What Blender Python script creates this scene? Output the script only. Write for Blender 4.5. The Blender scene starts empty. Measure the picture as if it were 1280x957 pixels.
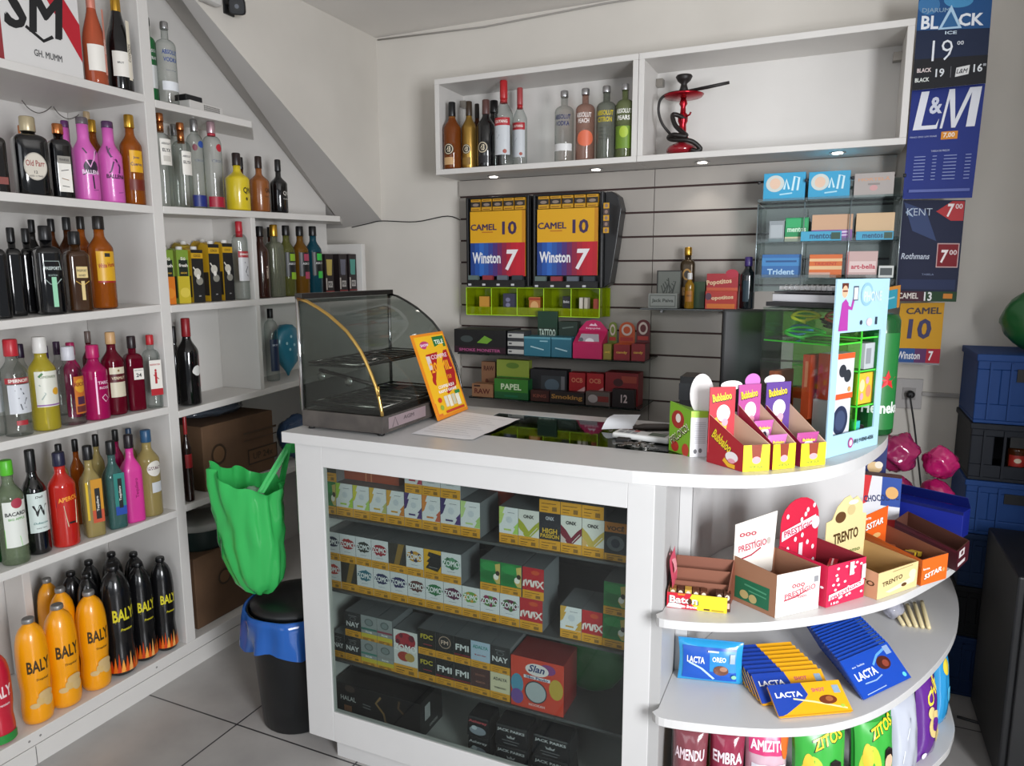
import bpy, bmesh, math, random
from mathutils import Vector, Matrix
PI = math.pi
C = bpy.context.scene.collection
scn = bpy.context.scene
random.seed(7)
# ------------------------------------------------------------------ camera
FPX, CW, CH = 892.0, 1280.0, 957.0
CAM = Vector((0.0, 0.0, 1.557))
def _dir(px, py): return Vector((px-CW/2, -(py-CH/2), -FPX)).normalized()
_y = _dir(1045, 338); _x = -_dir(-1450, 345); _x = (_x - _y*_x.dot(_y)).normalized(); _z = _x.cross(_y)
ROT = Matrix((_x, _y, _z))                       # world = ROT @ camera
cd = bpy.data.cameras.new('camera'); cam = bpy.data.objects.new('camera', cd); C.objects.link(cam)
cd.sensor_fit = 'HORIZONTAL'; cd.sensor_width = 36.0; cd.lens = FPX/CW*36.0; cd.clip_start = 0.02
cam.matrix_world = Matrix.Translation(CAM) @ ROT.to_4x4()
scn.camera = cam
# ------------------------------------------------------------------ view, world, lights
vs = scn.view_settings
vs.view_transform = 'Standard'; vs.look = 'None'; vs.gamma = 1.0; vs.use_curve_mapping = False
vs.exposure = -0.04
scn.cycles.use_denoising = True
scn.cycles.max_bounces = 8; scn.cycles.transparent_max_bounces = 40; scn.cycles.diffuse_bounces = 4
scn.cycles.caustics_reflective = False; scn.cycles.caustics_refractive = False
scn.cycles.sample_clamp_indirect = 4
w = bpy.data.worlds.new('world'); scn.world = w; w.use_nodes = True
w.node_tree.nodes['Background'].inputs[0].default_value = (0.86, 0.92, 1.0, 1)
w.node_tree.nodes['Background'].inputs[1].default_value = 0.27
def area(name, loc, tgt, sx, sy, e, col):
    l = bpy.data.lights.new(name, 'AREA'); l.shape = 'RECTANGLE'; l.size = sx; l.size_y = sy; l.energy = e; l.color = col
    o = bpy.data.objects.new(name, l); C.objects.link(o); o.location = loc
    o.rotation_euler = (Vector(tgt)-Vector(loc)).to_track_quat('-Z', 'Y').to_euler(); return o
area('doorway_daylight', (1.68, -0.30, 1.50), (0.0, 2.0, 0.85), .85, 1.3, 140, (0.95, 0.97, 1.0))
area('shopfront_daylight', (-0.9, -2.3, 1.9), (-1.2, 2.0, 1.1), 2.6, 1.8, 32, (0.92, 0.96, 1.0))
# ------------------------------------------------------------------ materials
def lin(h):
    h = h.lstrip('#'); o = []
    for i in (0, 2, 4):
        c = int(h[i:i+2], 16)/255; o.append(c/12.92 if c <= .04045 else ((c+.055)/1.055)**2.4)
    return (*o, 1)
_mc = {}
def mat(col, rough=.5, metal=0., coat=0., bump=0., emit=0., spec=.5):
    key = ('m', col, rough, metal, coat, bump, emit, spec)
    if key in _mc: return _mc[key]
    m = bpy.data.materials.new('paint_'+col); m.use_nodes = True; b = m.node_tree.nodes['Principled BSDF']
    b.inputs['Base Color'].default_value = lin(col); b.inputs['Roughness'].default_value = rough
    b.inputs['Metallic'].default_value = metal; b.inputs['Coat Weight'].default_value = coat
    b.inputs['Specular IOR Level'].default_value = spec
    if emit: b.inputs['Emission Color'].default_value = lin(col); b.inputs['Emission Strength'].default_value = emit
    if bump:
        n = m.node_tree.nodes; t = n.new('ShaderNodeTexNoise'); t.inputs['Scale'].default_value = 60; t.inputs['Detail'].default_value = 3
        tc = n.new('ShaderNodeTexCoord'); bp = n.new('ShaderNodeBump'); bp.inputs['Strength'].default_value = bump; bp.inputs['Distance'].default_value = .004
        L = m.node_tree.links; L.new(tc.outputs['Object'], t.inputs['Vector']); L.new(t.outputs['Fac'], bp.inputs['Height']); L.new(bp.outputs['Normal'], b.inputs['Normal'])
    _mc[key] = m; return m
def mottled(name, c1, c2, scale, rough=.6, bump=.05, detail=4):
    if name in _mc: return _mc[name]
    m = bpy.data.materials.new(name); m.use_nodes = True; nt = m.node_tree; n = nt.nodes; L = nt.links; b = n['Principled BSDF']
    tc = n.new('ShaderNodeTexCoord'); t = n.new('ShaderNodeTexNoise'); t.inputs['Scale'].default_value = scale; t.inputs['Detail'].default_value = detail
    r = n.new('ShaderNodeValToRGB'); r.color_ramp.elements[0].position = .3; r.color_ramp.elements[1].position = .7
    r.color_ramp.elements[0].color = lin(c1); r.color_ramp.elements[1].color = lin(c2)
    L.new(tc.outputs['Object'], t.inputs['Vector']); L.new(t.outputs['Fac'], r.inputs['Fac']); L.new(r.outputs['Color'], b.inputs['Base Color'])
    bp = n.new('ShaderNodeBump'); bp.inputs['Strength'].default_value = bump; bp.inputs['Distance'].default_value = .005
    L.new(t.outputs['Fac'], bp.inputs['Height']); L.new(bp.outputs['Normal'], b.inputs['Normal'])
    b.inputs['Roughness'].default_value = rough; _mc[name] = m; return m
def glass(col='#ffffff', edge='#8a9490', body=0.0, bodycol=None, gloss=.03):
    """thin glass / plastic: tinted see-through, darker at the rims, with a sharp reflection; body = share of cloudy coloured liquid"""
    key = ('g', col, edge, body, bodycol, gloss)
    if key in _mc: return _mc[key]
    m = bpy.data.materials.new('glass_'+col); m.use_nodes = True; nt = m.node_tree; n = nt.nodes; L = nt.links
    for x in list(n):
        if x.type != 'OUTPUT_MATERIAL': n.remove(x)
    out = n['Material Output']
    lw = n.new('ShaderNodeLayerWeight'); lw.inputs['Blend'].default_value = .25
    mx = n.new('ShaderNodeMix'); mx.data_type = 'RGBA'; mx.inputs[6].default_value = lin(col); mx.inputs[7].default_value = lin(edge)
    L.new(lw.outputs['Facing'], mx.inputs[0])
    tr = n.new('ShaderNodeBsdfTransparent'); L.new(mx.outputs[2], tr.inputs[0]); s = tr.outputs[0]
    if body:
        d = n.new('ShaderNodeBsdfDiffuse'); d.inputs[0].default_value = lin(bodycol or col)
        ms = n.new('ShaderNodeMixShader'); ms.inputs[0].default_value = body; L.new(s, ms.inputs[1]); L.new(d.outputs[0], ms.inputs[2]); s = ms.outputs[0]
    gl = n.new('ShaderNodeBsdfGlossy'); gl.inputs['Roughness'].default_value = gloss
    lf = n.new('ShaderNodeLayerWeight'); lf.inputs['Blend'].default_value = .5
    pw = n.new('ShaderNodeMath'); pw.operation = 'POWER'; pw.inputs[1].default_value = 5; L.new(lf.outputs['Facing'], pw.inputs[0])
    fr = n.new('ShaderNodeMath'); fr.operation = 'MULTIPLY_ADD'; fr.inputs[1].default_value = .95; fr.inputs[2].default_value = .035; L.new(pw.outputs[0], fr.inputs[0])
    ms = n.new('ShaderNodeMixShader'); L.new(fr.outputs[0], ms.inputs[0]); L.new(s, ms.inputs[1]); L.new(gl.outputs[0], ms.inputs[2])
    L.new(ms.outputs[0], out.inputs[0]); _mc[key] = m; return m
WHITE = mottled('white_laminate', '#d2cfcb', '#dad7d3', 3, .42, .01)
WALL = mottled('wall_paint', '#cac5bd', '#d4cfc7', 2.2, .8, .06)
# ------------------------------------------------------------------ text outlines
_tc = {}
def text_geo(s, bold=0.0):
    bold = max(-.012, min(bold, .028))
    thick = bold if 'M' in s else 0
    if 'M' in s: bold = 0.0
    k = (s, bold, thick)
    if k in _tc: return _tc[k]
    cu = bpy.data.curves.new('t', 'FONT'); cu.body = s; cu.offset = bold; cu.resolution_u = 2; cu.fill_mode = 'FRONT'
    o = bpy.data.objects.new('t', cu); me = bpy.data.meshes.new_from_object(o)
    vv = [v.co.copy() for v in me.vertices]; ff = [list(p.vertices) for p in me.polygons]
    bpy.data.objects.remove(o); bpy.data.curves.remove(cu); bpy.data.meshes.remove(me)
    if thick > .01:   # embolden by laying shifted copies of the outline over each other
        n = len(vv); base = [v.copy() for v in vv]; f0 = [list(f) for f in ff]; vv = []; ff = []
        for i, (dx, dy) in enumerate(((0,0),(thick,0),(-thick,0),(0,thick*.8),(0,-thick*.8),(thick,thick*.8),(-thick,-thick*.8))):
            vv += [Vector((v.x+dx, v.y+dy, i*1.6e-5)) for v in base]; ff += [[j+i*n for j in f] for f in f0]
    if vv:
        x0 = min(v.x for v in vv); x1 = max(v.x for v in vv); y0 = min(v.y for v in vv); y1 = max(v.y for v in vv)
        h = max(y1-y0, 1e-6); vv = [((v.x-(x0+x1)/2)/h, (v.y-(y0+y1)/2)/h, v.z) for v in vv]; asp = (x1-x0)/h
    else: asp = 1
    _tc[k] = (vv, ff, asp); return _tc[k]
# ------------------------------------------------------------------ mesh builder
def plane(O, U, V):
    O, U, V = Vector(O), Vector(U), Vector(V); N = U.cross(V).normalized()
    f = lambda u, v, n: O+U*u+V*v+N*n
    f.curved = False; return f
def cyl(R, th0=0.0, cx=0, cy=0, z0=0):
    f = lambda u, v, n: Vector((cx+(R+n)*math.cos(th0+u/R), cy+(R+n)*math.sin(th0+u/R), z0+v))
    f.curved = True; return f
class MB:
    def __init__(s): s.v = []; s.f = []; s.mi = []; s.sm = []; s.mats = []
    def _m(s, m):
        if isinstance(m, str): m = mat(m)
        if m not in s.mats: s.mats.append(m)
        return s.mats.index(m)
    def add(s, vs, fs, m, smooth=False):
        b = len(s.v); s.v += [tuple(v) for v in vs]; i = s._m(m)
        for f in fs: s.f.append([b+k for k in f]); s.mi.append(i); s.sm.append(smooth)
        return s
    def box(s, x0, y0, z0, x1, y1, z1, m):
        return s.add([(x0,y0,z0),(x1,y0,z0),(x1,y1,z0),(x0,y1,z0),(x0,y0,z1),(x1,y0,z1),(x1,y1,z1),(x0,y1,z1)],
                     [(0,3,2,1),(4,5,6,7),(0,1,5,4),(1,2,6,5),(2,3,7,6),(3,0,4,7)], m)
    def hexa(s, p, m):   # 8 points: bottom ring then top ring
        return s.add(p, [(0,3,2,1),(4,5,6,7),(0,1,5,4),(1,2,6,5),(2,3,7,6),(3,0,4,7)], m)
    def lathe(s, prof, m, seg=24, c=(0,0,0), n=2.0, sx=1.0, sy=1.0, R=None, smooth=True):
        R = R or max(p[0] for p in prof); vs = []; fs = []
        for r, z in prof:
            t = max(0., min(1., (r/R-.5)/.35)) if n > 2 or sx != 1 or sy != 1 else 0
            nn = 2+(n-2)*t; ax = 1+(sx-1)*t; ay = 1+(sy-1)*t
            for k in range(seg):
                a = 2*PI*k/seg; co, si = math.cos(a), math.sin(a)
                q = (abs(co)**nn+abs(si)**nn)**(-1/nn)
                vs.append((c[0]+r*ax*co*q, c[1]+r*ay*si*q, c[2]+z))
        for i in range(len(prof)-1):
            for k in range(seg):
                a, b = i*seg+k, i*seg+(k+1) % seg
                fs.append((a, b, b+seg, a+seg))
        s.add(vs, fs, m, smooth)
        b = len(s.v)-len(vs); i = s._m(m)
        if prof[0][0] > 1e-4: s.f.append([b+k for k in range(seg)][::-1]); s.mi.append(i); s.sm.append(False)
        if prof[-1][0] > 1e-4: s.f.append([b+(len(prof)-1)*seg+k for k in range(seg)]); s.mi.append(i); s.sm.append(False)
        return s
    def prism(s, poly, d0, d1, m, mapf=None, smooth=False):  # poly in (u,v), extruded d0..d1 along n of mapf (default XY up Z)
        mapf = mapf or (lambda u, v, n: Vector((u, v, n))); k = len(poly)
        vs = [mapf(u, v, d0) for u, v in poly]+[mapf(u, v, d1) for u, v in poly]
        s.add(vs, [tuple(range(k))[::-1], tuple(range(k, 2*k))], m)
        b = len(s.v)-2*k; i = s._m(m)
        for j in range(k):
            s.f.append([b+j, b+(j+1) % k, b+k+(j+1) % k, b+k+j]); s.mi.append(i); s.sm.append(smooth)
        return s
    def tube(s, pts, r, m, seg=8, closed=False):
        pts = [Vector(p) for p in pts]; vs = []; N = len(pts); fs = []
        up = Vector((0, 0, 1)); prev = None
        for i, p in enumerate(pts):
            t = (pts[(i+1) % N]-pts[i-1]) if closed else (pts[min(i+1, N-1)]-pts[max(i-1, 0)])
            t.normalize()
            if prev is None:
                a = t.cross(up if abs(t.z) < .9 else Vector((1, 0, 0))).normalized()
            else: a = (prev-t*prev.dot(t)).normalized()
            prev = a; b = t.cross(a); rr = r[i] if isinstance(r, (list, tuple)) else r
            for k in range(seg):
                an = 2*PI*k/seg; vs.append(p+a*rr*math.cos(an)+b*rr*math.sin(an))
        for i in range(N if closed else N-1):
            for k in range(seg):
                j = (i+1) % N
                fs.append((i*seg+k, i*seg+(k+1) % seg, j*seg+(k+1) % seg, j*seg+k))
        if not closed: fs += [tuple(range(seg))[::-1], tuple((N-1)*seg+k for k in range(seg))]
        return s.add(vs, fs, m, True)
    def sheet(s, rows, m, smooth=True):   # grid of points
        nr, nc = len(rows), len(rows[0])
        return s.add([p for r in rows for p in r], [(i*nc+j, i*nc+j+1, (i+1)*nc+j+1, (i+1)*nc+j) for i in range(nr-1) for j in range(nc-1)], m, smooth)
    def art(s, shapes, mapf, n0=.0004, rough=.45):
        st = .00012
        for i, q in enumerate(shapes):
            n = n0+i*st; k = q[0]
            if k == 'r':
                _, x0, y0, x1, y1, c = q[:6]; nc = max(1, int(abs(x1-x0)/.006)) if mapf.curved else 1
                vs = []; fs = []
                for j in range(nc+1):
                    u = x0+(x1-x0)*j/nc; vs += [mapf(u, y0, n), mapf(u, y1, n)]
                for j in range(nc): fs.append((2*j, 2*j+2, 2*j+3, 2*j+1))
                s.add(vs, fs, mat(c, rough) if isinstance(c, str) else c, mapf.curved)
            elif k == 'e':
                _, cx, cy, rx, ry, c = q[:6]; N = 16; vs = []; fs = []
                for j in range(N+1):
                    a = PI*j/N; u = cx-rx*math.cos(a); h = ry*math.sin(a); vs += [mapf(u, cy-h, n), mapf(u, cy+h, n)]
                for j in range(N): fs.append((2*j, 2*j+2, 2*j+3, 2*j+1))
                s.add(vs, fs, mat(c, rough) if isinstance(c, str) else c, mapf.curved)
            elif k == 'p':
                s.add([mapf(u, v, n) for u, v in q[1]], [tuple(range(len(q[1])))], mat(q[2], rough) if isinstance(q[2], str) else q[2])
            elif k == 's':   # stroked polyline in the plane: pts, width, colour
                P = [Vector((a, b)) for a, b in q[1]]; wd = q[2]/2; vs = []; fs = []
                for j, p in enumerate(P):
                    t = (P[min(j+1, len(P)-1)]-P[max(j-1, 0)]).normalized(); nn = Vector((-t.y, t.x))*wd
                    vs += [mapf(p.x-nn.x, p.y-nn.y, n), mapf(p.x+nn.x, p.y+nn.y, n)]
                for j in range(len(P)-1): fs.append((2*j, 2*j+2, 2*j+3, 2*j+1))
                s.add(vs, fs, mat(q[3], rough))
            elif k == 't':
                _, x, y, h, tx, c = q[:6]; o = q[6] if len(q) > 6 else {}
                vv, ff, asp = text_geo(tx, o.get('b', .02)); sx = (o['w']/asp if 'w' in o else h); sh = o.get('sh', 0); ro = math.radians(o.get('rot', 0)); cr, sr = math.cos(ro), math.sin(ro)
                pts = []
                for a, b, e in vv:
                    u = a*sx+sh*b*h; v = b*h; pts.append(mapf(x+u*cr-v*sr, y+u*sr+v*cr, n+e))
                s.add(pts, ff, mat(c, rough) if isinstance(c, str) else c)
        return s
    def build(s, name, parent=None, bevel=0.0, kind=None):
        me = bpy.data.meshes.new(name); me.from_pydata(s.v, [], s.f)
        for m in s.mats: me.materials.append(m)
        me.polygons.foreach_set('material_index', s.mi); me.polygons.foreach_set('use_smooth', s.sm); me.update()
        o = bpy.data.objects.new(name, me); C.objects.link(o)
        if parent: o.parent = parent
        if bevel:
            b = o.modifiers.new('bevel', 'BEVEL'); b.width = bevel; b.segments = 2; b.limit_method = 'ANGLE'; b.angle_limit = .7
        if kind: o['kind'] = kind
        return o
def tag(o, label, cat, group=None):
    assert 4 <= len(label.split()) <= 16, label
    o['label'] = label; o['category'] = cat
    if group: o['group'] = group
    return o
def thing(name, label, cat, loc=(0, 0, 0), rotz=0., group=None):
    o = bpy.data.objects.new(name, None); o.empty_display_size = .05; C.objects.link(o); o.location = loc; o.rotation_euler = (0, 0, rotz)
    return tag(o, label, cat, group)
def struct(name, mb, bevel=0): return mb.build(name, None, bevel, 'structure')
def dup(root, loc, rotz, label, group=None):
    r = root.copy(); C.objects.link(r); r.location = loc; r.rotation_euler = (0, 0, rotz); tag(r, label, r['category'], group)
    for ch in list(root.children):
        c = ch.copy(); C.objects.link(c); c.parent = r
        for g in ch.children:
            d = g.copy(); C.objects.link(d); d.parent = c
    return r
# ------------------------------------------------------------------ picture measurements -> places in the room
def ray(px, py): return ROT @ Vector((px-CW/2, -(py-CH/2), -FPX))
def onX(px, py, X): r = ray(px, py); return CAM+r*((X-CAM.x)/r.x)
def onY(px, py, Y): r = ray(px, py); return CAM+r*((Y-CAM.y)/r.y)
def onZ(px, py, Z): r = ray(px, py); return CAM+r*((Z-CAM.z)/r.z)
def _lin(px, p0, d):   # p0 + t*d projects to column px
    a, b = ROT.transposed() @ (p0-CAM), ROT.transposed() @ d; k = (px-CW/2)/FPX
    return (-k*a.z-a.x)/(b.x+k*b.z)
def Yat(px, X, Z): return _lin(px, Vector((X, 0, Z)), Vector((0, 1, 0)))
def Xat(px, Y, Z): return _lin(px, Vector((0, Y, Z)), Vector((1, 0, 0)))
def spline(P, n=6):
    out = []; P = [Vector(p) for p in P]
    for i in range(len(P)-1):
        a, b, c, d = P[max(i-1, 0)], P[i], P[i+1], P[min(i+2, len(P)-1)]
        for k in range(n):
            t = k/n; out.append(.5*((2*b)+(c-a)*t+(2*a-5*b+4*c-d)*t*t+(3*b-a-3*c+d)*t**3))
    out.append(P[-1]); return out
# ================================================================== room shell
XF = -2.24                                         # face of the left shelving
def floor_mat():
    m = bpy.data.materials.new('floor_tile'); m.use_nodes = True; nt = m.node_tree; n = nt.nodes; L = nt.links; b = n['Principled BSDF']
    tc = n.new('ShaderNodeTexCoord'); mp = n.new('ShaderNodeMapping'); mp.inputs['Location'].default_value = (1.8105, -1.6812, 0)
    br = n.new('ShaderNodeTexBrick'); br.offset = 0; br.squash = 1; br.inputs['Scale'].default_value = 1; br.inputs['Brick Width'].default_value = .5; br.inputs['Row Height'].default_value = .5
    br.inputs['Mortar Size'].default_value = .0032; br.inputs['Mortar Smooth'].default_value = .1; br.inputs['Bias'].default_value = 0
    br.inputs['Color1'].default_value = (1,1,1,1); br.inputs['Color2'].default_value = (.96,.96,.96,1); br.inputs['Mortar'].default_value = (.1,.1,.11,1)
    t = n.new('ShaderNodeTexNoise'); t.inputs['Scale'].default_value = 4; t.inputs['Detail'].default_value = 5
    r = n.new('ShaderNodeValToRGB'); r.color_ramp.elements[0].color = lin('#999694'); r.color_ramp.elements[1].color = lin('#aba8a5'); r.color_ramp.elements[0].position = .35; r.color_ramp.elements[1].position = .68
    mx = n.new('ShaderNodeMix'); mx.data_type = 'RGBA'; mx.blend_type = 'MULTIPLY'; mx.inputs[0].default_value = 1
    L.new(tc.outputs['Object'], mp.inputs[0]); L.new(mp.outputs[0], br.inputs['Vector']); L.new(tc.outputs['Object'], t.inputs['Vector']); L.new(t.outputs['Fac'], r.inputs[0])
    L.new(br.outputs['Color'], mx.inputs[6]); L.new(r.outputs[0], mx.inputs[7]); L.new(mx.outputs[2], b.inputs['Base Color'])
    b.inputs['Roughness'].default_value = .33
    bp = n.new('ShaderNodeBump'); bp.inputs['Strength'].default_value = .3; bp.inputs['Distance'].default_value = .002; L.new(br.outputs['Fac'], bp.inputs['Height']); bp.invert = True; L.new(bp.outputs[0], b.inputs['Normal'])
    return m
struct('floor', MB().box(-2.75, -1.2, -.1, 2.3, 3.35, 0, floor_mat()))
CEIL = 2.735
struct('ceiling', MB().box(-2.75, -1.2, CEIL, 2.3, 3.35, CEIL+.1, mottled('ceiling_paint', '#dedad5', '#e6e2dd', 1.5, .9, .03)))
struct('wall_back', MB().box(-2.75, 3.25, 0, 2.3, 3.37, CEIL, WALL))
struct('wall_left', MB().box(-2.87, -1.2, 0, -2.68, 3.25, CEIL, WALL))
struct('shading_wall_right', MB().box(.96, 1.45, 0, 1.06, 3.25, CEIL, WALL))  # unseen wall, placed here to block doorway light from the crates
# stair flank and soffit over the left shelving
o1, o2 = onX(215, -34, -2.215), onX(476, 275, -2.215); o2.y = 3.25
BX2 = -2.46
i1, i2 = onX(180, -34, BX2), onX(420, 272, BX2)
k = (o1.z-o2.z)/(o1.y-o2.y)
topY = o2.y+(CEIL-o2.z)/k
mb = MB(); mp_ = plane((-2.215, 0, 0), (0, 1, 0), (0, 0, 1))
mb.prism([(o2.y, o2.z), (3.25, CEIL), (topY, CEIL)], -.03, 0, WALL, mp_)
struct('wall_stair', mb)
ki = (i1.z-i2.z)/(i1.y-i2.y); iB = Vector((BX2, 3.25, i2.z+ki*(3.25-i2.y))); iT = Vector((BX2, i2.y+(CEIL-i2.z)/ki, CEIL))
mb = MB(); SOF = mottled('soffit_paint_shaded', '#b4b0ac', '#bcb8b4', 2, .8, .03)  # greyer than the wall: shade on the side away from the door painted in
# soffit runs in from the flank and on to the wall behind
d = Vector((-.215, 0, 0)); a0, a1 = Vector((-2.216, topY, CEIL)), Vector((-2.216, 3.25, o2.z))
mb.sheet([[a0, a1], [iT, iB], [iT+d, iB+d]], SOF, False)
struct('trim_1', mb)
# ================================================================== left shelving unit
T = .027
LS = thing('display_shelving', 'tall white built-in shelving full of bottles under the sloping stair soffit', 'shelving')
BX1 = -2.65
SH = {}
def shelf(n, p0, p1, ya, yb, xb, bay, yr=None):
    yr = yr or yb
    a, b = onX(*p0, XF), onX(*p1, XF)
    if (bay, n) == (2, 5): b.z = a.z = .668
    f = lambda Y: a.z+(b.z-a.z)*(Y-a.y)/(b.y-a.y)
    SH[(bay, n)] = f
    za, zb = f(ya), f(yb)
    zr = f(yr); m = MB().hexa([(xb,ya,za-T),(XF,ya,za-T),(XF,yb,zb-T),(xb,yr,zr-T),(xb,ya,za),(XF,ya,za),(XF,yb,zb),(xb,yr,zr)], WHITE)
    m.build('shelf', LS, .002)
P1Y0, P1Y1 = 1.862, 1.905
for n, a, b in [(1, (0,72), (177,117)), (2, (0,239), (190,257)), (3, (0,401), (205,380)), (4, (0,553), (212,508)), (5, (0,717), (225,636))]:
    shelf(n, a, b, .75, P1Y0, BX1, 1)
for n, a, b, ye in [(1, (188,123), (313,151), 2.37), (2, (200,257), (425,270), 2.93), (3, (209,382), (361,371), 3.10), (4, (218,515), (365,477), 3.10), (5, (230,636), (335,588), 3.10)]:
    shelf(n, a, b, P1Y1, ye, BX1 if n > 3 else BX2-.001, 2, {1: Yat(317, BX2, 2.17), 2: Yat(428, BX2, 1.8)}.get(n))
S6 = .113
SH[(1, 6)] = SH[(2, 6)] = lambda Y: S6
MB().box(BX1, .75, S6-.045, XF, 3.13, S6, WHITE).build('bottom_shelf', LS, .002)
m = MB().box(XF-.012, .75, 0, XF-.002, 3.13, S6-.048, WHITE)
for yy in (1.268,): m.box(XF-.002, yy-.001, 0, XF-.0013, yy+.001, S6-.05, '#5a5855')
m.build('plinth', LS)
for yy in (1.25, 1.285, 1.72, 2.2): MB().lathe([(.004,0),(.004,.0006)], '#8b8986', 10, (0,0,0)).build('screw_cap', LS).matrix_local = Matrix.Translation((XF, yy, S6-.022)) @ Matrix.Rotation(PI/2, 4, 'Y')
MB().box(BX1, P1Y0, S6, XF-.001, P1Y1, CEIL-.02, WHITE).build('upright', LS, .002)
MB().box(BX1, 3.10, S6, XF-.001, 3.13, 1.70, WHITE).build('upright', LS, .002)
MB().box(BX2, 2.335, SH[(2,4)](2.34), XF-.001, 2.36, SH[(2,2)](2.34)-T, WHITE).build('divider', LS, .002)
MB().box(BX1+.01, 1.45, S6, BX1+.12, 1.478, SH[(1,5)](1.46)-T, WHITE).build('divider', LS, .002)
m = MB().box(BX1-.02, .75, S6, BX1, P1Y0, CEIL-.02, WHITE); m.build('back_panel', LS)
zi = lambda Y: i2.z+ki*(Y-i2.y)
yc_ = i2.y+(CEIL-.01-i2.z)/ki
m = MB().prism([(P1Y1, SH[(2,4)](1.9)), (3.10, SH[(2,4)](1.9)), (3.10, zi(3.10)-.004), (max(P1Y1, yc_), min(CEIL-.01, zi(P1Y1))), (P1Y1, min(CEIL-.01, zi(P1Y1)))], -.02, 0, WHITE, plane((BX2, 0, 0), (0,1,0), (0,0,1)))
m.build('back_panel', LS)
MB().box(BX1-.02, P1Y1, S6, BX1, 3.10, SH[(2,4)](1.9)-T, WHITE).build('back_panel', LS)
# sloped cover board of the lower end
# ================================================================== wall cabinet
WC = thing('wall_cabinet', 'long white two-bay open wall cabinet above the slatted panel', 'cabinet', (0,0,0))
cx0, cxm, cx1, cz0, cz1, cy0 = -1.735, -.780, .202, 2.003, 2.427, 3.0
t = .024
for a, b in ((cx0, cxm), (cxm, cx1)):
    MB().box(a+.001, cy0, cz0, b-.001, 3.249, cz0+t, WHITE).box(a+.001, cy0, cz1-t, b-.001, 3.249, cz1, WHITE).box(a+.001, cy0, cz0+t, a+t, 3.249, cz1-t, WHITE).box(b-t, cy0, cz0+t, b-.001, 3.249, cz1-t, WHITE).build('carcass', WC, .0015)
    MB().box(a+t, 3.24, cz0+t, b-t, 3.248, cz1-t, WHITE).build('back_board', WC)
for hx in (cx0+t, cxm+t, cx1-t-.03):
    MB().box(hx+.001, 3.20, cz1-.085, hx+.03, 3.239, cz1-.055, mat('#9a958e', .3, .8)).build('mounting_bracket', WC)
LED = mat('#fff6ea', .4, emit=9.0)
for px, py in ((617,220), (745,211), (878,202), (1047,190)):
    p = onZ(px, py, cz0)
    MB().lathe([(.030,-.004),(.030,0)], mat('#c8c8c8', .25, .9), 20, (p.x, p.y, cz0)).lathe([(.019,-.006),(.019,-.004)], LED, 16, (p.x, p.y, cz0)).build('spotlight', WC)
    l = bpy.data.lights.new('cabinet_spot', 'SPOT'); l.energy = 1.6; l.spot_size = 1.7; l.spot_blend = .8; l.shadow_soft_size = .018; l.color = (1, .95, .88)
    o = bpy.data.objects.new('cabinet_spot', l); C.objects.link(o); o.location = (p.x, p.y, cz0-.012); o.rotation_euler = (0.15, 0, 0)
# ================================================================== slat wall
SW = thing('slatwall_panel', 'white slatted display panel with dark grooves on the back wall', 'wall panel')
sx0, sx1, seam = -1.735, .19, -.755
GR = mat('#3a2422', .7)
m = MB().box(sx0, 3.238, .55, sx1, 3.249, cz0-.001, GR); m.build('groove_backing', SW)
SLAT = mottled('slat_laminate_shaded', '#9c968f', '#a6a099', 2.5, .5, .01)  # same white laminate, greyed: its shade is put into the colour
zt = cz0-.003; zg = [1.922-.1063*k for k in range(14)]
edges = [zt]+zg
for a, b in ((sx0, seam-.0015), (seam+.0015, sx1)):
    m = MB()
    for i in range(len(edges)-1): m.box(a, 3.228, edges[i+1]+.0045, b, 3.238, edges[i]-(.0045 if i else 0), SLAT)
    m.build('slat_board', SW)
# upper-wall cable and ceiling cable
tag(MB().tube(spline([onY(440,284,3.245), onY(462,279,3.243), onY(478,276,3.243), onY(520,277,3.243), onY(560,270,3.243), onY(580,278,3.243)], 5), .0028, '#1c1c1e', 6).build('cable'),
    'black cable running along the back wall towards the slatted panel', 'cable')
tag(MB().tube([(-2.2, 3.243, CEIL-.012), (-1.6, 3.243, CEIL-.03), (-1.0, 3.243, CEIL-.012), (.3, 3.243, CEIL-.016)], .004, '#a09c97', 6).build('cable'),
    'pale cable tucked into the corner between ceiling and back wall', 'cable')
# ================================================================== counter
CT = thing('shop_counter', 'white shop counter with glass front, inset glass top and rounded end shelves', 'counter')
TOP = 1.08; YF = 1.65; CX0, CX1 = -1.462, -.338; CYB = 2.235
CW_ = mottled('counter_laminate', '#c6c5c4', '#cccbca', 3, .32, .01)
# worktop outline with rounded end
curve = [(-.347,1.657),(-.222,1.69),(-.118,1.741),(-.006,1.85),(.076,1.985),(.135,2.15),(.17,2.33),(.165,2.5),(.10,2.60),(-.05,2.62),(-.33,2.62)]
cpts = [(p.x, p.y) for p in spline([(a, b, 0) for a, b in curve], 5)]
gx0, gx1, gy0, gy1 = -1.02, -.30, 1.845, 2.165
left = [(-1.502,2.235),(-1.502,1.64),(-.9,1.64),(-.42,1.645)]
outer = left+cpts
def annulus(mb, z0, z1):
    # front band, rear band, left block, right block around the glass inset
    mb.prism([(-1.502,CYB),(-1.502,1.64),(gx0,1.64),(gx0,CYB)], z0, z1, CW_)
    mb.prism([(gx0,gy0),(gx0,1.64),(-.9,1.64),(-.42,1.645)]+cpts[:1]+[(gx1,cpts[0][1]+.012),(gx1,gy0)], z0, z1, CW_)
    mb.prism([(gx0,CYB),(gx0,gy1),(gx1,gy1),(gx1,CYB)], z0, z1, CW_)
    mb.prism([(gx1,CYB),(gx1,1.6695)]+[q for q in cpts if q[0] > gx1+.001 or q[1] > 2.3]+[(-.33,CYB)], z0, z1, CW_)
m = MB(); annulus(m, TOP-.032, TOP); m.build('worktop', CT)
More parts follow.
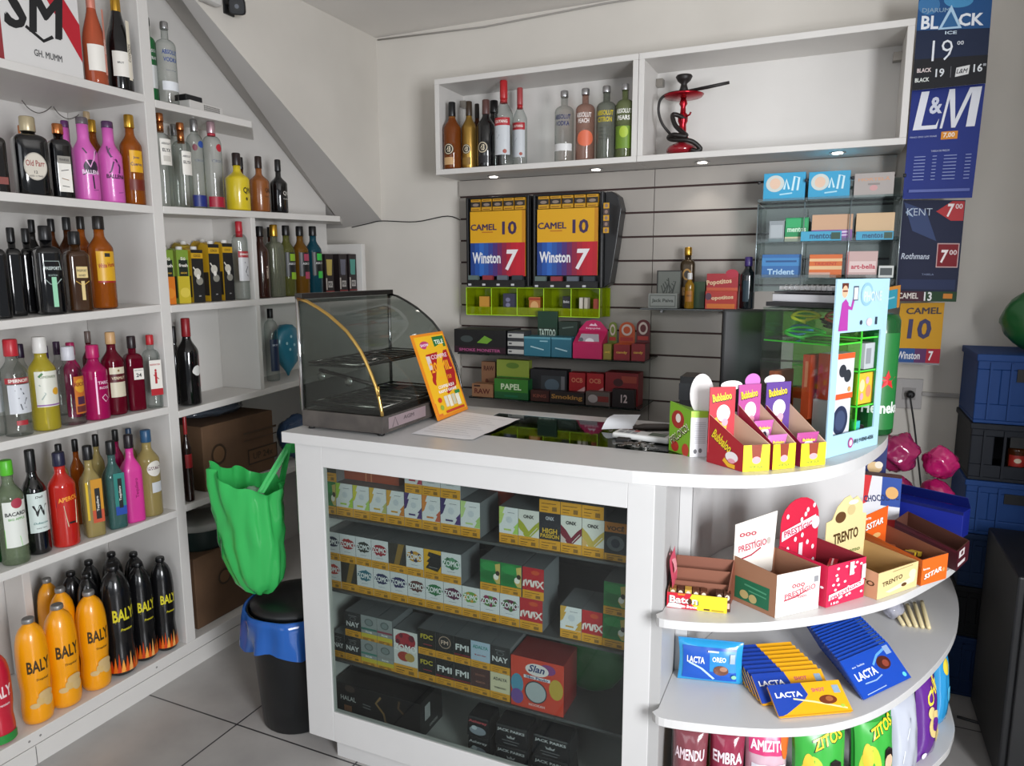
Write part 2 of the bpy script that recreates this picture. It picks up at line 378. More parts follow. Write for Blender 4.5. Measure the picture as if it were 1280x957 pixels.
MB().box(gx0, gy0, TOP-.006, gx1, gy1, TOP-.0005, glass('#c4ccc6', '#5d6a60')).build('glass_inset', CT)
m = MB().box(gx0, gy0-.0, TOP-.030, gx1, gy1, TOP-.028, '#34382e')
m.build('top_tray', CT)
# carcass
zb, zt_ = .085, TOP-.032
w0x, w1x, w0z, w1z = -1.362, -.432, .187, .982
fr = MB()
for a in ((CX0, zb, w0x, zt_), (w1x, zb, -.3655, zt_), (w0x, zb, w1x, w0z), (w0x, w1z, w1x, zt_)):
    fr.box(a[0], YF, a[1], a[2], YF+.022, a[3], CW_)
fr.build('front_frame', CT, .0015)
MB().box(CX0, YF+.022, zb, CX0+.018, CYB, zt_, CW_).box(CX0+.018, YF+.022, zb, -.3655, CYB, zb+.018, CW_).build('carcass', CT)
MB().box(CX0+.018, CYB-.018, zb+.018, -.3655, CYB, zt_, mat('#3c3d3f', .6)).build('rear_panel', CT)
MB().box(-.3655, YF+.003, .06, -.338, CYB, zt_, mottled('edge_laminate_shaded', '#a9a8a7', '#b1b0af', 3, .4, .01)).build('side_panel', CT)  # side board greyed: the shadow on its front edge is painted in
MB().box(-1.388, 1.694, 0, -.20, 1.712, zb, CW_).box(-1.388, 1.712, 0, -1.37, CYB-.05, zb, CW_).build('plinth', CT)
MB().box(w0x-.004, YF+.004, w0z-.004, w1x+.004, YF+.008, w1z+.004, glass('#f2f6f4', '#9aa8a4')).build('window_pane', CT)
DK = mat('#4b4c4e', .5)
CS = {}
for k_, p0, p1 in (('A', (405,645), (783,698)), ('B', (409,736.5), (782,807)), ('C', (416,822.5), (704,891))):
    Yp = 1.74; a, b = onY(*p0, Yp), onY(*p1, Yp); z = (a.z+b.z)/2; CS[k_] = z
    MB().box(CX0+.019, Yp-.012, z-.008, -.3665, CYB-.02, z, DK).build('inner_shelf', CT)
CS['D'] = zb+.018
# rounded end: curved back panel and three shelves
pc = [(p.x, p.y) for p in spline([(-.305,1.835,0),(-.298,1.98,0),(-.235,2.16,0),(-.10,2.28,0),(.02,2.33,0),(.118,2.36,0)], 6)]
m = MB(); th = .016
for i in range(len(pc)-1):
    (x0, y0), (x1, y1) = pc[i], pc[i+1]
    m.add([(x0,y0,.06),(x1,y1,.06),(x1,y1,TOP-.033),(x0,y0,TOP-.033)], [(0,1,2,3)], CW_, True)
    m.add([(x0-.012,y0+.02,.06),(x1-.012,y1+.02,.06),(x1-.012,y1+.02,TOP-.033),(x0-.012,y0+.02,TOP-.033)], [(3,2,1,0)], CW_, True)
x1, y1 = pc[-1]; m.box(x1-.012, y1, .06, x1, y1+.25, TOP-.033, CW_)
m.build('curved_panel', CT)
MB().box(-.337, 1.825, .06, -.306, 1.845, TOP-.033, CW_).build('corner_post', CT)
ES = {}
def endshelf(z, pts, name):
    f = []
    for px, py in pts:
        p = onZ(px, py, z); f.append((p.x, p.y, 0))
    f = f+[(f[-1][0]-.02, f[-1][1]+.22, 0), (f[-1][0]-.15, f[-1][1]+.30, 0)]
    q = [(p.x, p.y) for p in spline(f, 5)]
    q = [(-.337, q[0][1]+.02)]+q+[(x1+.001, q[-1][1]), (x1+.001, pc[-1][1])]+[(a+.001, b-.001) for a, b in pc[::-1]]+[(-.306, 1.824), (-.337, 1.824)]
    m = MB(); m.prism(q, z-.022, z, CW_); m.build(name, CT, .004); ES[name] = z
endshelf(.735, [(820,767),(830,774),(900,779),(975,776),(1050,765),(1120,747),(1170,722),(1195,705),(1207,685)], 'end_shelf')
S2 = .485
endshelf(S2, [(815,889),(830,898),(900,907),(970,911),(1040,905),(1100,885),(1150,850),(1185,810),(1198,775),(1195,740)], 'end_shelf')
S3 = .20
endshelf(S3, [(818,1010),(850,1020),(960,1028),(1060,1015),(1130,985),(1178,945),(1190,925),(1192,900)], 'end_shelf')
# ================================================================== bottles
def Zat(py, X, Y):
    a, b = ROT.transposed() @ (Vector((X, Y, 0))-CAM), ROT.transposed() @ Vector((0, 0, 1)); k = -(py-CH/2)/FPX
    return (-k*a.z-a.y)/(b.y+k*b.z)
def dist(p):
    v = ROT.transposed() @ (Vector(p)-CAM); return v.z*v.z/math.hypot(v.x, v.z)
BT = {  # shoulder start, neck start, neck radius, cap height, cap radius, squareness
 'liq': (.64,.80,.40,.13,.46,2), 'abs': (.70,.79,.36,.075,.42,2), 'champ': (.38,.76,.36,.32,.40,2), 'sq': (.68,.77,.46,.15,.52,7),
 'ball': (.56,.76,.46,.07,.48,2), 'jug': (.54,.70,.32,.20,.36,2), 'tall': (.74,.84,.42,.12,.46,2), 'parr': (.68,.78,.42,.17,.48,8),
 'teq': (.58,.78,.42,.14,.52,6), 'pet': (.60,.93,.30,.045,.40,2), 'wine': (.60,.78,.38,.20,.42,2), 'gin': (.70,.80,.46,.12,.52,5), 'fat': (.64,.80,.44,.16,.52,2)}
def bottle_prof(R, H, k):
    zs, zn, rn, hc, rc, n = BT[k]
    if k == 'pet':
        p = [(.30,.004),(.66,0),(.90,.02),(.97,.06),(.98,.16),(.94,.23),(.90,.29),(.92,.34),(.97,.40),(1,.48),(1,.62),(.985,.70),(.93,.78),(.82,.85),(.64,.90),(.44,.93),(.33,.945),(.30,.957)]
        return [(a*R, b*H) for a, b in p]
    p = [(.02*R, .002), (.80*R, 0), (.96*R, .006*H), (R, .022*H), (R, zs*H)]
    for i in range(1, 9):
        t = i/8
        if k in ('abs', 'tall', 'sq', 'parr', 'gin'): r = 1-(1-rn)*(1-math.cos(t*PI/2)) if t < 1 else rn; z = zs+(zn-zs)*math.sin(t*PI/2)*.8+(zn-zs)*.2*t
        else: r = rn+(1-rn)*(.5+.5*math.cos(t*PI)); z = zs+(zn-zs)*t
        p.append((r*R, z*H))
    p += [(rn*R, (1-hc)*H-.001)]
    return p
def scale_art(sh, R, H):
    o = []
    for q in sh:
        k = q[0]
        if k == 'r': o.append(('r', q[1]*R, q[2]*H, q[3]*R, q[4]*H, q[5]))
        elif k == 'e': o.append(('e', q[1]*R, q[2]*H, q[3]*R, q[4]*R, q[5]))
        elif k == 'p': o.append(('p', [(a*R, b*H) for a, b in q[1]], q[2]))
        elif k == 's': o.append(('s', [(a*R, b*H) for a, b in q[1]], q[2]*R, q[3]))
        elif k == 't':
            d = dict(q[6]) if len(q) > 6 else {}
            if 'w' in d: d['w'] *= R
            o.append(('t', q[1]*R, q[2]*H, q[3]*R*1.35, q[4], q[5], d))
    return o
def bottle(label, kind, loc, R, H, gm, cap, art=(), rot=-.25, group=None, cat='bottle', sy=1.0, foil=None, name='liquor_bottle', n=None):
    t = thing(name, label, cat, loc, rot, group)
    zs, zn, rn, hc, rc, nn = BT[kind]; nn = n or nn
    MB().lathe(bottle_prof(R, H, kind), gm, 28, (0,0,0), nn, 1, sy, R).build('glass_body' if kind != 'pet' else 'plastic_body', t)
    cm = cap if not isinstance(cap, str) else mat(cap, .35)
    cr = rc*R; z0 = (1-hc)*H-.004 if kind != 'pet' else .957*H
    MB().lathe([(cr*.96, z0), (cr, z0+.002), (cr*.97, H-.003), (cr*.85, H)], cm, 20).build('cap', t)
    if foil: MB().lathe([(rn*R*1.06, foil[0]*H), (rn*R*1.04, z0)], foil[1], 20).build('neck_band', t)
    if art:
        if nn > 2: f = plane((R*1.0, 0, 0), (0,1,0), (0,0,1)); f2 = f
        else: f = cyl(R, 0)
        m = MB(); m.art(scale_art(art, R, H), f, .0006, .4)
        m.build('label', t)
    return t
def put(bay, sh, px, top, wpx, dx=.055, **k):
    """a bottle on the left shelving: px = column of its foot, top = row of its cap, wpx = its width there"""
    X = XF-dx-.0; z = SH[(bay, sh)](1.6)
    for _ in range(3): Y = Yat(px, X, z); z = SH[(bay, sh)](Y)
    R = wpx/2*dist((X, Y, z+.1))/FPX
    if dx < .06: X = XF-R-.008; Y = Yat(px, X, z)
    H = Zat(top, X, Y)-z
    return dict(loc=(X, Y, z+.0006), R=R, H=H)
CLR = glass('#f6f8f7', '#b4bebb'); GRN = glass('#5f9a6a', '#10301c', .45, '#1d5a30'); DRK = mat('#17120f', .12, coat=.5); BLK = mat('#0b0b0d', .1, coat=.6)
BRN = glass('#7a4a20', '#2a1408', .55, '#5c3012'); AMB = glass('#d89038', '#6a3408', .45, '#b4641c'); YEL = glass('#e8dc70', '#8a7a20', .5, '#c8b83c')
RED = glass('#b01c20', '#500808', .6, '#a01418'); WIN = glass('#80142c', '#30040c', .7, '#6c0c24'); PNK = mat('#d060b4', .35, coat=.3); HOT = mat('#d23a94', .35, coat=.2)
MAG = glass('#d02878', '#70083c', .6, '#c01c68'); TEA = glass('#9ab8b0', '#37504c', .35, '#5c8c88'); STW = glass('#e6dcae', '#8a8050', .45, '#c0ae72')
GOLD = mat('#c79a3c', .28, .9); COP = mat('#c07848', .25, .9); SIL = mat('#b8b8ba', .25, .9); ORG = mat('#f2a008', .3, coat=.4); ROSE = glass('#e89070', '#90401c', .5, '#cc6a48')
DGN = mat('#141a12', .12, coat=.5)
W_, K_, R_ = '#e6e2da', '#1a1a1c', '#b01c28'
def lab(x0, z0, x1, z1, c, *more): return [('r', x0, z0, x1, z1, c)]+list(more)
def T_(s, y, h, c, w=None, x=0, **o):
    if w: o['w'] = w
    return ('t', x, y, h, s, c, o)
g1 = 'bottles on the upper left shelves'
B = []   # (bay, shelf, px, top, wpx, dx, dict)
def add(bay, sh, px, top, wpx, dx, label, kind, gm, cap, art=(), **k): B.append((bay, sh, px, top, wpx, dx, label, kind, gm, cap, art, k))
# -- top shelf
add(1,1,122,-30,30,.05,'rosé sparkling wine bottle with pink foil beside the white boxed champagne','champ',ROSE,mat('#d88a78',.3,.3),lab(-1,.02+.10,.55,.36,W_,('r',.55,.10,.9,.70,'#d88a78'),T_('CHANDON',.36,.22,W_,1.3,x=.72,rot=90)))
add(1,1,153,-28,32,.05,'black sparkling wine bottle with gold foil, rightmost on the top shelf','champ',BLK,GOLD,lab(-1,.12,.9,.34,W_,('r',.30,.10,.72,.62,'#e6ddc8'),T_('CHANDON',.34,.22,K_,1.5,x=.5,rot=90),T_('BRUT',.24,.12,K_,.5,x=-.35)))
add(2,1,191,22,20,.12,'dark green vodka bottle with white X mark, high beside the post','abs',mat('#1c6a38',.2,coat=.4),'#101a14',[('t',0,.62,.3,'ABSOL','#e8e8e8',{'w':1.4}),('t',0,.54,.3,'XTRAK','#e8e8e8',{'w':1.4}),('r',-.7,.2,.9,.46,'#e8e8e8'),('s',[(-.5,.22),(.7,.44)],.22,'#1c6a38'),('s',[(-.5,.44),(.7,.22)],.22,'#1c6a38')])
add(2,1,212,28,26,.05,'clear vodka bottle with blue lettering, alone left of the white router','abs',CLR,SIL,[('t',0,.62,.34,'ABSOLUT','#27488c',{'w':1.7,'b':.04}),('t',0,.53,.34,'VODKA','#27488c',{'w':1.5,'b':.04}),('r',-1,.16,1,.27,'#dfe2e6'),('t',0,.4,.10,'Country of Sweden','#55607a',{'w':1.1})])
# -- second shelf, bay 1
add(1,2,3,150,22,.06,'dark brown bottle cut off by the left picture edge, second shelf','sq',DRK,'#c9b480',[('r',-.8,.12,.8,.22,'#7a2c20')])
add(1,2,43,146,46,.05,'squat black whisky bottle with big oval silver label','parr',BLK,mat('#b7a98a',.35,.4),[('e',.05,.36,.68,.92,'#a8a094'),('e',.05,.36,.62,.85,'#c4bcae'),('t',.05,.40,.30,'Old Parr','#8a2c24',{'w':1.1}),('t',.05,.29,.14,'12','#3a3430'),('t',.05,.24,.08,'AGED 12 YEARS','#3a3430',{'w':.8})],n=5)
add(1,2,36,157,20,.26,'copper-capped brown bottle behind the oval-labelled whisky','liq',BRN,COP)
add(1,2,80,155,32,.05,'square black bottle with copper cap and white paper label','gin',BLK,COP,lab(-.55,.08,.65,.56,W_,('r',-.55,.46,.65,.56,'#8c8880'),('t',.05,.51,.16,'TENNESSEE','#2a2a2a',{'w':.9}),('s',[(-.3,.36),(.4,.38)],.08,'#5a5a58'),('s',[(-.3,.26),(.35,.24)],.08,'#8a6a50'),('s',[(-.3,.16),(.35,.15)],.08,'#5a5a58')))
add(1,2,90,151,22,.20,'pink bottle with purple cap half hidden behind the paper-labelled black bottle','ball',PNK,'#5a2c60')
add(1,2,111,147,33,.05,'matte pink liqueur bottle with black splash and whale tail drawing','ball',PNK,'#5a5258',[('e',.1,.40,.62,.62,'#33263a'),('s',[(-.5,.62),(-.2,.56)],.10,'#33263a'),('s',[(.7,.6),(.4,.52)],.10,'#33263a'),('s',[(-.6,.3),(-.2,.34)],.09,'#33263a'),('s',[(.2,.14),(.15,.3)],.12,'#33263a'),('s',[(-.3,.48),(0,.40),(.35,.50),(.5,.60)],.13,'#e8a8d8'),('t',.1,.34,.26,'BALLENA','#f2d8ee',{'w':1.5,'b':.04}),('s',[(.1,.12),(.6,.13)],.05,'#7a3a78')])
add(1,2,124,150,22,.22,'gold-capped tequila bottle behind the two pink whale bottles','liq',AMB,GOLD)
add(1,2,142,152,32,.05,'matte pink liqueur bottle with leaping whale, nearest the amber tequila','ball',PNK,'#4a2c50',[('s',[(-.5,.62),(-.3,.56),(.1,.52),(.4,.44),(.3,.36)],.16,'#4a2050'),('s',[(-.1,.5),(-.35,.38),(-.5,.36)],.12,'#4a2050'),('s',[(-.5,.62),(-.55,.68)],.09,'#4a2050'),('s',[(-.5,.62),(-.3,.66)],.09,'#4a2050'),('t',.05,.32,.26,'BALLENA','#2a1030',{'w':1.6,'b':.05}),('s',[(.1,.12),(.6,.13)],.05,'#7a3a78')])
add(1,2,147,146,20,.24,'pale gold capped bottle at the back right of the second shelf','liq',AMB,mat('#c8b08c',.3,.5))
add(1,2,170,144,30,.05,'amber tequila bottle with yellow label and gold cap beside the post','liq',AMB,GOLD,lab(-.6,.36,.7,.60,'#e0a818',('t',0,.52,.22,'Jose',"#2c2c60",{'w':.6}),('t',0,.45,.24,'Cuervo','#2c2c60',{'w':1.1}),('r',-.8,.16,.8,.28,'#6c2010')))
# -- second shelf, bay 2
add(2,2,207,142,26,.05,'tall clear vodka bottle with copper neck and white label beside post','abs',CLR,COP,lab(-.55,.44,.75,.72,W_,('t',.1,.67,.16,'ABSOLUT',K_,{'w':1.0}),('t',.1,.60,.26,'ELYX',K_,{'w':.9,'b':.04}),('r',-.3,.48,.5,.54,'#c9c5bc')),foil=(.80,COP))
add(2,2,232,154,24,.05,'smaller clear vodka bottle with copper neck and white label','abs',CLR,COP,lab(-.5,.38,.75,.66,W_,('t',.1,.6,.17,'ABSOLUT',K_,{'w':1.0}),('t',.1,.53,.24,'ELYX',K_,{'w':.9,'b':.04})),foil=(.76,COP))
add(2,2,224,156,20,.16,'clear silver-capped vodka bottle behind the copper-necked pair','tall',CLR,SIL)
add(2,2,249,150,23,.05,'slim clear vodka bottle with blue emblem and blue base','tall',CLR,SIL,[('e',.3,.72,.42,.42,'#2c50a0'),('e',-.5,.68,.3,.4,'#7a3040'),('r',-1.2,.02,1.2,.15,'#1c2c78'),('t',0,.54,.26,'CÎROC','#6a7080',{'w':1.2})])
add(2,2,270,153,24,.05,'slim clear vodka bottle with red emblem and red base','tall',CLR,mat('#c0a0a8',.3,.6),[('e',.3,.70,.38,.42,'#b82434'),('r',-1.2,.02,1.2,.14,'#a01830'),('t',0,.55,.26,'CÎROC','#6a7080',{'w':1.2})],foil=(.84,mat('#b03040',.4)))
add(2,2,299,192,31,.05,'round bright yellow liqueur bottle with dark cap','jug',mat('#d8c028',.25,coat=.4),'#2a2020',[('t',.3,.34,.44,'QN',K_,{'w':.8}),('e',.2,.2,.1,.14,'#4a4020')])
add(2,2,304,197,20,.17,'dark-capped bottle hidden behind the yellow liqueur bottle','jug',BRN,'#1c1818')
add(2,2,326,196,25,.05,'round caramel brown liqueur bottle, middle of the round trio','jug',mat('#8a5024',.25,coat=.4),'#2a1c18',[('t',.35,.38,.36,'QN','#3a2010',{'w':.7}),('t',.35,.27,.1,'Liqueur','#3a2010',{'w':.8})])
add(2,2,350,200,22,.05,'round black liqueur bottle, last of the round trio by the soffit','jug',BLK,'#1a1a1c',[('t',.3,.36,.40,'QN','#c8c4bc',{'w':.8}),('t',.3,.26,.1,'Coffee','#c8c4bc',{'w':.8})])
# -- third shelf, bay 1
add(1,3,5,285,24,.06,'black bottle, leftmost on the third shelf','sq',BLK,'#0c0c0e')
add(1,3,24,285,24,.10,'black bottle second from left on the third shelf','sq',BLK,'#0c0c0e')
add(1,3,42,286,24,.14,'black square bottle just left of the green-ribbon whisky bottle','sq',BLK,'#0c0c0e')
add(1,3,50,275,20,.27,'black-capped bottle behind the green-ribbon whisky bottle','liq',BLK,'#101012')
add(1,3,66,283,38,.05,'large square black whisky bottle with pale green ribbon label','sq',BLK,'#141416',[('t',.05,.52,.22,'PASSPORT','#b8c4c0',{'w':1.15,'b':.03}),('t',.05,.44,.12,'SCOTCH','#8a9a94',{'w':.7}),('s',[(-.65,.50),(-.55,.60),(.6,.60),(.7,.50)],.06,'#8a9a94'),('s',[(-.6,.40),(-.2,.34),(.3,.34),(.68,.40)],.07,'#8a9a94'),('r',-.08,.08,.30,.42,'#8cc8a4')])
add(1,3,74,274,22,.22,'brown bottle with black cap behind the honey whisky bottle','liq',BRN,'#101012')
add(1,3,101,290,34,.05,'square brown honey whisky bottle with gold and cream label','sq',mat('#3c2412',.12,coat=.5),'#141416',[('r',-.35,.42,.62,.56,'#d8c084'),('t',.13,.51,.17,'PASSPORT',K_,{'w':.85}),('t',.13,.45,.15,'HONEY',K_,{'w':.6}),('s',[(-.45,.38),(.13,.32),(.7,.38)],.07,'#c8a040'),('r',-.02,.14,.28,.38,'#d8c084')])
add(1,3,93,272,24,.20,'brown bottle with tall black cap, back row between two whiskies','liq',BRN,'#141416')
add(1,3,110,271,25,.20,'amber bottle with black cap behind the yellow-labelled whisky','liq',AMB,'#1c1816')
add(1,3,132,271,33,.06,'amber whisky bottle with large yellow label, rightmost on third shelf','liq',AMB,'#1c1816',lab(-.75,.28,.9,.62,'#dca820',('r',-.75,.28,.9,.30,'#a02020'),('t',.05,.47,.30,'White Horse','#a02828',{'w':1.4,'b':.03,'rot':8}),('r',-.1,.56,.35,.60,'#2a2a2a')))
# -- fourth shelf, bay 1
SM = [('r',-.95,.42+.13,1.0,.61,'#a02830'),('t',.05,.58,.21,'SMIRNOFF',W_,{'w':1.5,'b':.04}),('r',-.8,.24,1.0,.54,'#c9ccd2'),('s',[(-.3,.48),(.1,.50),(.3,.44),(-.1,.40),(.3,.34),(.5,.40)],.10,'#3a3c46'),('s',[(0,.34),(.1,.28),(.4,.30)],.08,'#3a3c46'),('r',-.4,.12,.4,.17,'#a02830')]
add(1,4,-4,420,30,.06,'clear bottle with white label cut off by picture edge, fourth shelf','liq',CLR,'#b02028',lab(-.9,.24,1,.55,'#c9ccd2'))
add(1,4,25,424,37,.05,'clear vodka bottle with red cap and red banner label','fat',CLR,'#b42430',SM,group=None)
add(1,4,34,430,22,.22,'dark purple-capped bottle behind the red-capped vodka','fat',CLR,'#2a1c34')
add(1,4,60,421,36,.055,'pale yellow liqueur bottle with white cap and citrus label','fat',YEL,'#d8d6d2',lab(-.9,.26,1.0,.64,'#dcdcd0',('r',-.9,.27,1.0,.285,'#8c5a9c'),('t',.1,.58,.16,'LEMONADE','#6a7a58',{'w':1.2}),('e',.6,.42,.3,.3,'#e0a830'),('s',[(-.6,.5),(-.2,.4),(-.5,.34)],.10,'#a4b0a8'),('s',[(-.6,.58),(-.3,.62)],.16,'#4a7a48')))
add(1,4,64,432,20,.2,'purple-capped clear bottle behind the pale yellow liqueur','fat',CLR,'#33244c')
add(1,4,93,433,34,.05,'clear cachaça bottle with orange picture label','fat',CLR,mat('#c8c8d0',.4),[('r',-.1,.14,1.0,.62,'#c8702c'),('e',.45,.5,.5,.6,'#d8a030'),('r',.0,.16,.9,.24,'#6a3030'),('t',.35,.52,.26,'IRIOS','#8a2020',{'w':1.1,'b':.05}),('r',.1,.26,.8,.36,'#4a2a44')])
add(1,4,79,427,18,.22,'small dark-capped bottle in the back row of the fourth shelf','fat',CLR,'#3c2440')
add(1,4,96,428,22,.15,'magenta gin bottle behind the orange-labelled cachaça','fat',MAG,'#a82058')
add(1,4,123,431,33,.05,'magenta gin bottle with white lettering','fat',MAG,'#b41c60',[('t',.35,.50,.20,'TARIC','#ecc8dc',{'w':1.0,'b':.04}),('t',.4,.43,.16,'ROSE','#ecc8dc',{'w':.9}),('s',[(.1,.3),(.4,.34),(.7,.28),(.4,.24),(.1,.3)],.06,'#ecc8dc'),('r',-.35,.08,-.22,.58,'#f0b8d8')])
add(1,4,118,414,18,.20,'grey-capped dark bottle behind the magenta gin','liq',WIN,'#6a5a54')
add(1,4,146,415,29,.05,'dark red vermouth bottle with cream and maroon label','liq',WIN,mat('#c8a070',.4),lab(-.7,.22,.85,.58,'#d8d0b8',('r',-.7,.40,.85,.50,'#5a1820'),('t',.1,.45,.20,'VERMUT','#e0d0b0',{'w':1.3}),('e',.1,.54,.1,.12,'#8a7048')))
add(1,4,171,420,27,.05,'ruby bottle with small white price label reading 24','sq',WIN,'#24181c',lab(-.35,.42,.85,.57,W_,('t',.25,.48,.36,'24',K_,{'b':.05}),('t',.25,.545,.08,'REPOSADO',K_,{'w':1.0})))
add(1,4,198,418,23,.05,'clear square gin bottle with red cap and guardsman label','gin',CLR,'#b4242c',lab(-.7,.22,.95,.66,W_,('t',.1,.60,.17,'BEEFEATER',R_,{'w':1.4}),('e',.1,.52,.14,.2,R_),('r',-.05,.34,.25,.50,R_),('s',[(-.2,.46),(.5,.40)],.12,R_),('r',-.7,.18,.95,.27,R_)))
# -- fifth shelf, bay 1
add(1,5,-3,600,26,.06,'green bottle cut off by the left picture edge, fifth shelf','liq',GRN,'#203828',lab(-.9,.4,1,.5,W_))
add(1,5,21,575,37,.05,'clear rum bottle with bright green cap and green-white label','liq',glass('#cfdcc8','#6c7c68',.2,'#a8b898'),'#56b82c',lab(-.85,.18,.95,.62,'#dcdfd8',('e',.2,.60,.42,.42,'#a8384c'),('t',.1,.50,.24,'BACARDI',K_,{'w':1.6,'b':.04}),('t',.1,.45,.14,'BIG APPLE','#4a9a30',{'w':1.2}),('p',[(-.85,.18),(.3,.18),(.2,.28),(-.85,.36)],'#6cc43c')))
add(1,5,50,562,35,.05,'black wine bottle with pale label and large gothic W','wine',BLK,'#141416',lab(-.85,.22,1.0,.60,'#d4e0dc',('t',.1,.56,.16,'Dell','#2a2a2c',{'w':.6,'sh':.2}),('t',.1,.43,.78,'W',K_,{'w':1.25,'b':.05}),('t',.1,.31,.14,'Dubaccio','#3c7a78',{'w':1.2,'sh':.2}),('t',.1,.26,.08,'VINHO TINTO','#4a4a4a',{'w':.9})))
add(1,5,84,565,36,.05,'orange-red aperitif bottle with dark cap','liq',mat('#b8231a',.12,coat=.5),'#22223c',[('p',[(-.8,.44),(1.0,.52),(1.0,.60),(-.8,.52)],'#202040'),('t',.1,.52,.28,'APEROL','#f0a030',{'w':1.5,'rot':7,'b':.05}),('p',[(-.3,.45),(.75,.49),(.65,.24),(-.1,.22)],'#d4d8b8'),('r',.0,.25,.5,.27,K_)])
add(1,5,83,555,20,.2,'straw-coloured bottle with black cap behind the aperitif','liq',STW,'#101012')
add(1,5,119,557,28,.055,'square tequila bottle with yellow and orange stripe label','teq',STW,'#141416',lab(-.3,.16,.9,.64,'#c88c20',('r',-.3,.16,.9,.3,'#c05030'),('r',.05,.2,.6,.54,K_),('t',.32,.37,.24,'Tequilero',W_,{'w':1.8,'rot':90}),('r',-.85,.2,-.6,.62,'#d8b428')))
add(1,5,103,549,18,.2,'amber bottle with black cap, back row left of the teal-labelled tequila','liq',AMB,'#101012')
add(1,5,147,551,27,.055,'square tequila bottle with teal and blue stripe label','teq',TEA,'#141416',lab(-.3,.16,.9,.64,'#2c8078',('r',-.3,.16,.9,.26,'#2048a0'),('r',.1,.24,.55,.58,K_),('t',.32,.41,.24,'Tequilero',W_,{'w':1.8,'rot':90})))
add(1,5,128,543,18,.2,'black-capped straw bottle, back row of the fifth shelf near middle','liq',STW,'#101012')
add(1,5,169,543,27,.055,'square opaque hot pink tequila bottle','teq',HOT,'#20181e',[('t',.2,.40,.34,'Tequilero','#9a1c68',{'w':2.4,'rot':90,'b':.05})])
add(1,5,152,537,18,.2,'pink-stained bottle with black cap behind the hot pink tequila','liq',MAG,'#101012')
add(1,5,169,535,18,.2,'blue-capped bottle in the back row beside the pink tequila','liq',STW,'#243c58')
add(1,5,190,537,30,.05,'straw vermouth bottle with blue cap and round white seal','liq',STW,'#2c5478',[('e',.2,.56,.72,.72,'#dcd8d0'),('r',-.45,.55,.85,.585,'#5a3040'),('t',.2,.568,.20,'MARTINI','#e8e4dc',{'w':1.2,'b':.04}),('r',-.2,.28,.8,.40,'#c8ccd0')])
# -- bottom shelf, bay 1 (large soft drinks)
BY = lambda c, sub, bot: [('t',.20,.575,.66,'BALY',c,{'w':1.5,'b':.03}),('s',[(-.4,.51),(.85,.53)],.03,c),('t',.3,.44,.15,sub,c,{'w':.8,'sh':.25})]+bot
YB = [('e',.15,.24,.34,.34,'#cfae70'),('e',.6,.22,.36,.4,'#d2b47c'),('e',-.3,.20,.3,.2,'#d2b47c'),('e',.45,.29,.5,.3,'#cfb07a')]
FB = [('p',[(x-.16,.05),(x+.16,.05),(x+.10,.12),(x+.03,.17+.03*((i*7)%3)),(x-.05,.13)],c) for i,(x,c) in enumerate([(-.9,'#c84010'),(-.65,'#e07018'),(-.4,'#c84010'),(-.15,'#f0a040'),(.1,'#d05010'),(.35,'#f0b060'),(.6,'#d05010'),(.85,'#e88020'),(1.1,'#c84010')])]
for i, (px, top, wp, dx, lb) in enumerate([(113,738,39,.0,'yellow energy drink bottle, nearest the black ones'),(75,755,42,.0,'yellow energy drink bottle in the middle of the front three'),(40,772,44,.0,'yellow energy drink bottle standing beside the red one'),
        (82,734,34,.13,'yellow energy drink bottle behind the front yellow three, right'),(56,726,33,.26,'yellow energy drink bottle in the rearmost row'),(62,748,34,.12,'')]):
    if lb: add(1,6,px+9 if dx == 0 else px+6,top,wp,dx if dx else .05,lb,'pet',ORG,mat('#8c8a88',.4,.5),BY('#3c2c14','Tropical',YB) if dx == 0 else (),group='yellow energy drinks on the bottom shelf')
for i, (px, top, wp, dx, lb) in enumerate([(146,706,40,.0,'black energy drink bottle, left of the front black three'),(175,702,35,.0,'black energy drink bottle, middle of the front black three'),(202,696,29,.0,'black energy drink bottle nearest the shelving post'),
        (96,714,30,.24,'black energy drink bottle behind the rearmost yellow bottle'),(118,700,30,.24,'black energy drink bottle, second from left in back row'),(145,690,28,.27,'black energy drink bottle, centre of the back row'),(172,690,27,.20,'black energy drink bottle, right end of the back row'),(116,716,32,.13,'black energy drink bottle in the middle row, left'),(147,700,31,.13,'black energy drink bottle in the middle row, right')]):
    add(1,6,px+7 if dx == 0 else px+4,top,wp,dx if dx else .05,lb,'pet',mat('#111113',.22,coat=.4),'#0c0c0e',BY('#d8cc2c','Premium',FB) if dx == 0 else (),group='black energy drinks on the bottom shelf')
add(1,6,2,812,42,.05,'red energy drink bottle with green foot at the left picture edge','pet',mat('#c01c34',.3,coat=.4),'#8c8a88',BY('#f0d8d8','Premium',[('r',-1.2,.03,1.3,.12,'#2c8a3c')]))
# -- third shelf, bay 2
add(2,3,306,277,21,.05,'clear red-capped vodka bottle beside the coconut cartons','tall',CLR,'#b02430',lab(-.8,.24,1,.62,'#c4c4c6',('r',-.8,.54,1,.62,'#a02830'),('t',.1,.58,.18,'SMIRNOFF',W_,{'w':1.4}),('s',[(0,.48),(.4,.42),(.1,.36),(.4,.30)],.12,'#3a3c46')),foil=(.8,mat('#b02430',.4)))
add(2,3,329,283,21,.05,'dark brown bottle with black cap and vertical white lettering','liq',mat('#30160f',.15,coat=.4),'#121214',[('t',.2,.36,.24,'VANILLA','#c8b8a8',{'w':1.6,'rot':90})])
add(2,3,346,281,22,.055,'clear embossed bottle with gold cap','sq',glass('#ccd0c0','#6c705c',.3,'#9a9c88'),GOLD)
add(2,3,341,284,14,.15,'small dark-capped bottle behind the gold-capped clear one','liq',BRN,'#2a2420')
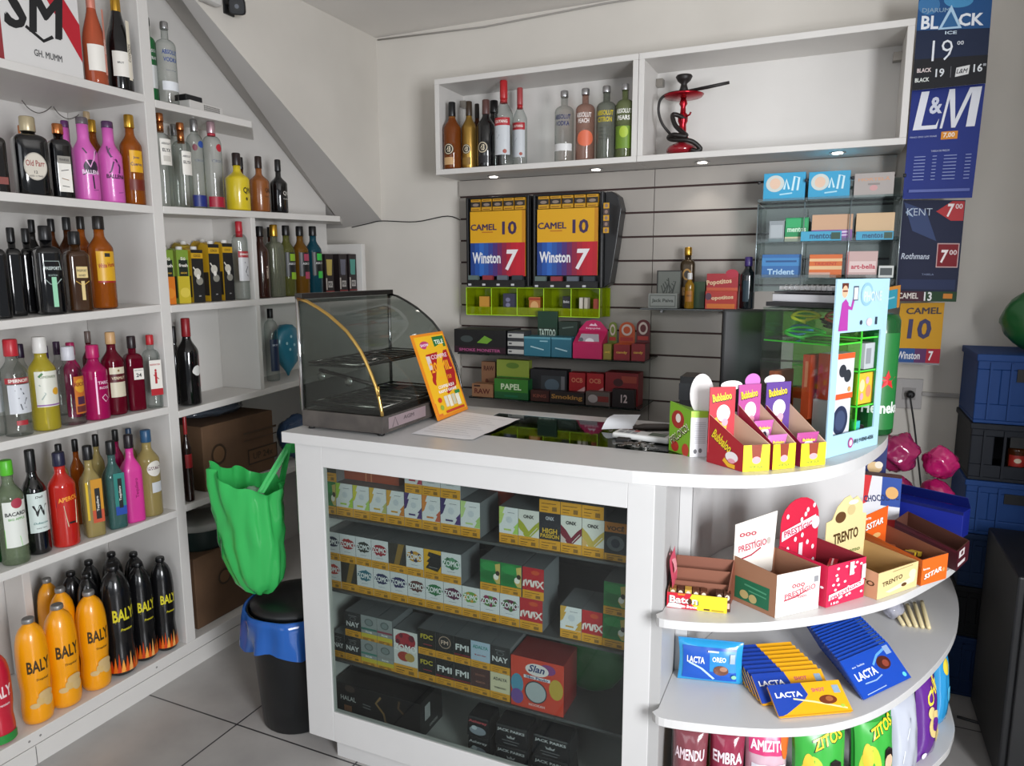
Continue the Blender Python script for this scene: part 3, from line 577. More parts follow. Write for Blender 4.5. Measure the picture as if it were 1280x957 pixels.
ICE = lambda c: lab(-.8,.28,.9,.62,'#16181a',('r',-.2,.50,.7,.60,c),('t',.2,.46,.2,'ASKOV','#c8c8c8',{'w':1.2}),('r',-.1,.24,.8,.34,c))
add(2,3,361,282,21,.05,'flavoured vodka bottle with black and lime green label','liq',glass('#9a9c70','#4a4c28',.45,'#73743c'),'#121214',ICE('#8ab42c'))
add(2,3,378,283,21,.05,'flavoured vodka bottle with black and pink label','liq',glass('#a07830','#503010',.55,'#80581c'),'#121214',ICE('#a8405c'))
add(2,3,394,283,21,.05,'flavoured vodka bottle in deep teal with black and green label','liq',glass('#2c6878','#0c2c38',.6,'#1c5060'),'#121214',ICE('#3cb848'))
# -- fourth shelf, bay 2
add(2,4,239,398,28,.05,'black liqueur bottle with red cap and round white emblem','wine',BLK,'#8c1c24',[('e',.4,.40,.5,.5,'#d8d8d4'),('e',.4,.40,.4,.4,'#5a1820'),('t',.55,.40,.34,'CYNAR',W_,{'w':1.4,'b':.05,'rot':8}),('p',[(-.1,.5),(.8,.58),(.9,.20),(.4,.22)],'#7a1c24')][::-1])
add(2,4,223,408,20,.06,'slim black bottle with vertical white script next to the post','wine',BLK,'#101012',[('t',.2,.56,.36,'Jack',W_,{'w':1.3,'rot':90})])
add(2,4,342,386,17,.10,'small clear bottle with dark blue label in the lower niche','tall',CLR,'#101012',lab(-.8,.14,.9,.58,'#1c2c4c',('t',.05,.5,.2,'SKYY','#c8d0e0',{'w':1.0})))
# -- fifth shelf, bay 2
add(2,5,238,520,12,.05,'brown cola-type bottle on the lower right shelf beside the post','wine',mat('#241410',.15,coat=.4),'#8c2024',[('r',-.9,.4,.9,.56,'#8c1c20')])
placed = []
def fit(it):
    bay, sh, px, top, wp, dx, lb, kind = it[:8]; sq = kind in ('sq', 'teq', 'gin', 'parr'); lim = (BX1 if bay == 1 else (BX1 if sh > 3 else BX2))
    ylo, yhi = (.8, P1Y0) if bay == 1 else (P1Y1, 3.1)
    sc = 1.0; d = dx; yoff = 0.
    for n_ in range(90):
        q = put(bay, sh, px, top, wp*sc, d); x_, y_, z_ = q['loc']; Re = q['R']*(.98 if sq else 1.0)+.0006
        y_ += yoff
        lo_, hi_ = ylo, yhi
        if bay == 2 and sh in (3, 4):
            if y_ < 2.3475: hi_ = 2.335
            else: lo_ = 2.36
        if bay == 1 and sh == 6 and x_-Re < BX1+.12: lo_ = max(lo_, 1.478) if y_ > 1.46 else lo_
        if (y_+Re > hi_ or y_-Re < lo_) and sc > .94: sc -= .01; continue
        y_ = max(min(y_, hi_-Re), lo_+Re)
        hit = [(p[3]+Re-math.hypot(p[1]-x_, p[2]-y_), p[2]) for p in placed if p[0] == (bay, sh) and math.hypot(p[1]-x_, p[2]-y_) < p[3]+Re]
        if x_-Re < lim+.001: x_ = lim+.001+Re
        if not hit: break
        if max(hit)[0] < .008 and sc > .93: sc -= .01
        elif x_-Re > lim+.006 and d < dx+.07: d = max(d, XF-x_)+.004
        elif sc > .80: sc -= .01
        else: yoff += .004 if max(hit)[1] < y_ else -.004
    else: print('UNFIT', lb)
    if sc < .9 or d > dx+.04: print('FIT', round(sc, 2), round(d-dx, 3), lb)
    placed.append(((bay, sh), x_, y_, Re)); q['loc'] = (x_, y_, SH[(bay, sh)](y_)+abs(SH[(bay, sh)](y_+Re)-SH[(bay, sh)](y_))+.0006); return q
for it in sorted(B, key=lambda b: b[5]):
    bay, sh, px, top, wp, dx, lb, kind, gm, cap, art, k = it
    q = fit(it)
    k.setdefault('rot', -.36 if kind == 'pet' else -.25)
    if kind in ('sq', 'teq', 'gin', 'parr'): k['rot'] = -.32 if kind != 'parr' else -.38; q['R'] *= .88 if kind != 'parr' else .95
    nm = 'energy_drink_bottle' if kind == 'pet' else 'liquor_bottle'
    bottle(lb, kind, q['loc'], q['R'], q['H'], gm, cap, art, name=nm, **k)
# -- bottles in the wall cabinet (front faces the room, label direction -Y)
def cab(px, top, wpx, dy, label, kind, gm, cap, art=(), **k):
    z = cz0+t_cab; Y = 3.0+dy; X = Xat(px, Y, z); R = wpx/2*dist((X, Y, z+.1))/FPX
    H = Zat(top, X, Y)-z
    bottle(label, kind, (X, Y, z+.0006), R, H, gm, cap, art, rot=-PI/2+.12, **k)
t_cab = .024
L43 = lambda a: [('e',-.1,.29,.62,.62,'#1c1410'),('e',-.1,.29,.55,.55,'#d8ccb0'),('e',-.1,.29,.46,.46,'#1c1410'),('t',-.1,.29,.46,'43','#e8dcc0',{'w':.5,'b':.05}),('r',-.75,.06,.5,.17,a)]
cab(566,128,22,.036,'amber liqueur bottle with round 43 seal and black cap, leftmost in wall cabinet','wine',glass('#b86c30','#5a2808',.6,'#8c4a1c'),'#141416',L43('#c8a070'),foil=(.72,mat('#8c5a28',.4)))
cab(587,127,19,.07,'golden liqueur bottle with round 43 seal','wine',mat('#a4803c',.3,.7),'#3a2c20',L43('#8c6c30'))
cab(597,130,14,.16,'dark bottle behind the golden and black 43 bottles','wine',BRN,'#2a201c')
cab(608,125,23,.06,'black liqueur bottle with gold-ringed 43 seal','wine',BLK,mat('#5a3c38',.4),L43('#1c1c20'))
cab(618,126,20,.19,'black square-shouldered bottle in the cabinet back row','fat',BLK,'#0c0c0e')
LY = [('r',-.95,.13,1.0,.50,'#c8ccd0'),('r',-.95,.47,1.0,.56,'#b02c34'),('t',.0,.515,.24,'LIUYANG',W_,{'w':1.4,'b':.04}),('s',[(-.6,.4),(-.2,.36),(-.5,.32)],.05,'#7a8088'),('s',[(-.7,.29),(.4,.29)],.03,'#4a4c50'),('e',.4,.17,.22,.22,'#a04838')]
cab(630,101,23,.06,'tall clear red-capped bottle with white label in front, wall cabinet','wine',CLR,'#b4282c',LY,foil=(.74,mat('#b4282c',.4)))
cab(650,110,18,.13,'tall clear red-capped bottle half behind its twin','wine',CLR,'#a8484a',LY,foil=(.74,mat('#b4282c',.4)))
cab(705,114,24,.05,'clear vodka bottle with dark blue lettering in wall cabinet','abs',CLR,SIL,[('t',0,.62,.36,'ABSOLUT','#1c2c60',{'w':1.8,'b':.05}),('t',0,.53,.36,'VODKA','#1c2c60',{'w':1.5,'b':.05}),('r',-1.1,.15,1.1,.25,'#dcdcdc')])
cab(731,111,24,.05,'vodka bottle with peach-orange disc in wall cabinet','abs',glass('#e8d4cc','#906860',.15,'#d0a090'),SIL,[('e',.2,.30,.9,.8,'#d86c4c'),('t',0,.62,.36,'ABSOLUT','#e8e0dc',{'w':1.7,'b':.05}),('t',0,.54,.34,'PEACH','#e8e0dc',{'w':1.2,'b':.05})])
cab(757,108,25,.05,'grey-tinted vodka bottle with yellow lettering in wall cabinet','abs',glass('#c8ccc4','#747a70',.25,'#9a9e94'),SIL,[('t',0,.62,.36,'ABSOLUT','#c8b41c',{'w':1.8,'b':.05}),('t',0,.53,.36,'CITRON','#c8b41c',{'w':1.5,'b':.05})]+[('t',0,.42-.05*i,.09,'vodka sweden','#4a4c48',{'w':1.2}) for i in range(4)])
cab(780,105,23,.045,'vodka bottle with green pear disc, rightmost in wall cabinet','abs',glass('#ccd4bc','#6c7854',.2,'#a4b078'),SIL,[('r',-1.1,.12,1.2,.42,'#6c8c2c'),('e',.05,.34,.5,.6,'#a8c03c'),('t',0,.62,.36,'ABSOLUT','#eaeae4',{'w':1.8,'b':.05}),('t',0,.53,.36,'PEARS','#eaeae4',{'w':1.4,'b':.05})])
# ================================================================== other things on the left shelving
def onshelf(px, bay, sh, dx):
    X = XF-dx; z = SH[(bay, sh)](1.6)
    for _ in range(3): Y = Yat(px, X, z); z = SH[(bay, sh)](Y)
    return X, Y, z
def block(name, label, cat, X, Y, z, wy, dx, h, m, front=(), side=(), rot=0., group=None, part='printed_front', bev=.001):
    """upright box: wy wide along Y, dx deep, its front facing +X; (X, Y) = middle of the front foot"""
    t = thing(name, label, cat, (X, Y, z+(.0028 if name == 'glass_gift_box' else .0006)), rot, group)
    MB().box(-dx, -wy/2, 0, 0, wy/2, h, m).build('carton', t, bev)
    mb = MB()
    if front: mb.art(front, plane((0,0,0), (0,1,0), (0,0,1)))
    if side: mb.art(side, plane((-dx,-wy/2,0), (1,0,0), (0,0,1)))
    if front or side: mb.build(part, t)
    return t
# champagne gift box
X, Y, z = onshelf(62, 1, 1, .03); y0 = Yat(8, XF-.03, z); y1 = Yat(104, XF-.03, z); wy = y1-y0
block('gift_box', 'large white champagne gift box with red diagonal band on top shelf', 'box', X, (y0+y1)/2, z, wy, .16, .30, mat('#d6d4d2', .4),
      [('p',[(-wy/2,.30),(-wy/2+.09,.30),(wy/2,.055),(wy/2,.17),(wy/2-.055,.26),(wy/2-.1,.30),(-wy/2+.15,.30)][:4]+[(wy/2-.09,.30)],'#b41c2c'),('t',-.02,.17,.13,'SM',K_,{'w':.17,'sh':.1,'b':.03}),('s',[(-.05,.12),(0,.09),(.03,.11)],.010,K_),('t',.01,.05,.02,'GH. MUMM','#4a4a4c',{'w':.085})],
      [('r',0,.0,.16,.3,'#a01c28')], -.05)
# router
X, Y, z = onshelf(259, 2, 1, .04); t = thing('wifi_router', 'white vented network router lying flat on the top right shelf', 'router', (X, Y, z+.0006), .05)
MB().box(-.09, -.085, .002, 0, .085, .036, mat('#cfccc8', .4)).build('housing', t, .003)
mb = MB()
for i in range(10):
    for j in range(4): mb.art([('r', -.015+i*.0085, .006+j*.0065, -.009+i*.0085, .0105+j*.0065, '#55534f')], plane((0,0,0), (0,1,0), (0,0,1)))
mb.build('vent_grille', t)
tag(MB().box(-.08,-.05,0,-.02,.03,.024,'#1c1c1e').build('power_supply', None, .003), 'small black box sitting on the white router', 'power supply').location = (X, Y-.03, z+.0375)
tag(MB().tube(spline([(-.03,.0,.006),(-.02,.03,.012),(-.01,.02,.004),(-.03,.05,.01),(-.02,.06,.005)],5), .0025, '#3a3836', 6).build('cable'), 'short dark cable coiled at the end of the top right shelf', 'cable').location = (X, Y+.10, z+.001)
# hanging wire loops under the top shelf
for px, py, lb in ((45, 122, 'thin dark wire loop hanging under the top shelf, left one'), (83, 130, 'thin dark wire hanging under the top shelf, right one')):
    p = onX(px, py, BX1+.06); zt2 = SH[(1,1)](p.y)-T-.001
    tag(MB().tube(spline([(p.x,p.y-.05,zt2),(p.x,p.y-.03,zt2-.022),(p.x,p.y,zt2-.032),(p.x,p.y+.03,zt2-.02),(p.x+.005,p.y+.05,zt2-.001)],5), .0015, '#55504c', 6).build('wire'), lb, 'wire')
# juice cartons
def carton(px, top, wpx, dx, label, base, front, capc='#dcdad6'):
    X, Y, z = onshelf(px, 2, 3, dx); wy = wpx*dist((X, Y, z))/FPX*1.12; h = Zat(top, X, Y)-z-.012
    t = thing('juice_carton', label, 'carton', (X, Y, z+.0006), -.1, 'cartons on the third shelf beside the post')
    MB().box(-.06, -wy/2, 0, 0, wy/2, h-.012, base).hexa([(-.06,-wy/2,h-.012),(0,-wy/2,h-.012),(0,wy/2,h-.012),(-.06,wy/2,h-.012),(-.04,-wy/2,h+.002),(-.02,-wy/2,h-.004),(-.02,wy/2,h-.004),(-.04,wy/2,h+.002)], base).build('carton', t)
    MB().lathe([(.012,0),(.012,.014),(.010,.015)], capc, 16, (-.018, .0, h-.006)).build('cap', t)
    mb = MB(); mb.art([q if q[0] != 'r' else q for q in scale_art(front, wy/2, h)], plane((0,0,0),(0,1,0),(0,0,1))); mb.art(scale_art([('r',-.8,.1,.8,.5,'#33302c')],.03,h), plane((-.03,-wy/2,0),(1,0,0),(0,0,1))); mb.build('printed_front', t)
SU = lambda c1, c2, s: [('r',-1,.0,1,.98,'#7c9a38'),('r',-1,0,1,.5,c1),('e',.1,.20,.85,.75,c2),('r',-.7,.50,.8,.80,'#1c2620'),('t',.05,.82,.34,'Sú',W_,{'b':.05,'w':.8}),('t',.05,.70,.36,'fresh',W_,{'b':.05,'w':1.5}),('t',.05,.56,.2,s,'#d8b03c',{'w':1.1})]
CO = [('r',-1,.0,1,.98,'#1c1c1c'),('r',-1,.82,1,.92,'#c89c1c'),('t',0,.87,.28,'COCO',K_,{'w':1.2,'b':.05}),('e',-.1,.55,.6,.7,'#c8c4b8'),('e',.2,.40,.6,.6,'#8c8a80'),('e',0,.48,.3,.4,'#e4e0d8'),('s',[(-.8,.66),(-.4,.6)],.2,'#d8d4c8'),('t',.1,.12,.14,'200','#c8c8c8')]
carton(213,307,17,.05,'orange juice carton, nearest the shelving post','#8a9c40',SU('#d87820','#e08c2c','LARANJA'))
carton(232,307,16,.05,'pineapple juice carton beside the orange one','#8a9c40',SU('#c8b430','#dcc850','ABACAXI'))
carton(250,307,16,.05,'coconut water carton, first of three, beside the pineapple juice','#c8a020',CO)
carton(271,300,15,.05,'coconut water carton, middle one of the three','#c8a020',CO)
carton(288,299,14,.05,'coconut water carton next to the red-capped vodka','#c8a020',CO)
carton(207,300,15,.13,'juice carton standing behind the orange juice carton','#6c7a34',())
carton(238,300,15,.13,'juice carton standing behind the pineapple one','#a8902c',())
carton(262,298,15,.14,'coconut water carton behind the first gap','#c8a020',())
# boxed glasses at the end of the third shelf
for px, c, lb in ((413,'#b09c50','dark gift box with yellow glass in its window, left of three'),(430,'#5c5c68','dark gift box with smoky glass in its window, middle of three'),(442,'#4c8c80','dark gift box with teal glass in its window, right of three')):
    X, Y, z = onshelf(px, 2, 3, .035); h = Zat(318, X, Y)-z
    block('glass_gift_box', lb, 'box', X, Y, z, .056, .07, h, mat('#241c1e', .4), [('r',-.018,h*.48,.016,h*.86,c),('p',[(-.02,h*.86),(.02,h*.86),(.014,h*.45),(-.014,h*.45)],c),('r',-.026,h*.08,-.018,h*.38,'#b8b0a8'),('r',-.012,h*.14,.018,h*.30,'#a8a4a0'),('t',.003,h*.22,.018,'MIX','#241c1e',{'w':.024}),('r',-.029,h*.03,.029,h*.05,'#8c2024')], (), -.1, 'boxed glasses at the end of the third shelf', 'printed_front')
# blue balloon-like bag in the niche
p = onX(356, 425, -2.36)
t = thing('party_balloon', 'small blue printed foil balloon in the niche beside the display case', 'balloon', (p.x-.0, p.y+.012, SH[(2,4)](p.y)+.0036))
MB().lathe([(.004,.0),(.012,.02),(.05,.07),(.082,.13),(.088,.17),(.07,.215),(.03,.242),(.002,.246)], mat('#2c7890', .3, coat=.3), 24, (0,0,0), 2, .5, 1, .088).build('balloon_skin', t)
m = MB(); 
for a, b in ((-.03,.13),(.02,.10),(.03,.17),(-.02,.19),(.0,.15),(.05,.14),(-.05,.16)): m.art([('e',a,b,.007,.007,'#9cc8d4')], plane((.046,0,0),(0,1,0),(0,0,1)))
m.build('printed_dots', t)
# cartons and tub low down
X = -2.30; z5 = SH[(2,5)](2.2)
ya, yb = Yat(256, X, z5), Yat(345, X, z5)
kb = mottled('cardboard', '#5a422f', '#684d36', 8, .8, .1)  # darkened brown: shade of the lower shelves put into the colour
t = block('cardboard_box', 'brown cardboard box on the lower right shelf with black print', 'box', X, (ya+yb)/2, z5, yb-ya-.01, .26, .27, kb, [('e',-.12,.14,.04,.045,'#3a2c20'),('e',-.12,.14,.03,.034,'#6c5038'),('r',.04,.05,.22,.12,'#3a2c20'),('r',.047,.057,.213,.113,'#6c5038'),('t',.13,.085,.03,'UP 24x','#3a2c20'),('r',.02,.19,.22,.2,'#4a3828'),('r',.02,.16,.22,.165,'#4a3828')], (), 0., None, 'printed_marks', .003)
def crumple(name, label, cat, c, rad, m, seed, sc=(1,1,1), group=None, amp=.22):
    random.seed(seed); bm = bmesh.new(); bmesh.ops.create_icosphere(bm, subdivisions=4, radius=1)
    ph = [Vector((random.uniform(-1,1),random.uniform(-1,1),random.uniform(-1,1))).normalized() for _ in range(14)]; fr = [random.uniform(1.5,4.5) if i < 6 else random.uniform(5,16) for i in range(14)]
    for v in bm.verts:
        d = sum((1-abs(math.sin(v.co.dot(a)*f+i)))*(1.6 if i < 6 else .7) for i, (a, f) in enumerate(zip(ph, fr)))/len(ph); k = 1+amp*(d-.38)*2.6
        v.co = Vector((v.co.x*sc[0], v.co.y*sc[1], v.co.z*sc[2]))*rad*k
    zmin = min(v.co.z for v in bm.verts)
    for v in bm.verts: v.co.z -= zmin
    me = bpy.data.meshes.new(name); bm.to_mesh(me); bm.free(); me.materials.append(m); 
    for p_ in me.polygons: p_.use_smooth = True
    o = bpy.data.objects.new(name, me); C.objects.link(o); o.location = c
    return tag(o, label, cat, group)
crumple('plastic_bag', 'crumpled grey plastic bag lying on the cardboard box', 'bag', (X-.13, (ya+yb)/2-.03, z5+.272), .1, glass('#9aa4b0','#3c4450',.5,'#5c6470'), 3, (.9,1.7,.30))
crumple('plastic_bag', 'small bluish plastic bag at the end of the lower right shelf', 'bag', (-2.32, 2.62, z5+.001), .08, glass('#9ab0c8','#3c4c60',.5,'#50688c'), 5, (.9,1.0,1.3))
X = -2.29; ya, yb = Yat(243, X, S6), Yat(345, X, S6)
block('cardboard_box', 'large brown cardboard box on the bottom right shelf under the paint tub', 'box', X, (ya+yb)/2+.02, S6, yb-ya-.0, .30, .30, kb, [('e',-.08,.17,.035,.035,'#3a2c20'),('e',-.08,.17,.026,.026,'#6c5038'),('t',.10,.17,.05,'eco','#3a2c20',{'b':.04}),('e',.12,.28,.07,.03,'#8a7838')], (), 0., None, 'printed_marks', .003)
t = thing('paint_tub', 'dark green tub with white lid standing on the large cardboard box', 'tub', (-2.40, Yat(252, -2.40, .45), S6+.3015))
MB().lathe([(.10,0),(.105,.01),(.115,.085),(.115,.09)], '#1c2c2a', 28).build('tub_body', t)
MB().lathe([(.119,.088),(.121,.092),(.121,.112),(.112,.118),(.002,.118)], '#a8a6a2', 28).build('lid', t)
# ================================================================== tobacco packs inside the glass counter
OR_ = '#d89a24'
def band(w, h, bh=.27):   # health warning band
    b = h*bh; return [('r', -w/2, 0, w/2, b, OR_), ('s', [(-w*.40, b*.70), (w*.30, b*.72)], h*.018, '#5a3c10'), ('s', [(-w*.40, b*.42), (-w*.05, b*.42)], h*.018, '#5a3c10'), ('s', [(-w*.40, b*.2), (-w*.1, b*.2)], h*.014, '#5a3c10'), ('r', w*.12, b*.15, w*.34, b*.5, '#8a6428')]
def splat(w, h, c, c2=None, y=.66):
    rnd = random.Random(c); o = [('e', 0, h*y, w*.42, h*.18, c)]
    for i in range(9): a = i*.7; o.append(('e', w*.34*math.cos(a), h*y+h*.12*math.sin(a), w*rnd.uniform(.07,.14), w*rnd.uniform(.07,.14), (c2 or c) if i % 2 else c))
    return o
def pk_zomo(c, c2=None):
    return lambda w, h: ('#d9dade', [*splat(w, h, c, c2), *band(w, h), ('t', 0, h*.66, h*.19, 'ZOMO', '#eceef0', {'w': w*.86, 'b': .07}), ('s', [(-w*.2, h*.38), (w*.2, h*.38)], h*.012, '#8a8c94')])
def pk_zig(c, c2):
    return lambda w, h: ('#dcdde0', [('p', [(-w/2, h), (-w*.2, h), (-w*.32, h*.82), (-w*.22, h*.82), (-w*.38, h*.56), (-w/2, h*.50)], c), ('p', [(w/2, h*.28), (w*.2, h*.28), (w*.34, h*.44), (w*.26, h*.46), (w/2, h*.62)], c2), *band(w, h), ('s', [(-w*.05, h*.86), (w*.32, h*.86)], h*.016, '#8a8c94'), ('e', w*.04, h*.66, w*.16, w*.16, '#c8ccd4'), ('s', [(-w*.24, h*.38), (w*.14, h*.38)], h*.05, c)])
def pk_leaf():
    return lambda w, h: ('#1f7a3c', [('e', -w*.05, h*.8, w*.4, h*.15, '#2a9048'), ('e', -w*.1, h*.5, w*.4, h*.16, '#1a6c34'), ('p', [(w/2, h*.95), (w*.25, h*.9), (w*.3, h*.6), (w*.15, h*.45), (w*.32, h*.28), (w/2, h*.28)], '#c8b060'), ('e', w*.3, h*.5, w*.13, h*.1, '#e8e4dc'), ('e', w*.38, h*.62, w*.1, h*.08, '#3a2c20'), *band(w, h, .25)])
def pk_blackgold():
    return lambda w, h: ('#33312c', [('p', [(-w*.2, h*.27), (w*.1, h*.27), (w*.42, h), (w*.08, h)], '#8a6c30'), *band(w, h)])
def pk_blackyel():
    return lambda w, h: ('#dca820', [('p', [(-w*.2, h*.92), (w/2, h*.86), (w/2, h*.5), (w*.3, h*.28), (-w*.4, h*.36), (-w*.2, h*.55), (-w*.34, h*.58), (-w*.12, h*.74), (-w*.28, h*.78)], '#1c1c1e'), *band(w, h), ('s', [(-w*.2, h*.42), (w*.3, h*.40)], h*.02, '#8a8a8c')])
def pk_myx():
    return lambda w, h: ('#b4222c', [('e', w*.1, h*.85, w*.2, h*.07, '#c8502c'), *band(w, h), ('s', [(-w*.45, h*.38), (-w*.42, h*.55), (-w*.34, h*.60), (-w*.28, h*.42), (-w*.2, h*.58), (-w*.12, h*.60), (-w*.06, h*.40), (0, h*.40), (w*.04, h*.58), (w*.12, h*.60), (w*.16, h*.44)], w*.09, '#e8dcd8'), ('t', w*.33, h*.50, h*.24, 'X', '#e8dcd8', {'b': .08})])
def pk_onx(c, c2):
    return lambda w, h: ('#d8d6d0', [('p', [(-w/2, h*.75), (-w*.25, h*.62), (0, h*.42), (w*.3, h*.62), (w/2, h*.72), (w/2, h*.52), (w*.1, h*.27), (-w*.2, h*.27), (-w/2, h*.5)], c), ('p', [(-w*.5, h*.48), (-w*.25, h*.36), (-w*.3, h*.27), (-w/2, h*.27)], c2), ('s', [(w*.05, h*.30), (w*.42, h*.55)], h*.02, '#d8d6d0'), *band(w, h), ('t', 0, h*.82, h*.10, 'ONX', K_, {'w': w*.5, 'b': .05})])
def pk_text(bg, lines, bh=.27, extra=()):
    return lambda w, h: (bg, [*[scale_pack(e, w, h) for e in extra], *band(w, h, bh), *[('t', 0, h*y, h*hh, s, c, {'w': w*ww, 'b': .04}) for s, y, hh, ww, c in lines]])
def scale_pack(e, w, h):
    if e[0] == 'r': return ('r', e[1]*w, e[2]*h, e[3]*w, e[4]*h, e[5])
    if e[0] == 'e': return ('e', e[1]*w, e[2]*h, e[3]*w, e[4]*h, e[5])
    return e
pk_nay = pk_text('#2c2d30', [('NAY', .52, .20, .8, '#d8d8da'), ('jamaican', .86, .05, .5, '#8c8c90')], .27, [('e', 0, .74, .2, .08, '#5c5e62'), ('e', 0, .74, .14, .055, '#2c2d30')])
pk_sil = lambda c: pk_text('#8f9496', [('ice', .36, .08, .4, '#e0e4e4')], .12, [('e', 0, .74, .28, .15, '#5c6668'), ('e', 0, .74, .20, .11, '#7a8486'), ('r', -.5, .42, .5, .50, c), ('r', -.5, .12, .5, .28, '#c8b838')])
pk_fmi = pk_text('#1e1f22', [('FMI', .62, .24, .8, '#d8dadc')], .27, [('r', -.5, .30, .5, .36, '#7a2028')])
pk_fdc = pk_text('#1c1d1c', [('FDC', .72, .18, .7, '#c8b83c')], .27, [('r', -.2, .40, .3, .43, '#a03040')])
pk_ring = pk_text('#1e1f22', [('FM', .66, .15, .4, '#d0b8a8')], .27, [('e', 0, .66, .34, .24, '#a89080'), ('e', 0, .66, .29, .205, '#1e1f22')])
pk_voce = pk_text('#c07828', [('VOCÊ', .86, .14, .8, '#30200c')], .18, [('r', -.5, .18, .5, .74, '#1c2028'), ('e', 0, .46, .4, .2, '#5c6268'), ('e', 0, .46, .2, .12, '#20283c')])
pk_pass = pk_text('#26262e', [('ONX', .86, .10, .4, '#c8c8d0'), ('HIGH', .52, .14, .7, '#d8b030'), ('PASSION', .38, .11, .9, '#d8b030')])
pk_lem = pk_text('#20262a', [('HIGH', .78, .17, .8, '#4cb444'), ('LEMON', .52, .17, .9, '#4cb444')], .34)
pk_cream = pk_text('#cfc8a8', [('ADALYA', .78, .12, .7, '#5a5a50'), ('TOBACCO', .45, .06, .6, '#2a2a28')])
pk_brown = pk_text('#4a3030', [('BROWN', .75, .08, .5, '#8a5c50'), ('ADALYA', .48, .07, .5, '#a07060')])
pk_blue = pk_text('#a8bcd0', [('ADALYA', .80, .13, .8, '#3c8c84'), ('ice', .5, .05, .6, '#a04c5c')])
pk_mel = lambda w, h: ('#d8d8d8', [*splat(w, h, '#a82838', '#6c1c30', .78), ('e', -w*.05, h*.42, w*.28, h*.11, '#a83c30'), ('e', w*.18, h*.42, w*.2, h*.10, '#b8964c'), *band(w, h, .22), ('t', 0, h*.62, h*.15, 'ZOMO', '#f0f0f0', {'w': w*.95, 'b': .08})])
def pack(pxl, pxr, zb_, h, Yf, design, label, side='#74767a', depth=.10, group=None):
    a, b = Xat(pxl, Yf, zb_), Xat(pxr, Yf, zb_); w = b-a-.0012
    bg, art = design(w, h)
    a = max(a, CX0+.0195); w = b-a-.0012; bg, art = design(w, h)
    t = thing('tobacco_pack', label, 'box', ((a+b)/2, Yf, zb_+.0006), 0, group)
    MB().box(-w/2, 0, 0, w/2, depth, h, mat(bg if side is None else side, .5)).build('carton', t)
    MB().art([('r', -w/2, 0, w/2, h, bg)]+list(art), plane((0,0,0), (1,0,0), (0,0,1))).build('printed_front', t)
    return w
YP = 1.74
def zof(k, px): return CS[k]
ords = ['first','second','third','fourth','fifth','sixth','seventh','eighth','ninth','tenth','eleventh','twelfth','thirteenth']
def packrow(shelfk, bounds, items, row, h, z0=0., where='', dy=0., skip=()):
    n = 0
    for i, it in enumerate(items):
        if it is None: continue
        d, desc = it[:2]; hh = it[2] if len(it) > 2 else h
        pack(bounds[i], bounds[i+1], CS[shelfk]+z0, hh, YP+dy, d, f'{desc}, {ords[n]} from left, {where}', group='hookah tobacco packs in the glass counter', depth=it[3] if len(it) > 3 else .12)
        n += 1
hA = Zat(612, Xat(450, YP, CS['A']), YP)-CS['A']
print('hA', hA, {k: round(v, 3) for k, v in CS.items()})
hA = .105; hB = .092
wz = lambda c: (pk_zomo(c), '')
packrow('A', [402.5,421,442,462.5,484,506,528,551,576,600.5], [(pk_leaf(),'green leaf-patterned pack'),(pk_zig('#a4c83c','#a4c83c'),'white pack with lime corner'),(pk_zig('#c8c43c','#a8c860'),'white pack with yellow-lime corner'),(pk_zig('#d0a830','#b4b46c'),'white pack with gold corner'),(pk_zig('#d09830','#c87c30'),'white pack with orange corner'),(pk_zig('#4c3470','#4c3470'),'white pack with purple corner'),(pk_zig('#d08038','#c05c44'),'white pack with red-orange corner'),(pk_zig('#3c3064','#4c3470'),'white pack with dark purple corner'),(pk_zig('#b8d088','#a0c070'),'pale green and white pack')], 'lower', hA, 0, 'lower row of top inner shelf')
packrow('A', [506,528,551,576], [(pk_zig('#b83048','#b03050'),'white pack with pink-red corner'),(pk_zomo('#c8983c','#4c7c44'),'white pack with yellow flowers'),(pk_zomo('#c8903c','#4c7c44'),'white pack with orange flowers')], 'upper', hA, hA+.001, 'stacked in top left row')
packrow('A', [402.5,421], [(pk_text('#30342e',[]),'dark pack with yellow band')], 'u', hA, hA+.001, 'stacked above the green leaf pack')
packrow('A', [624,648,674,700.5,727,755,783], [(pk_zig('#b8cc70','#a8cc60'),'white and pale lime pack'),(pk_onx('#a4a830','#d8d6d0'),'white pack with lime chevron'),(pk_pass,'black pack with yellow lettering'),(pk_onx('#782034','#c8b8b4'),'white pack with maroon chevron'),(pk_onx('#c0a850','#d0a868'),'white pack with sand chevron'),(pk_voce,'orange pack with dark eye picture')], 'r', hA, 0, 'right group of top shelf')
packrow('A', [674,700.5,727,755], [(pk_lem,'black pack with green lettering')]*3, 'ru', hA, hA+.001, 'upper right of top shelf')
packrow('B', [408,427.4,447,467.7,488.6,510.2,532.4,554.9,577.9,600.3,624.8,649.7,678.4], [(pk_zomo('#b83c38'),'white pack, red splash'),(pk_blackgold(),'dark pack, gold stripe'),(pk_zomo('#2c6c80'),'white pack, teal splash'),(pk_zomo('#28305c'),'white pack, navy splash'),(pk_zomo('#2c2c60'),'white pack, indigo splash'),(pk_zomo('#5c3434'),'white pack, brown splash'),(pk_zomo('#247044'),'white pack, green splash'),(pk_zomo('#5c1c44'),'white pack, purple splash'),(pk_zomo('#6ca048','#c8943c'),'white pack, lime splash'),(pk_zomo('#54803c','#8c2c54'),'white pack, green-purple splash'),(pk_zomo('#6c2448','#446c3c'),'white pack, burgundy splash'),(pk_myx(),'red pack, white scrawl')], 'l', hB, 0, 'lower row of middle shelf')
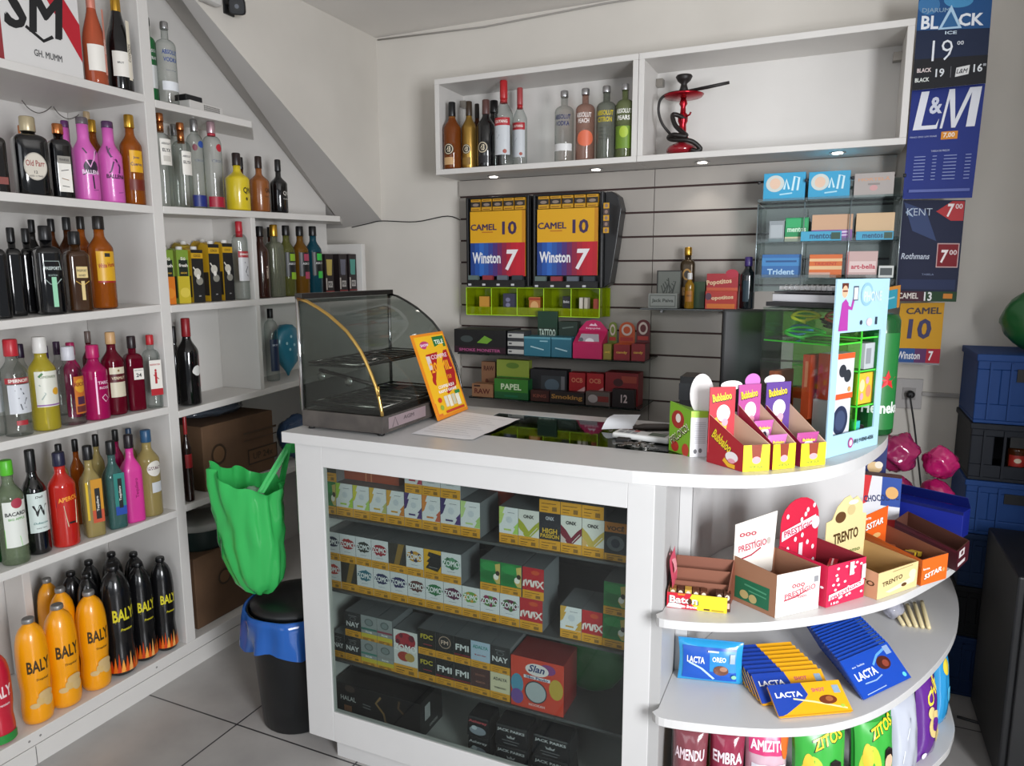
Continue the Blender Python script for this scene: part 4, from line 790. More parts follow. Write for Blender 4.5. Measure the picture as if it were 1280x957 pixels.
packrow('B', [408,425.5,445.5,465,486.2,508.2,530.1,552,577], [(pk_zomo('#28304c'),'white pack, dark blue splash'),(pk_zomo('#a83034'),'white pack, scarlet splash'),(pk_zomo('#2c3430'),'white pack, black splash'),(pk_zomo('#a02434'),'white pack, crimson splash'),(pk_blackgold(),'dark pack, gold stripe'),(pk_zomo('#c8942c','#302c50'),'white pack, yellow-black splash'),(pk_blackyel(),'yellow pack, black shape'),(pk_zomo('#5c9470','#406c50'),'pale green pack, green splash')], 'u', hB, hB+.001, 'upper row of middle shelf')
packrow('B', [600.3,625.5,652], [(pk_leaf(),'green leaf-patterned pack')]*2, 'u2', hB, hB+.001, 'upper row beside the red pack')
packrow('B', [653,680], [(pk_myx(),'red pack, white scrawl')], 'u3', hB, hB+.001, 'on top of the other red one')
packrow('B', [700,726.8,753,782], [(pk_zig('#c89c40','#c89c40'),'white and gold pack'),(pk_myx(),'red pack, white scrawl'),(pk_leaf(),'green leaf-patterned pack')], 'r', hB, 0, 'right group of middle shelf')
packrow('B', [754,782], [(pk_leaf(),'green leaf-patterned pack')], 'r', hB, hB+.001, 'top right of middle shelf')
hC = .083
packrow('C', [417,431.8,452,471.9,493,523,545,567.8,588.7,613,638], [(pk_nay,'black pack, white letters'),(pk_nay,'black pack, white letters'),(pk_sil('#3c7c70'),'silver pack, green stripe'),(pk_sil('#8c8c8c'),'silver pack, grey stripe'),(pk_mel,'large white pack, red fruit',.145),(pk_fdc,'black pack, yellow letters'),(pk_fmi,'black pack, white letters'),(pk_fmi,'black pack, white letters'),(pk_brown,'dark brown pack'),(pk_cream,'cream pack')], 'l', hC, 0, 'lower row of lowest shelf')
packrow('C', [431.8,452,471.9,491], [(pk_nay,'black pack, white letters'),(pk_sil('#2c6c60'),'silver pack, teal stripe'),(pk_sil('#8c3c50'),'silver pack, pink stripe')], 'u', hC, hC+.001, 'upper left of lowest shelf')
packrow('C', [523,545,567.8,588.7,613,638], [(pk_fdc,'black pack, yellow letters'),(pk_ring,'black pack, ring emblem'),(pk_fmi,'black pack, white letters'),(pk_blue,'pale blue pack'),(pk_nay,'black pack, white letters')], 'u', hC, hC+.001, 'upper row of lowest shelf')
# red box and dark box lying on top of the first rows, orange bucket, large colourful box
zz = CS['A']
def plainbox(name, label, cat, x0, y0, z0, x1, y1, z1, m, art=(), part='printed_front', rot=0, group=None, side=()):
    t = thing(name, label, cat, ((x0+x1)/2, y0, z0+.0006), rot, group); w = x1-x0
    MB().box(-w/2, 0, 0, w/2, y1-y0, z1-z0, m).build('carton', t, .0012)
    if art or side:
        mb = MB(); mb.art(list(art), plane((0,0,0), (1,0,0), (0,0,1)))
        if side: mb.art(list(side), plane((w/2,0,0), (0,1,0), (0,0,1)))
        mb.build(part, t)
    return t
plainbox('carton_box', 'long orange-red box lying behind the first white packs, top inner shelf', 'box', Xat(430,1.78,zz+.1), 1.78, zz+hA+.002, Xat(499,1.78,zz+.1), 1.95, zz+hA+.054, mat('#a8482c', .4), [('r',.0,.0,.004,.05,'#d88a60'),('r',-.02,.0,-.016,.05,'#d88a60')])
t = thing('plastic_bucket', 'orange-red plastic cup standing between the packs on top inner shelf', 'cup', (Xat(628, 1.93, zz), 1.93, zz+.0006))
MB().lathe([(.036,0),(.037,.003),(.048,.145),(.052,.150),(.052,.158),(.048,.158),(.044,.145),(.033,.006),(.001,.006)], mat('#cc4018', .35, coat=.3), 28).build('cup_body', t)
x0, x1 = Xat(638.5, YP-.005, CS['C']), Xat(704, YP-.005, CS['C']); w_ = x1-x0; h_ = .155
Rb = '#c8402c'
plainbox('printed_box', 'large rainbow-coloured box with silver disc at the end of the lowest shelf', 'box', x0+.002, YP-.005, CS['C'], x1, YP+.11, CS['C']+h_, mat('#8c2a2a', .4),
  [('r',-w_/2,0,w_/2,h_,Rb),('e',-w_*.38,h_*.45,w_*.12,h_*.2,'#4c8ca8'),('e',-w_*.38,h_*.2,w_*.12,h_*.15,'#6c4c94'),('e',w_*.36,h_*.5,w_*.13,h_*.2,'#b89c3c'),('e',w_*.2,h_*.85,w_*.15,h_*.1,'#7c3c7c'),('e',0,h_*.8,w_*.22,h_*.12,'#e0d8d8'),('t',-.0,h_*.82,.022,'Slan','#2c3c70',{'w':w_*.30,'b':.05,'sh':.3}),('r',-w_*.25,h_*.61,w_*.25,h_*.67,'#d8d8e0'),('t',0,h_*.64,.008,'São Paulo','#2c3c70',{'w':w_*.42,'b':.04}),('e',-w_*.02,h_*.36,w_*.21,w_*.21,'#2c3440'),('e',-w_*.02,h_*.36,w_*.19,w_*.19,'#a8b0b4'),('t',0,h_*.10,.008,'HOOKAH','#e8c8c8',{'w':w_*.3})])
x2 = Xat(705, YP+.03, CS['C'])
crumple('plastic_bag', 'folded dark green plastic bag behind the rainbow-coloured box', 'bag', (x1+.03, YP+.15, CS['C']+.001), .085, mat('#1c6c34', .4, coat=.2), 11, (1.2,.35,1.15), amp=.12)
zd = CS['D']; x0, x1 = Xat(419, YP, zd), Xat(536, YP, zd); w_ = x1-x0
plainbox('charcoal_box', 'long black box with gold lines on the counter case floor', 'box', x0, YP, zd, x1-.03, YP+.14, zd+.125, mat('#17171a', .35), [('s',[(.02,.11),(.0,.085),(.03,.055),(.035,.03),(.07,.01)],.008,'#8a6c44'),('s',[(.09,.115),(.085,.09),(.105,.075)],.008,'#5c4430'),('t',-w_*.30,.075,.016,'HALAL','#c8c8c8',{'w':.06}),('r',-.125,.03,-.095,.05,'#9a6440'),('e',-.1,.11,.02,.012,'#4c3c38'),('s',[(-.05,.07),(-.02,.068)],.004,'#6c6c70'),('s',[(-.05,.06),(-.02,.058)],.004,'#6c6c70')],
   side=[('r',.03,.05,.06,.1,'#d8dadc')]+[('r',.033+.005*i,.05,.035+.005*i,.1,'#222222') for i in range(5)]+[('t',.08,.02,.01,'cocos','#a8a8a8',{'w':.05})])
zt3 = zd
for i, (pl, pr, row, tx, lb) in enumerate([(583,612,0,'Ashtray','black pouch with grey cloud picture, bottom left of pouch stack'),(583,612,1,'Ashtray','black pouch with red title, top left of the pouch stack'),(617,660,0,'JACK PARKS','black pouch with crown emblem, bottom middle of the pouch stack'),(617,660,1,'JACK PARKS','black pouch with crown emblem, top middle of the pouch stack'),(663,712,0,'JACK PARKS','black pouch with reddish picture, bottom right of the pouch stack'),(663,712,1,'JACK PARKS','black pouch with white arched name, top right of pouch stack')]):
    xa, xb = Xat(pl, YP, zd), Xat(pr, YP, zd); w_ = xb-xa-.002; h_ = .066
    t = thing('charcoal_pouch', lb, 'pouch', ((xa+xb)/2, YP, zd+.0006+row*(h_+.0008)), 0, 'black pouches on the counter case floor')
    MB().hexa([(-w_/2,0,0),(w_/2,0,0),(w_/2,.09,0),(-w_/2,.09,0),(-w_*.46,.004,h_),(w_*.46,.004,h_),(w_*.46,.08,h_),(-w_*.46,.08,h_)], mat('#15161a', .3, coat=.3)).build('pouch_body', t, .006)
    ar = [('t',0,h_*.78,h_*.16,tx,'#c05058' if 'red title' in lb else '#c8c8cc',{'w':w_*.8,'b':.04})]
    if 'cloud' in lb or 'red title' in lb: ar += [('e',0,h_*.38,w_*.36,h_*.2,'#8c94a0'),('e',-w_*.15,h_*.5,w_*.12,h_*.1,'#c0c8d0')]
    elif 'reddish' in lb: ar += [('e',0,h_*.3,w_*.4,h_*.25,'#8c3c34'),('e',w_*.1,h_*.36,w_*.18,h_*.12,'#c8988c')]
    else: ar += [('p',[(-w_*.1,h_*.45),(w_*.1,h_*.45),(w_*.13,h_*.58),(w_*.05,h_*.51),(0,h_*.6),(-w_*.05,h_*.51),(-w_*.13,h_*.58)],'#a8a8ac'),('s',[(-w_*.25,h_*.33),(w_*.25,h_*.33)],.002,'#7a7a80'),('s',[(-w_*.2,h_*.2),(w_*.2,h_*.2)],.002,'#7a7a80')]
    MB().art(ar, plane((0,.0,0), (1,0,0), (0,.055,1)), .0012).build('printed_front', t)
# ================================================================== curved glass food warmer on the counter
STL = mat('#8e8c88', .22, .95); DSTL = mat('#4c4b4a', .25, .9); CLG = glass('#e4e8e6', '#8c9490')
fy0, fy1, bx, fx, fz0, fz1 = 1.70, 2.185, -1.472, -1.176, TOP, 1.494
FW = thing('food_warmer', 'curved glass countertop food display case with gold trim and steel base', 'display case', (0, 0, 0))
arc = [(-1.466,1.478),(-1.43,1.470),(-1.391,1.452),(-1.352,1.431),(-1.321,1.409),(-1.29,1.385),(-1.266,1.358),(-1.244,1.33),(-1.227,1.30),(-1.210,1.265),(-1.196,1.232),(-1.185,1.195),(-1.178,1.16),(-1.176,1.143)]
for x_, y_ in ((bx+.02, fy0+.02), (fx-.02, fy0+.02), (bx+.02, fy1-.02), (fx-.02, fy1-.02)): MB().lathe([(.010,0),(.011,.009)], '#1a1a1a', 12, (x_, y_, TOP)).build('foot', FW)
MB().box(bx, fy0, TOP+.009, fx, fy1, TOP+.060, mottled('steel_base', '#3c3836', '#56504c', 14, .18, .01)).build('steel_base', FW, .002)
m = MB(); m.art([('r', .03, .010, .24, .044, '#8c7c80'), ('s', [(.05,.012),(.065,.04),(.08,.012)], .004, '#504448'), ('t', .14, .03, .012, 'AGM', '#504448', {'w': .06})], plane((fx,fy0,TOP+.009), (0,1,0), (0,0,1))); m.build('maker_plate', FW)
MB().prism([(bx+.004, 1.143)]+arc, -.003, 0, CLG, plane((0, fy0+.004, 0), (1,0,0), (0,0,1))).build('side_glass', FW)
MB().prism([(bx+.004, 1.143)]+arc, -.003, 0, CLG, plane((0, fy1-.001, 0), (1,0,0), (0,0,1))).build('side_glass', FW)
MB().sheet([[(x, fy0+.006, z), (x, fy1-.005, z)] for x, z in arc], CLG).build('curved_glass', FW)
MB().box(bx+.002, fy0+.006, 1.143, bx+.005, fy1-.006, fz1-.02, CLG).build('rear_glass', FW)
MB().box(bx-.004, fy0-.002, fz1-.016, bx+.022, fy1+.002, fz1, DSTL).build('top_rail', FW, .001)
MB().tube([(x, fy0-.001, z) for x, z in arc], .0055, mat('#c8a45c', .2, .9), 8).build('gold_trim', FW)
MB().tube([(x, fy1+.001, z) for x, z in arc], .004, DSTL, 8).build('rear_trim', FW)
for yy in (fy0, fy1): MB().tube([(bx+.004, yy, TOP+.06), (bx+.004, yy, fz1-.016)], .006, mat('#c4c4c4', .15, .95), 8).build('corner_post', FW)
MB().tube([(-1.185, fy0-.003, 1.23), (-1.185, fy0-.003, 1.20)], .0035, mat('#c8a45c', .2, .9), 8).build('latch', FW)
for z_, xa in ((1.152, -1.19), (1.275, -1.27)):
    tr = MB().box(bx+.02, fy0+.02, z_, xa, fy1-.02, z_+.003, mat('#2a2624', .3, .6)).build('tray', FW)
    m = MB()
    for i in range(9): y_ = fy0+.03+i*.052; m.tube([(bx+.025, y_, z_+.012), (xa-.005, y_, z_+.012)], .0022, mat('#6c6864', .25, .9), 6)
    m.tube([(bx+.02,fy0+.02,z_+.010),(xa,fy0+.02,z_+.010),(xa,fy1-.02,z_+.010),(bx+.02,fy1-.02,z_+.010)], .003, mat('#6c6864', .25, .9), 6, True); m.build('wire_rack', tr)
for x_, z_ in ((-1.40, 1.245), (-1.30, 1.235)): MB().lathe([(.004,-.004),(.014,-.002),(.014,.002),(.004,.004)], mat('#b0aeaa', .2, .9), 14, (0,0,0)).build('hinge_knob', FW).matrix_local = Matrix.Translation((x_, fy0+.012, z_)) @ Matrix.Rotation(PI/2, 4, 'X')
MB().tube([(-1.42, fy0+.03, 1.262), (-1.24, fy0+.05, 1.225)], .006, mat('#3c3836', .3, .8), 8).build('hinge_bar', FW)
# yellow raffle card leaning against the curved glass
def quad_map(TL, TR, BR, BL):
    TL, TR, BR, BL = map(Vector, (TL, TR, BR, BL)); N = (TR-TL).cross(TL-BL).normalized()
    f = lambda u, v, n: BL*(1-u)*(1-v)+BR*u*(1-v)+TL*(1-u)*v+TR*u*v+N*n
    f.curved = False; return f
def at_y(px, py, Y): return onY(px, py, Y)
TL, TR = onX(513, 419.5, -1.192), onX(553, 413.5, -1.192); BL, BR = Vector((-1.138, 1.955, TOP+.002)), Vector((-1.145, 2.175, TOP+.002))
f = quad_map(TL, TR, BR, BL)
t = thing('raffle_card', 'yellow and orange raffle card leaning against the curved glass case', 'card')
MB().prism([(0,0),(1,0),(1,1),(0,1)], -.003, 0, mat('#e0861c', .5), f).build('board', t)
MB().art([('r',.06,.04,.96,.97,'#e8b420'),('r',.06,.04,.2,.2,'#d8702c'),('e',.30,.87,.14,.045,'#b83c6c'),('t',.30,.87,.03,'SHOW','#f0e0f0',{'w':.24,'b':.05}),('r',.58,.82,.94,.95,'#1c6c38'),('t',.76,.885,.05,'TELE',"#e0e8d8",{'w':.28,'b':.04}),
  ('p',[(.24,.76),(.92,.78),(.96,.50),(.88,.34),(.55,.26),(.24,.42)],'#a81c20'),('e',.30,.45,.10,.06,'#a81c20'),('r',.22,.58,.34,.74,'#d8c8c0'),('t',.62,.72,.05,'COMPRE','#e8c8d0',{'w':.5}),('t',.58,.60,.12,'200MIL','#f0a820',{'w':.64,'b':.06}),('t',.60,.46,.05,'EM 01/10','#f0a820',{'w':.4,'b':.04}),
  ('t',.55,.36,.045,'COMPRE AQUI','#f4f0ec',{'w':.5,'b':.05}),('t',.55,.31,.035,'RASPE E GANHE','#f4f0ec',{'w':.56,'b':.05}),('r',.36,.12,.46,.25,'#d8d4c4'),('r',.48,.11,.58,.25,'#e4e0d0'),('r',.60,.12,.70,.25,'#c8c4a8'),('r',.72,.10,.84,.24,'#e4e0d0'),('r',.74,.24,.90,.28,'#2c8044'),('e',.22,.22,.06,.03,'#c83c28'),('e',.22,.13,.05,.03,'#8ca83c'),('r',.30,.05,.9,.08,'#c03c28')], f, .0004).build('printed_face', t)
MB().box(-1.168, 2.02, TOP+.0005, -1.156, 2.03, TOP+.05, glass('#e8ecec','#a0a8a8')).build('stand', t)
# paper sheet
P = [onZ(514,542.5,TOP), onZ(591,551,TOP), onZ(650.5,525,TOP), onZ(579,515,TOP)]
f = quad_map(*[(p.x, p.y, TOP+.0015) for p in (P[3], P[2], P[1], P[0])])
t = thing('paper_sheet', 'white printed paper sheet lying in front of the raffle card', 'paper')
MB().sheet([[f(i/8, j/8, .0006+.010*max(0, abs(i/8-.2)-.65)**2*8+.002*math.sin(j*1.1)**2*(i/8)) for i in range(9)] for j in range(9)], mat('#efeff2', .6)).build('sheet', t)
MB().art([('s',[(.12,.1+.08*k),(.88-.1*(k%3),.1+.08*k)],.006,'#9a9aa4') for k in range(10)], f, .0042).build('printed_lines', t)
# receipt, card reader, pen, keys
A_, B_ = onZ(748,540.5,TOP), onZ(787,541.5,TOP); f = quad_map((A_.x+.01, A_.y+.13, TOP+.035), (B_.x+.0, B_.y+.13, TOP+.03), (B_.x, B_.y+.03, TOP+.004), (A_.x, A_.y+.03, TOP+.004))
t = thing('receipt_paper', 'crumpled white receipt standing curled beside the card reader', 'paper')
MB().sheet([[f(i/6, j/6, .004*math.sin(j*.9+i*.3)+.012*math.sin(PI*j/6)) for i in range(7)] for j in range(7)], mat('#d4d6da', .6)).build('sheet', t)
t = thing('card_reader', 'white card payment machine with grey screen lying on the counter', 'card reader', (-.475, 1.975, TOP+.0004), -.12)
MB().box(-.085,-.03,.001,.085,.03,.018, mat('#d4d4d2', .4)).build('housing', t, .006)
MB().art([('r',.02,-.02,.07,.02,'#5c6a5c'),('r',-.07,-.02,-.055,.0,'#8a8c90'),('r',-.05,-.02,-.035,.0,'#8a8c90'),('r',-.03,-.02,-.015,.0,'#8a8c90'),('r',-.07,.006,-.055,.02,'#8a8c90'),('r',-.05,.006,-.035,.02,'#8a8c90'),('r',-.03,.006,-.015,.02,'#b04040')], plane((0,0,.018),(1,0,0),(0,1,0))).build('keypad', t)
tag(MB().tube([(-.53,2.07,TOP+.012),(-.50,2.08,TOP+.013),(-.44,2.11,TOP+.012),(-.40,2.125,TOP+.012)], [.004,.011,.011,.005], '#3c3430', 10).build('folded_knife'), 'dark slim folded tool lying behind the card reader', 'tool')
tag(MB().tube([(-.47,2.045,TOP+.005),(-.40,2.075,TOP+.005)], .004, '#a8a4a0', 8).build('pen'), 'grey pen lying between card reader and green candy box', 'pen')
t = thing('key_bunch', 'bunch of metal keys on a ring in front of the card reader', 'keys', (-.47, 1.875, TOP))
MB().tube([(.014*math.cos(a), .014*math.sin(a), .004) for a in [i*PI/8 for i in range(16)]], .0012, STL, 6, True).build('ring', t)
for i, a in enumerate((.2, .9, 1.6, 2.6, 3.4, 4.1, 5.0, 5.7)):
    k_ = MB().prism([(.012*math.cos(b)+.024, .010*math.sin(b)) for b in [j*PI/6 for j in range(12)]], 0, .002, STL).box(.034,-.003,0,.062,.003,.002, STL).box(.050,.003,0,.054,.007,.002,STL).box(.057,.003,0,.060,.006,.002,STL).build('key', t)
    k_.matrix_local = Matrix.Rotation(a, 4, 'Z') @ Matrix.Translation((0, 0, .001+.0023*i))
tag(MB().box(-.535,1.895,TOP+.0005,-.495,1.922,TOP+.016,'#1c1a1a').build('car_key_fob',None,.004), 'small black key fob beside the bunch of keys', 'key fob')
# ================================================================== display boxes
def walls(mb, pts, hs, z, th, mo, mi_):
    """open carton: pts = base corners B,D,C,A (counter-clockwise from front-left), hs = wall heights at them"""
    n = len(pts); ce = sum((Vector((*p, 0)) for p in pts), Vector())/n
    ins = []
    for p in pts:
        v = (ce-Vector((*p, 0))); v.z = 0; ins.append(Vector((*p, 0))+v.normalized()*th*1.4)
    for i in range(n):
        j = (i+1) % n; a, b = Vector((*pts[i], z)), Vector((*pts[j], z)); c, d = Vector((ins[i].x, ins[i].y, z)), Vector((ins[j].x, ins[j].y, z))
        za, zb_ = Vector((0,0,hs[i][0])), Vector((0,0,hs[i][1]))
        mb.add([a, b, b+zb_, a+za], [(0,1,2,3)], mo[i] if isinstance(mo, list) else mo)
        mb.add([d, c, c+za, d+zb_], [(0,1,2,3)], mi_)
        mb.add([a+za, b+zb_, d+zb_, c+za], [(0,1,2,3)], mi_)
    mb.add([(p[0], p[1], z+.001) for p in pts], [tuple(range(n))], mi_)
    mb.add([(p[0], p[1], z) for p in pts], [tuple(range(n))[::-1]], mi_)
def dispbox(label, z, B, D, A, hf, hr, outer, inner, front=(), left=(), card=None, group=None, name='display_box', notch=0, right=()):
    """B front-left, D front-right, A rear-left (x, y); hf front wall height, hr rear height; card = (height, shape, colour, art) standing at the rear"""
    B, D, A = Vector((*B[:2], 0)), Vector((*D[:2], 0)), Vector((*A[:2], 0)); Cc = A+D-B
    t = thing(name, label, 'box', (B.x, B.y, z+.0006), 0, group)
    L = lambda v: (v.x-B.x, v.y-B.y)
    m = MB(); walls(m, [L(B), L(D), L(Cc), L(A)], [(hf, hf), (hf, hr), (hr, hr), (hr, hf)], 0, .002, outer if isinstance(outer, list) else mat(outer, .45), mat(inner, .7)); m.build('carton', t)
    w = (D-B).length; d = (A-B).length; u = (D-B)/w; bk = (A-B)/d; mb = MB()
    nrm = Vector((u.y, -u.x, 0))
    if front: mb.art(scale_art_wh(front, w, hf), plane((0,0,0), u, (0,0,1)), .0006)
    if left: mb.art(scale_art_wh(left, d, hf), plane(Vector(L(A)+(0,)), -bk, (0,0,1)), .0006)
    if right: mb.art(scale_art_wh(right, d, hf), plane(Vector(L(D)+(0,)), bk, (0,0,1)), .0006)
    if front or left or right: mb.build('printed_front', t)
    if card:
        ch, shape, col, art, back = card; o = Vector(L(A)+(0,))-nrm*(-.003); o = Vector(L(A)+(0,))+nrm*.004
        mp = plane(o+Vector((0,0,hr*.2)), u, Vector((0,0,1)))
        sh = [(a*w, b*(ch-hr*.2)) for a, b in shape]
        MB().prism(sh, -.0015, 0, mat(col, .5), mp).art(scale_art_wh(art, w, ch-hr*.2, False), mp, .0005).build('header_card', t)
    return t, w, d, u, bk
def scale_art_wh(sh, w, h, centre=False):
    o = []
    for q in sh:
        k = q[0]
        if k == 'r': o.append(('r', q[1]*w, q[2]*h, q[3]*w, q[4]*h, q[5]))
        elif k == 'e': o.append(('e', q[1]*w, q[2]*h, q[3]*w, q[4]*h, q[5]))
        elif k == 'p': o.append(('p', [(a*w, b*h) for a, b in q[1]], q[2]))
        elif k == 's': o.append(('s', [(a*w, b*h) for a, b in q[1]], q[2]*h, q[3]))
        elif k == 't':
            d = dict(q[6]) if len(q) > 6 else {}
            if 'w' in d: d['w'] *= w
            o.append(('t', q[1]*w, q[2]*h, q[3]*h, q[4], q[5], d))
    return o
RECT = [(0,0),(1,0),(1,1),(0,1)]
def dome(a=.55, n=10, x0=0., x1=1.): return [(0,0),(1,0),(1,a)]+[(.5+(x1-x0)/2*math.cos(PI*i/n), a+(1-a)*math.sin(PI*i/n)) for i in range(n+1)]+[(0,a)]
def pillow(name, label, cat, loc, w, h, d, m, art=(), rot=0., tilt=0., group=None, z_rot=None, part='printed_face', crimp='#c8c8cc'):
    t = thing(name, label, cat, loc, rot, group)
    def sf(u, v, s): # u,v in 0..1
        a = max(0., 1-abs(2*u-1)**2.4)*max(0., 1-abs(2*v-1)**2.6); wv = .06*math.sin(u*19+v*5)*math.sin(v*13+1)
        return Vector(((u-.5)*w*(1-.05*math.sin(PI*v)), s*(-d/2)*(a**.55*(1+wv)) , v*h))
    R = Matrix.Rotation(-tilt, 4, 'X'); N = 16
    mb = MB()
    for s in (1, -1):
        mb.sheet([[R @ sf(i/N, j/N, s) for i in range(N+1)] for j in range(N+1)], m)
    mb.build('bag_body', t)
    if art:
        f = lambda u, v, n: R @ (sf(u, v, 1)+Vector((0, -n*2-.0006, 0))); f.curved = True
        mm = MB()
        aa = []
        for q in art:
            if q[0] == 'r': # subdivide into cells
                x0, y0, x1, y1, c = q[1:6]; nx = max(1, int((x1-x0)*16)); ny = max(1, int((y1-y0)*16)); nn = .0004+.00025*len(aa)
                mm.sheet([[f(x0+(x1-x0)*i/nx, y0+(y1-y0)*j/ny, nn) for i in range(nx+1)] for j in range(ny+1)], mat(c, .3), True); aa.append(1)
            elif q[0] == 'e':
                cx, cy, rx, ry, c = q[1:6]; nn = .0004+.00025*len(aa); aa.append(1)
                vs = [f(cx, cy, nn)]; fs = []
                for rr in (.5, 1):
                    vs += [f(cx+rx*rr*math.cos(k*PI/10), cy+ry*rr*math.sin(k*PI/10), nn) for k in range(20)]
                for k in range(20): fs += [(0, 1+k, 1+(k+1) % 20), (1+k, 21+k, 21+(k+1) % 20, 1+(k+1) % 20)]
                mm.add(vs, fs, mat(c, .3), True)
            else:
                mm.art([q], f, .0004+.00025*len(aa), .3); aa.append(1)
        mm.build(part, t)
    MB().box(-w/2,-.0008,0,w/2,.0008,.006,crimp).build('seal', t).matrix_local = R @ Matrix.Translation((0,0,h-.004))
    return t
# green candy box with white side and round flap
z = TOP; B0, D0, A0 = onZ(862,571,z), onZ(883,571,z), onZ(836,562.5,z)
hP = Zat(514, B0.x, B0.y)-z; t = thing('candy_box', 'lime green candy box with monster lettering and white ingredient side', 'box', (B0.x, B0.y, z+.0006))
vA, vD = Vector((A0.x-B0.x, A0.y-B0.y, 0)), Vector((D0.x-B0.x, D0.y-B0.y, 0)); up = Vector((0,0,hP))
MB().hexa([Vector(), vD, vD+vA, vA, up, vD+up, vD+vA+up, vA+up*1.12], mat('#7cb02c', .4)).build('carton', t)
f1 = plane(vA, -vA.normalized(), (0,0,1)); f2 = plane((0,0,0), vD.normalized(), (0,0,1)); la, ld = vA.length, vD.length
MB().art(scale_art_wh([('r',0,0,1,1,'#7cb02c'),('e',.4,.75,.3,.2,'#a83028'),('e',.42,.78,.12,.1,'#e8e0d8'),('e',.3,.14,.18,.12,'#b83028'),('e',.8,.12,.16,.14,'#c04030'),('t',.48,.44,.17,'PIRLOKO!','#e8ecc8',{'w':1.0,'rot':38,'b':.08}),('t',.50,.42,.17,'PIRLOKO!','#3c2c18',{'w':.96,'rot':38,'b':.01})], la, hP), f1, .0006).art(scale_art_wh([('r',0,0,1,.86,'#e6e6ea'),('r',0,.86,1,1,'#a8d040')]+[('s',[(.1,.75-.04*k),(.9,.75-.04*k)],.008,'#9a9aa0') for k in range(12)]+[('e',.3,.12,.1,.05,'#5c5c60'),('e',.6,.14,.1,.05,'#7c7c80')], ld, hP), f2, .0006).build('printed_sides', t)
e0 = vA*.15+vD*.6
pf = plane(e0+Vector((0,0,hP*.9)), Vector((1,.1,0)).normalized(), (0,0,1)); hE = Zat(467, B0.x+e0.x, B0.y+e0.y)-z-hP*.9
MB().prism([(.030*math.cos(a)+.008, hE*.5+hE*.5*math.sin(a)) for a in [k*PI/12 for k in range(24)]], -.0012, 0, mat('#e8e4e2', .5), pf).build('header_card', t)
# three gum boxes
YEL_, MON = '#f0dc28', '#d8d0d0'
gumfront = [('r',0,0,1,1,YEL_),('p',[(.30,1.0),(.34,.50),(.66,.50),(.70,1.0)],'#8c3c28'),('e',.5,.42,.16,.14,'#e8a0a8'),('t',.5,.18,.14,'HORTELÃ',"#6c8c3c",{'w':.5,'b':.03})]
def gum(pB, pD, pA, ytop, col, hd, lb, packs, flap, namecol='#f0d028'):
    B, D = onZ(*pB, TOP), onZ(*pD, TOP); A = onZ(*pA, TOP) if len(pA) == 2 else B+Vector(pA)
    hf = Zat(ytop[0], B.x, B.y)-TOP; hr = Zat(ytop[1], A.x, A.y)-TOP; hc = Zat(ytop[2], A.x, A.y)-TOP
    side = [('p',[(.02,0),(1,0),(1,1.0),(.02,hr/hf)],col),('t',.42,.95,.40,'Bubbaloo',K_,{'w':.62,'rot':-30,'b':.09}),('t',.42,.97,.38,'Bubbaloo',namecol,{'w':.58,'rot':-30,'b':.04}),('e',.70,.45,.17,.20,'#f0e8e8'),('s',[(.48,.30),(.62,.12),(.80,.10)],.16,'#e8b428'),('e',.70,.30,.10,.09,'#e8a0b0')]
    cardart = [('r',0,0,1,1,hd),('t',.48,.84,.13,'Bubbaloo',K_,{'w':.78,'rot':8,'b':.1}),('t',.48,.85,.12,'Bubbaloo',namecol,{'w':.74,'rot':8,'b':.04}),('e',.55,.60,.26,.13,'#f0e8e8'),('s',[(.2,.52),(.35,.42),(.7,.40)],.09,'#e8b428'),('e',.62,.46,.12,.06,'#e8a0b0')]
    t, w, d, u, bk = dispbox(lb, TOP, B, D, A, hf, hr, col, '#c8a890', gumfront, side, (hc, RECT, hd, cardart, None), 'bubble gum boxes on the counter end')
    if flap:
        o = Vector((A.x-B.x, A.y-B.y, hc-.004))-Vector((u.y,-u.x,0))*.004
        mp = plane(o, u, (0,0,1)); hh = flap[2]
        MB().prism([((flap[0]+flap[1]*math.cos(a))*w, hh*(.35+.65*math.sin(a))) for a in [k*PI/10 for k in range(20)]], -.001, 0, mat(flap[3], .5), mp).build('flap', t)
    R_ = math.atan2(u.y, u.x)
    for i, (s, c, dz, lbl) in enumerate(packs):
        p = B+u*w*.5+bk*d*s
        pillow('gum_bag', lbl, 'candy bag', (p.x, p.y, TOP+.006+dz), w*.86, .075, .012, mat(c, .22, coat=.5), [('e',.5,.5,.30,.28,'#e8dce8'),('e',.5,.52,.12,.16,'#3a3044'),('e',.35,.3,.14,.08,'#e8b428'),('t',.5,.8,.10,'Bubbaloo','#f0e040',{'w':.6,'b':.06})], R_, -.12, crimp=c)
    return B, D, A
B1, D1, A1 = gum((928,590),(961,588),(883,577),(557,517,484),'#a81c28','#b82434','red display box of bubble gum, nearly empty, beside the green candy box',[],(.9,.42,.018,'#ece6e4'))
off = (A1-B1)
B2, D2, A2 = gum((965,587.5),(993,584.5),tuple(off),(556,505,481),'#8c1c30','#b04c90','bubble gum box with mauve header and pink bags, middle of three',[(.25,'#c870b0',.0,'glossy pink gum bag at the front of the middle gum box'),(.62,'#c060a8',.028,'glossy pink gum bag at the back of the middle gum box')],(.7,.35,.03,'#c070b8'))
B3, D3, A3 = gum((1000,583.5),(1031,580.5),tuple(off),(555,505,478),'#7c1430','#5c3c8c','bubble gum box with purple-green header, rightmost of three',[(.22,'#b04c8c',.0,'multicoloured gum bag in the rightmost gum box')],(.4,.42,.022,'#ece6e4'))
